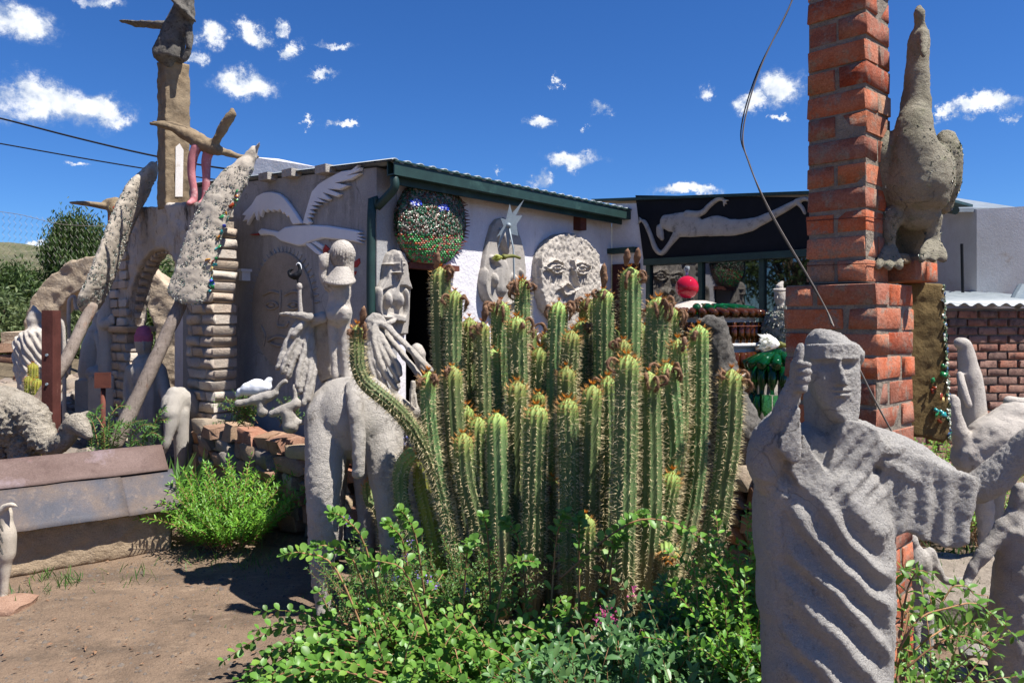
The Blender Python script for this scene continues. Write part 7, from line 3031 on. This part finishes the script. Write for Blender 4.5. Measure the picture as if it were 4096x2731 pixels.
def front_shrub():
    r = random.Random(41)
    paths = []
    # low mound filling the foreground, from left of the camel to the pointing statue
    for i in range(470):
        u = r.uniform(800, 1640)
        y = r.uniform(2.65, 3.55)
        if u < 800 and y < 2.8:
            continue
        base = gnd(u, y, .02)
        hgt = np.interp(u, [650, 800, 1000, 1300, 1500, 1750], [.16, .26, .33, .33, .28, .26]) * np.interp(y, [2.6, 3.1, 3.6], [.62, .95, 1.0])
        d = V((r.uniform(-.8, .7), r.uniform(-.9, .4), r.uniform(.7, 1.3)))
        paths.append(arching(base, d, hgt * r.uniform(.9, 1.5), r.uniform(.5, 1.4), r))
    # sprays reaching over the dirt on the left
    for i in range(46):
        base = gnd(r.uniform(780, 900), r.uniform(2.75, 3.45), r.uniform(.06, .24))
        d = V((-1, r.uniform(-.5, .3), r.uniform(.0, .55)))
        paths.append(arching(base, d, r.uniform(.35, .62), r.uniform(.35, .9), r, n=10))
    # long shoots standing up in front of the cacti
    for (u0, y0, u1, v1) in ((960, 3.5, 905, 1215), (990, 3.4, 935, 1190), (1060, 3.4, 1080, 1250), (1130, 3.5, 1115, 1200), (1220, 3.5, 1175, 1210), (1260, 3.45, 1290, 1195), (1330, 3.45, 1330, 1205), (1390, 3.5, 1420, 1240), (1350, 3.5, 1450, 1190),
                             (1470, 3.4, 1560, 1350), (900, 3.4, 790, 1190), (880, 3.4, 760, 1255), (1010, 3.2, 880, 1290), (860, 3.3, 700, 1270), (1120, 3.3, 1195, 1290)):
        a = gnd(u0, y0, .1)
        b = at(u1, v1, y0 - .12)
        mid = a.lerp(b, .55) + V((0, 0, .14))
        paths.append(curve([a, mid, b, b + (b - mid).normalized() * .1 - UPZ * .05], 4))
    # the shoot arching across the dark stems
    paths.append(curve([at(1285, 1330, 3.35), at(1330, 1290, 3.3), at(1400, 1230, 3.3), at(1470, 1193, 3.3), at(1545, 1200, 3.3), at(1590, 1225, 3.3), at(1640, 1250, 3.3)], 3))
    make_shrub('round_leaf_shrub', 'sprawling shrub with round glossy green leaves across the foreground', gnd(1150, 3.2), paths, r, .034, .054, 'round', 'leaf_round', 300, .0058, nbranch=80)


front_shrub()


def centranthus():
    r = random.Random(52)
    paths = []
    for i in range(190):
        base = gnd(r.uniform(1290, 1640), r.uniform(2.55, 3.0), .02)
        paths.append(arching(base, V((r.uniform(-.5, .5), r.uniform(-.6, .3), 1.2)), r.uniform(.28, .5), r.uniform(.1, .6), r))
    for i in range(60):
        base = gnd(r.uniform(1540, 1600), r.uniform(3.0, 3.3), .02)
        paths.append(arching(base, V((r.uniform(-.5, .5), r.uniform(-.6, .3), 1.2)), r.uniform(.3, .5), r.uniform(.1, .6), r))
    R = make_shrub('pink_valerian', 'blue-green leafy plant with small pink flower heads in front of the cactus', gnd(1450, 2.9), paths, r, .045, .07, 'oval', 'leaf_blue', 260, .0035, fold=.4, nbranch=30)

    def head(u, v, y, n, s, mat, name='flower_head'):
        c_ = at(u, v, y)
        q = rng.normal(size=(n, 3)) * s * np.array((1, .7, .8))
        d = q / (np.linalg.norm(q, axis=1, keepdims=True) + 1e-9) + np.array((0, -.5, .6))
        me = leaves_mesh(name, 'round', q + np.array(c_), d, unit(n), np.full(n, .011), mat, rng.uniform(.5, 1, n), .1, .0)
        meshobj(name, me, R, kind='stuff')
    for (u, v) in ((1392, 1412), (1378, 1420), (1398, 1405), (1380, 1432), (1410, 1425), (1602, 1392), (1598, 1405), (1608, 1415), (1622, 1400), (1600, 1422), (1455, 1360)):
        head(u, v, 2.85 if u < 1500 else 3.05, 16, .012, 'petal_pink')
    V_ = root('lucerne', 'feathery small-leaved plant with tiny violet flowers behind the round-leaved shrub', 'plant', gnd(900, 3.75))
    paths = []
    for i in range(240):
        base = gnd(r.uniform(790, 1130), r.uniform(3.55, 3.95), .02)
        paths.append(arching(base, V((r.uniform(-.5, .5), r.uniform(-.5, .3), 1.2)), r.uniform(.25, .5), r.uniform(.1, .6), r))
    P, D, U, S = leafy(paths, r, .018, .026, True)
    meshobj('foliage', leaves_mesh('foliage', 'oval', P, D, U, S, 'leaf_small', rng.uniform(0, 1, len(P))), V_, kind='stuff')
    twigs_joined(V_, paths, .0025)
    for (u, v) in ((797, 1187), (800, 1200), (905, 1330), (945, 1245), (985, 1335), (960, 1325), (1070, 1356), (875, 1420), (1005, 1345), (850, 1395), (1045, 1400), (930, 1275), (870, 1290)):
        c_ = at(u, v, 3.45)
        n = 14
        q = rng.normal(size=(n, 3)) * .009
        meshobj('flower_head', leaves_mesh('flower_head', 'round', q + np.array(c_), unit(n) + np.array((0, -.5, .6)), unit(n), np.full(n, .010), 'petal_violet', rng.uniform(.4, 1, n), .1, 0), V_, kind='stuff')


centranthus()


def right_shrubs():
    r = random.Random(61)
    paths = []
    for i in range(150):
        base = gnd(r.uniform(1640, 1800), r.uniform(2.75, 3.3), .02)
        paths.append(arching(base, V((r.uniform(-.5, .4), r.uniform(-.5, .3), 1.3)), r.uniform(.35, .8), r.uniform(.1, .7), r))
    for (u, v) in ((1715, 1180), (1730, 1220), (1745, 1250), (1625, 1260), (1640, 1290), (1655, 1240), (1700, 1290), (1740, 1330)):
        a = gnd(1730, 3.1, .1)
        b = at(u, v, 2.95)
        paths.append(curve([a, a.lerp(b, .5) + UPZ * .06, b], 5))
    make_shrub('statue_side_shrub', 'fresh green shrub squeezed between cactus and pointing statue', gnd(1730, 3.0), paths, r, .032, .05, 'oval', 'leaf_bright', 280, .004, nbranch=30)
    paths = []
    for i in range(70):
        base = gnd(r.uniform(2040, 2160), r.uniform(2.3, 2.75), .02)
        paths.append(arching(base, V((r.uniform(-.3, .9), r.uniform(-.5, .3), .9)), r.uniform(.3, .62), r.uniform(.2, .8), r))
    for pts in ([(2065, 1490, 2.4), (2110, 1420, 2.4), (2180, 1395, 2.4), (2240, 1385, 2.4), (2290, 1420, 2.4), (2330, 1460, 2.4)], [(2075, 1540, 2.4), (2150, 1480, 2.4), (2220, 1460, 2.4), (2290, 1500, 2.4)], [(2070, 1440, 2.45), (2085, 1350, 2.45), (2110, 1310, 2.45), (2140, 1320, 2.45)]):
        paths.append(curve(A3(pts), 3))
        paths.append([q + V((r.uniform(-.04, .04), .05, r.uniform(-.05, .05))) for q in paths[-1]])
    make_shrub('pier_foot_shrub', 'loose shrub with pointed green leaves at the foot of the pier', gnd(2120, 2.5), paths, r, .035, .052, 'oval', 'leaf_round', 260, .004, nbranch=30)
    # greenery behind the tail panel and round the camel
    paths = []
    for i in range(210):
        base = gnd(r.uniform(2090, 2300), r.uniform(5.2, 6.3), .02)
        paths.append(arching(base, V((r.uniform(-.5, .5), r.uniform(-.5, .3), 1.3)), r.uniform(.4, .95), r.uniform(.1, .6), r))
    make_shrub('backlit_shrub', 'bright leafy shrub behind the pale camel on the right', gnd(2180, 5.7), paths, r, .04, .05, 'lance', 'leaf_bright', 0, .004, nbranch=12)
    G = root('grass_tuft', 'tufts of thin green grass on the ground behind the children', 'grass', gnd(2280, 4.2))
    n = 900
    u = rng.uniform(2090, 2400, n)
    y = rng.uniform(3.6, 5.0, n)
    P = np.stack([(u - 1176) / 1722.6 * y, y, np.zeros(n)], 1)
    D = np.stack([rng.normal(0, .35, n), rng.normal(0, .35, n), np.ones(n)], 1)
    meshobj('blades', leaves_mesh('blades', 'strap', P, D, unit(n), rng.uniform(.06, .2, n), 'leaf_small', rng.uniform(0, 1, n)), G, kind='stuff')


right_shrubs()


def left_bush():
    r = random.Random(71)
    paths = []
    for i in range(210):
        a = r.random() * 6.28
        k = math.sqrt(r.random())
        c_ = gnd(530, 5.35)
        base = c_ + V((math.cos(a) * k * .2, math.sin(a) * k * .2, .02))
        d = V((math.cos(a) * k * .95, math.sin(a) * k * .8, 1.0))
        paths.append(arching(base, d, r.uniform(.38, .66) * (1 - .25 * k), r.uniform(.0, .45), r))
    make_shrub('bright_bush', 'rounded bright green bush growing beside the shed', gnd(530, 5.35), paths, r, .026, .062, 'lance', 'leaf_bright', 300, .004, True, .3, .25, .9, 30, .5, cat='bush')
    # fern-like plants in front of the gateway
    R = root('feathery_plant', 'feathery fern-like plant in front of the leaning pole', 'plant', gnd(290, 6.1))
    fr = []
    for (u, v, du, dv) in ((235, 1000, 60, -25), (240, 985, -40, -30), (270, 1010, 60, -45), (250, 960, 45, -25), (300, 1000, 60, -20), (330, 1000, 55, -35), (330, 1005, 45, 5), (350, 990, 30, -50), (225, 1020, -20, -60), (260, 1020, 20, -50), (300, 1020, 30, 10), (210, 990, 20, -55)):
        a = at(u, v, 6.1 + r.uniform(-.15, .15))
        b = at(u + du, v + dv, 6.0 + r.uniform(-.15, .15))
        fr.append(curve([a, a.lerp(b, .5) + UPZ * .05, b], 6))
        foot = gnd(u, a.y)
        fr.append(curve([foot, foot.lerp(a, .6) + UPZ * .02, a], 4))
    P, D, U, S = leafy(fr, r, .016, .06, True, 0.1, 1.0, .1)
    meshobj('fronds', leaves_mesh('fronds', 'lance', P, D, U, S, 'leaf_small', rng.uniform(.3, 1, len(P)), .1, .1), R, kind='stuff')
    twigs_joined(R, fr, .004)
    # strappy plant beside the gateway pier and under the shed gable
    R = root('strappy_plant', 'clump of strap-shaped leaves between shed and gateway', 'plant', gnd(410, 6.2))
    n = 70
    P = np.array([tuple(gnd(r.uniform(395, 430), r.uniform(5.9, 6.6))) for _ in range(n)])
    D = np.stack([rng.normal(.15, .45, n), rng.normal(0, .4, n), np.ones(n)], 1)
    meshobj('blades', leaves_mesh('blades', 'strap', P, D, unit(n), rng.uniform(.25, .55, n), 'leaf_small', rng.uniform(.2, 1, n), .2, .5), R, kind='stuff')
    # weeds on the wall and in the yard
    R = root('wall_weed', 'small-leaved weed hanging on the stone wall by the duck', 'plant', at(570, 930, 6.2))
    paths = []
    for i in range(46):
        base = at(r.uniform(545, 600), r.uniform(930, 985), 6.15)
        paths.append(arching(base, V((r.uniform(-.5, .5), -.5, r.uniform(.2, 1))), r.uniform(.15, .32), .8, r))
    for i in range(24):
        base = at(r.uniform(640, 690), r.uniform(940, 985), 5.75)
        paths.append(arching(base, V((r.uniform(-.5, .5), -.3, 1)), r.uniform(.1, .2), .6, r))
    P, D, U, S = leafy(paths, r, .022, .03, True)
    meshobj('foliage', leaves_mesh('foliage', 'oval', P, D, U, S, 'leaf_small', rng.uniform(0, 1, len(P))), R, kind='stuff')
    twigs_joined(R, paths, .002)
    n = 420
    cl = [(165, 4.55, .05), (110, 4.62, .05), (60, 4.35, .07), (480, 4.98, .12), (560, 5.0, .15), (600, 4.9, .1), (560, 4.2, .3), (450, 4.6, .4), (640, 4.3, .2), (300, 4.6, .1)]
    P, Sz = [], []
    for k in range(n):
        u, y, s = cl[k % len(cl)]
        P.append(tuple(gnd(u, y) + V((rng.normal(0, s), rng.normal(0, s), 0))))
        Sz.append(rng.uniform(.03, .10) if s < .2 else rng.uniform(.015, .035))
    D = np.stack([rng.normal(0, .5, n), rng.normal(0, .5, n), np.ones(n)], 1)
    meshobj('grass', leaves_mesh('grass', 'strap', P, D, unit(n), Sz, 'leaf_small', rng.uniform(0, 1, n)), None, 'sparse grass blades on the dirt yard', 'grass', kind='stuff')


left_bush()


# ================================================================== trees behind
def tree(name, label, base, h, crown_c, crown_r, nclump, nleaf, mat, r, droop=.0, leaf=.11, shape='lance'):
    R = root(name, label, 'tree', base, 'trees behind the garden')
    m = MB()
    top = V(crown_c)
    m.tube(curve([base, base.lerp(top, .4) + V((.1, 0, 0)), top], 5), [.16 - .12 * i / 10 for i in range(11)], 8)
    obj('trunk', m, 'bark', R, True)
    cl = []
    lm = MB()
    for i in range(nclump):
        d = V((r.gauss(0, 1), r.gauss(0, 1), r.gauss(.15, .9)))
        d.normalize()
        k = r.uniform(.35, 1.0) ** .6
        c_ = top + V((d.x * crown_r[0], d.y * crown_r[1], d.z * crown_r[2])) * k
        cl.append((c_, r.uniform(.16, .3) * min(crown_r)))
        if i < 24:
            lm.tube(curve([base.lerp(top, r.uniform(.4, .9)), top.lerp(c_, .5), c_], 3), [.05, .04, .035, .03, .02, .015, .01], 5, cap=False)
    obj('limbs', lm, 'bark', R, True, kind='stuff')
    P, D, U, S = [], [], [], []
    per = nleaf // nclump
    for (c_, cr) in cl:
        q = rng.normal(size=(per, 3)) * cr * np.array((.75, .75, .75 + droop))
        P.append(q + np.array(c_))
        D.append(unit(per) * (1 - droop * .6) + np.array((0, 0, -droop * 1.6)))
        U.append(unit(per) + np.array((0, -.2, .8)))
        S.append(leaf * rng.uniform(.6, 1.3, per))
    P, D, U, S = map(np.concatenate, (P, D, U, S))
    P[:, 2] = np.maximum(P[:, 2], .05)
    meshobj('crown', leaves_mesh('crown', shape, P, D, U, S, mat, rng.uniform(0, 1, len(P))), R, kind='stuff')


def trees():
    r = random.Random(91)
    tree('garden_tree', 'leafy tree standing left of the yard, mirrored in the window', V((-9.5, .6, 0)), 4, V((-9.5, .6, 3.2)), (1.6, 1.6, 1.9), 70, 5000, 'leaf_tree', r, .3, .2)
    tree('garden_tree', 'second leafy tree left of the yard, mirrored in the window', V((-11, 4.0, 0)), 4, V((-11, 4.0, 2.8)), (1.6, 1.6, 1.8), 70, 5000, 'leaf_tree', r, .3, .2)
    tree('pepper_tree', 'tall drooping pepper tree above the far arch', gnd(180, 15.5), 4, at(178, 590, 15.5), (.55, .6, .78), 110, 18000, 'leaf_tree', r, .6, .09)
    tree('pepper_tree', 'bushy tree left of the pepper tree under the hill', gnd(40, 15), 3, at(60, 690, 15), (.95, 1.0, .55), 110, 18000, 'leaf_tree', r, .45, .09)
    tree('olive_tree', 'grey-green shrubby tree seen inside the far arch', gnd(240, 13), 2, at(240, 790, 13), (1.5, .9, .9), 110, 13000, 'leaf_tree_grey', r, .2, .11)
    tree('olive_tree', 'grey-green tree seen through the gateway opening', gnd(385, 13.5), 3, at(395, 720, 13.5), (.7, .9, .85), 90, 10000, 'leaf_tree', r, .4, .1)
    tree('olive_tree', 'low olive-coloured tree at far left below the hill', gnd(-40, 13), 2, at(-30, 800, 13), (1.2, .9, .9), 80, 9000, 'leaf_tree_grey', r, .2, .11)
    tree('olive_tree', 'dense tree filling the gap behind the gateway pier', gnd(330, 16), 3, at(300, 700, 16), (1.0, .9, .6), 70, 8000, 'leaf_tree', r, .5, .13)


trees()

bake_sculpts()
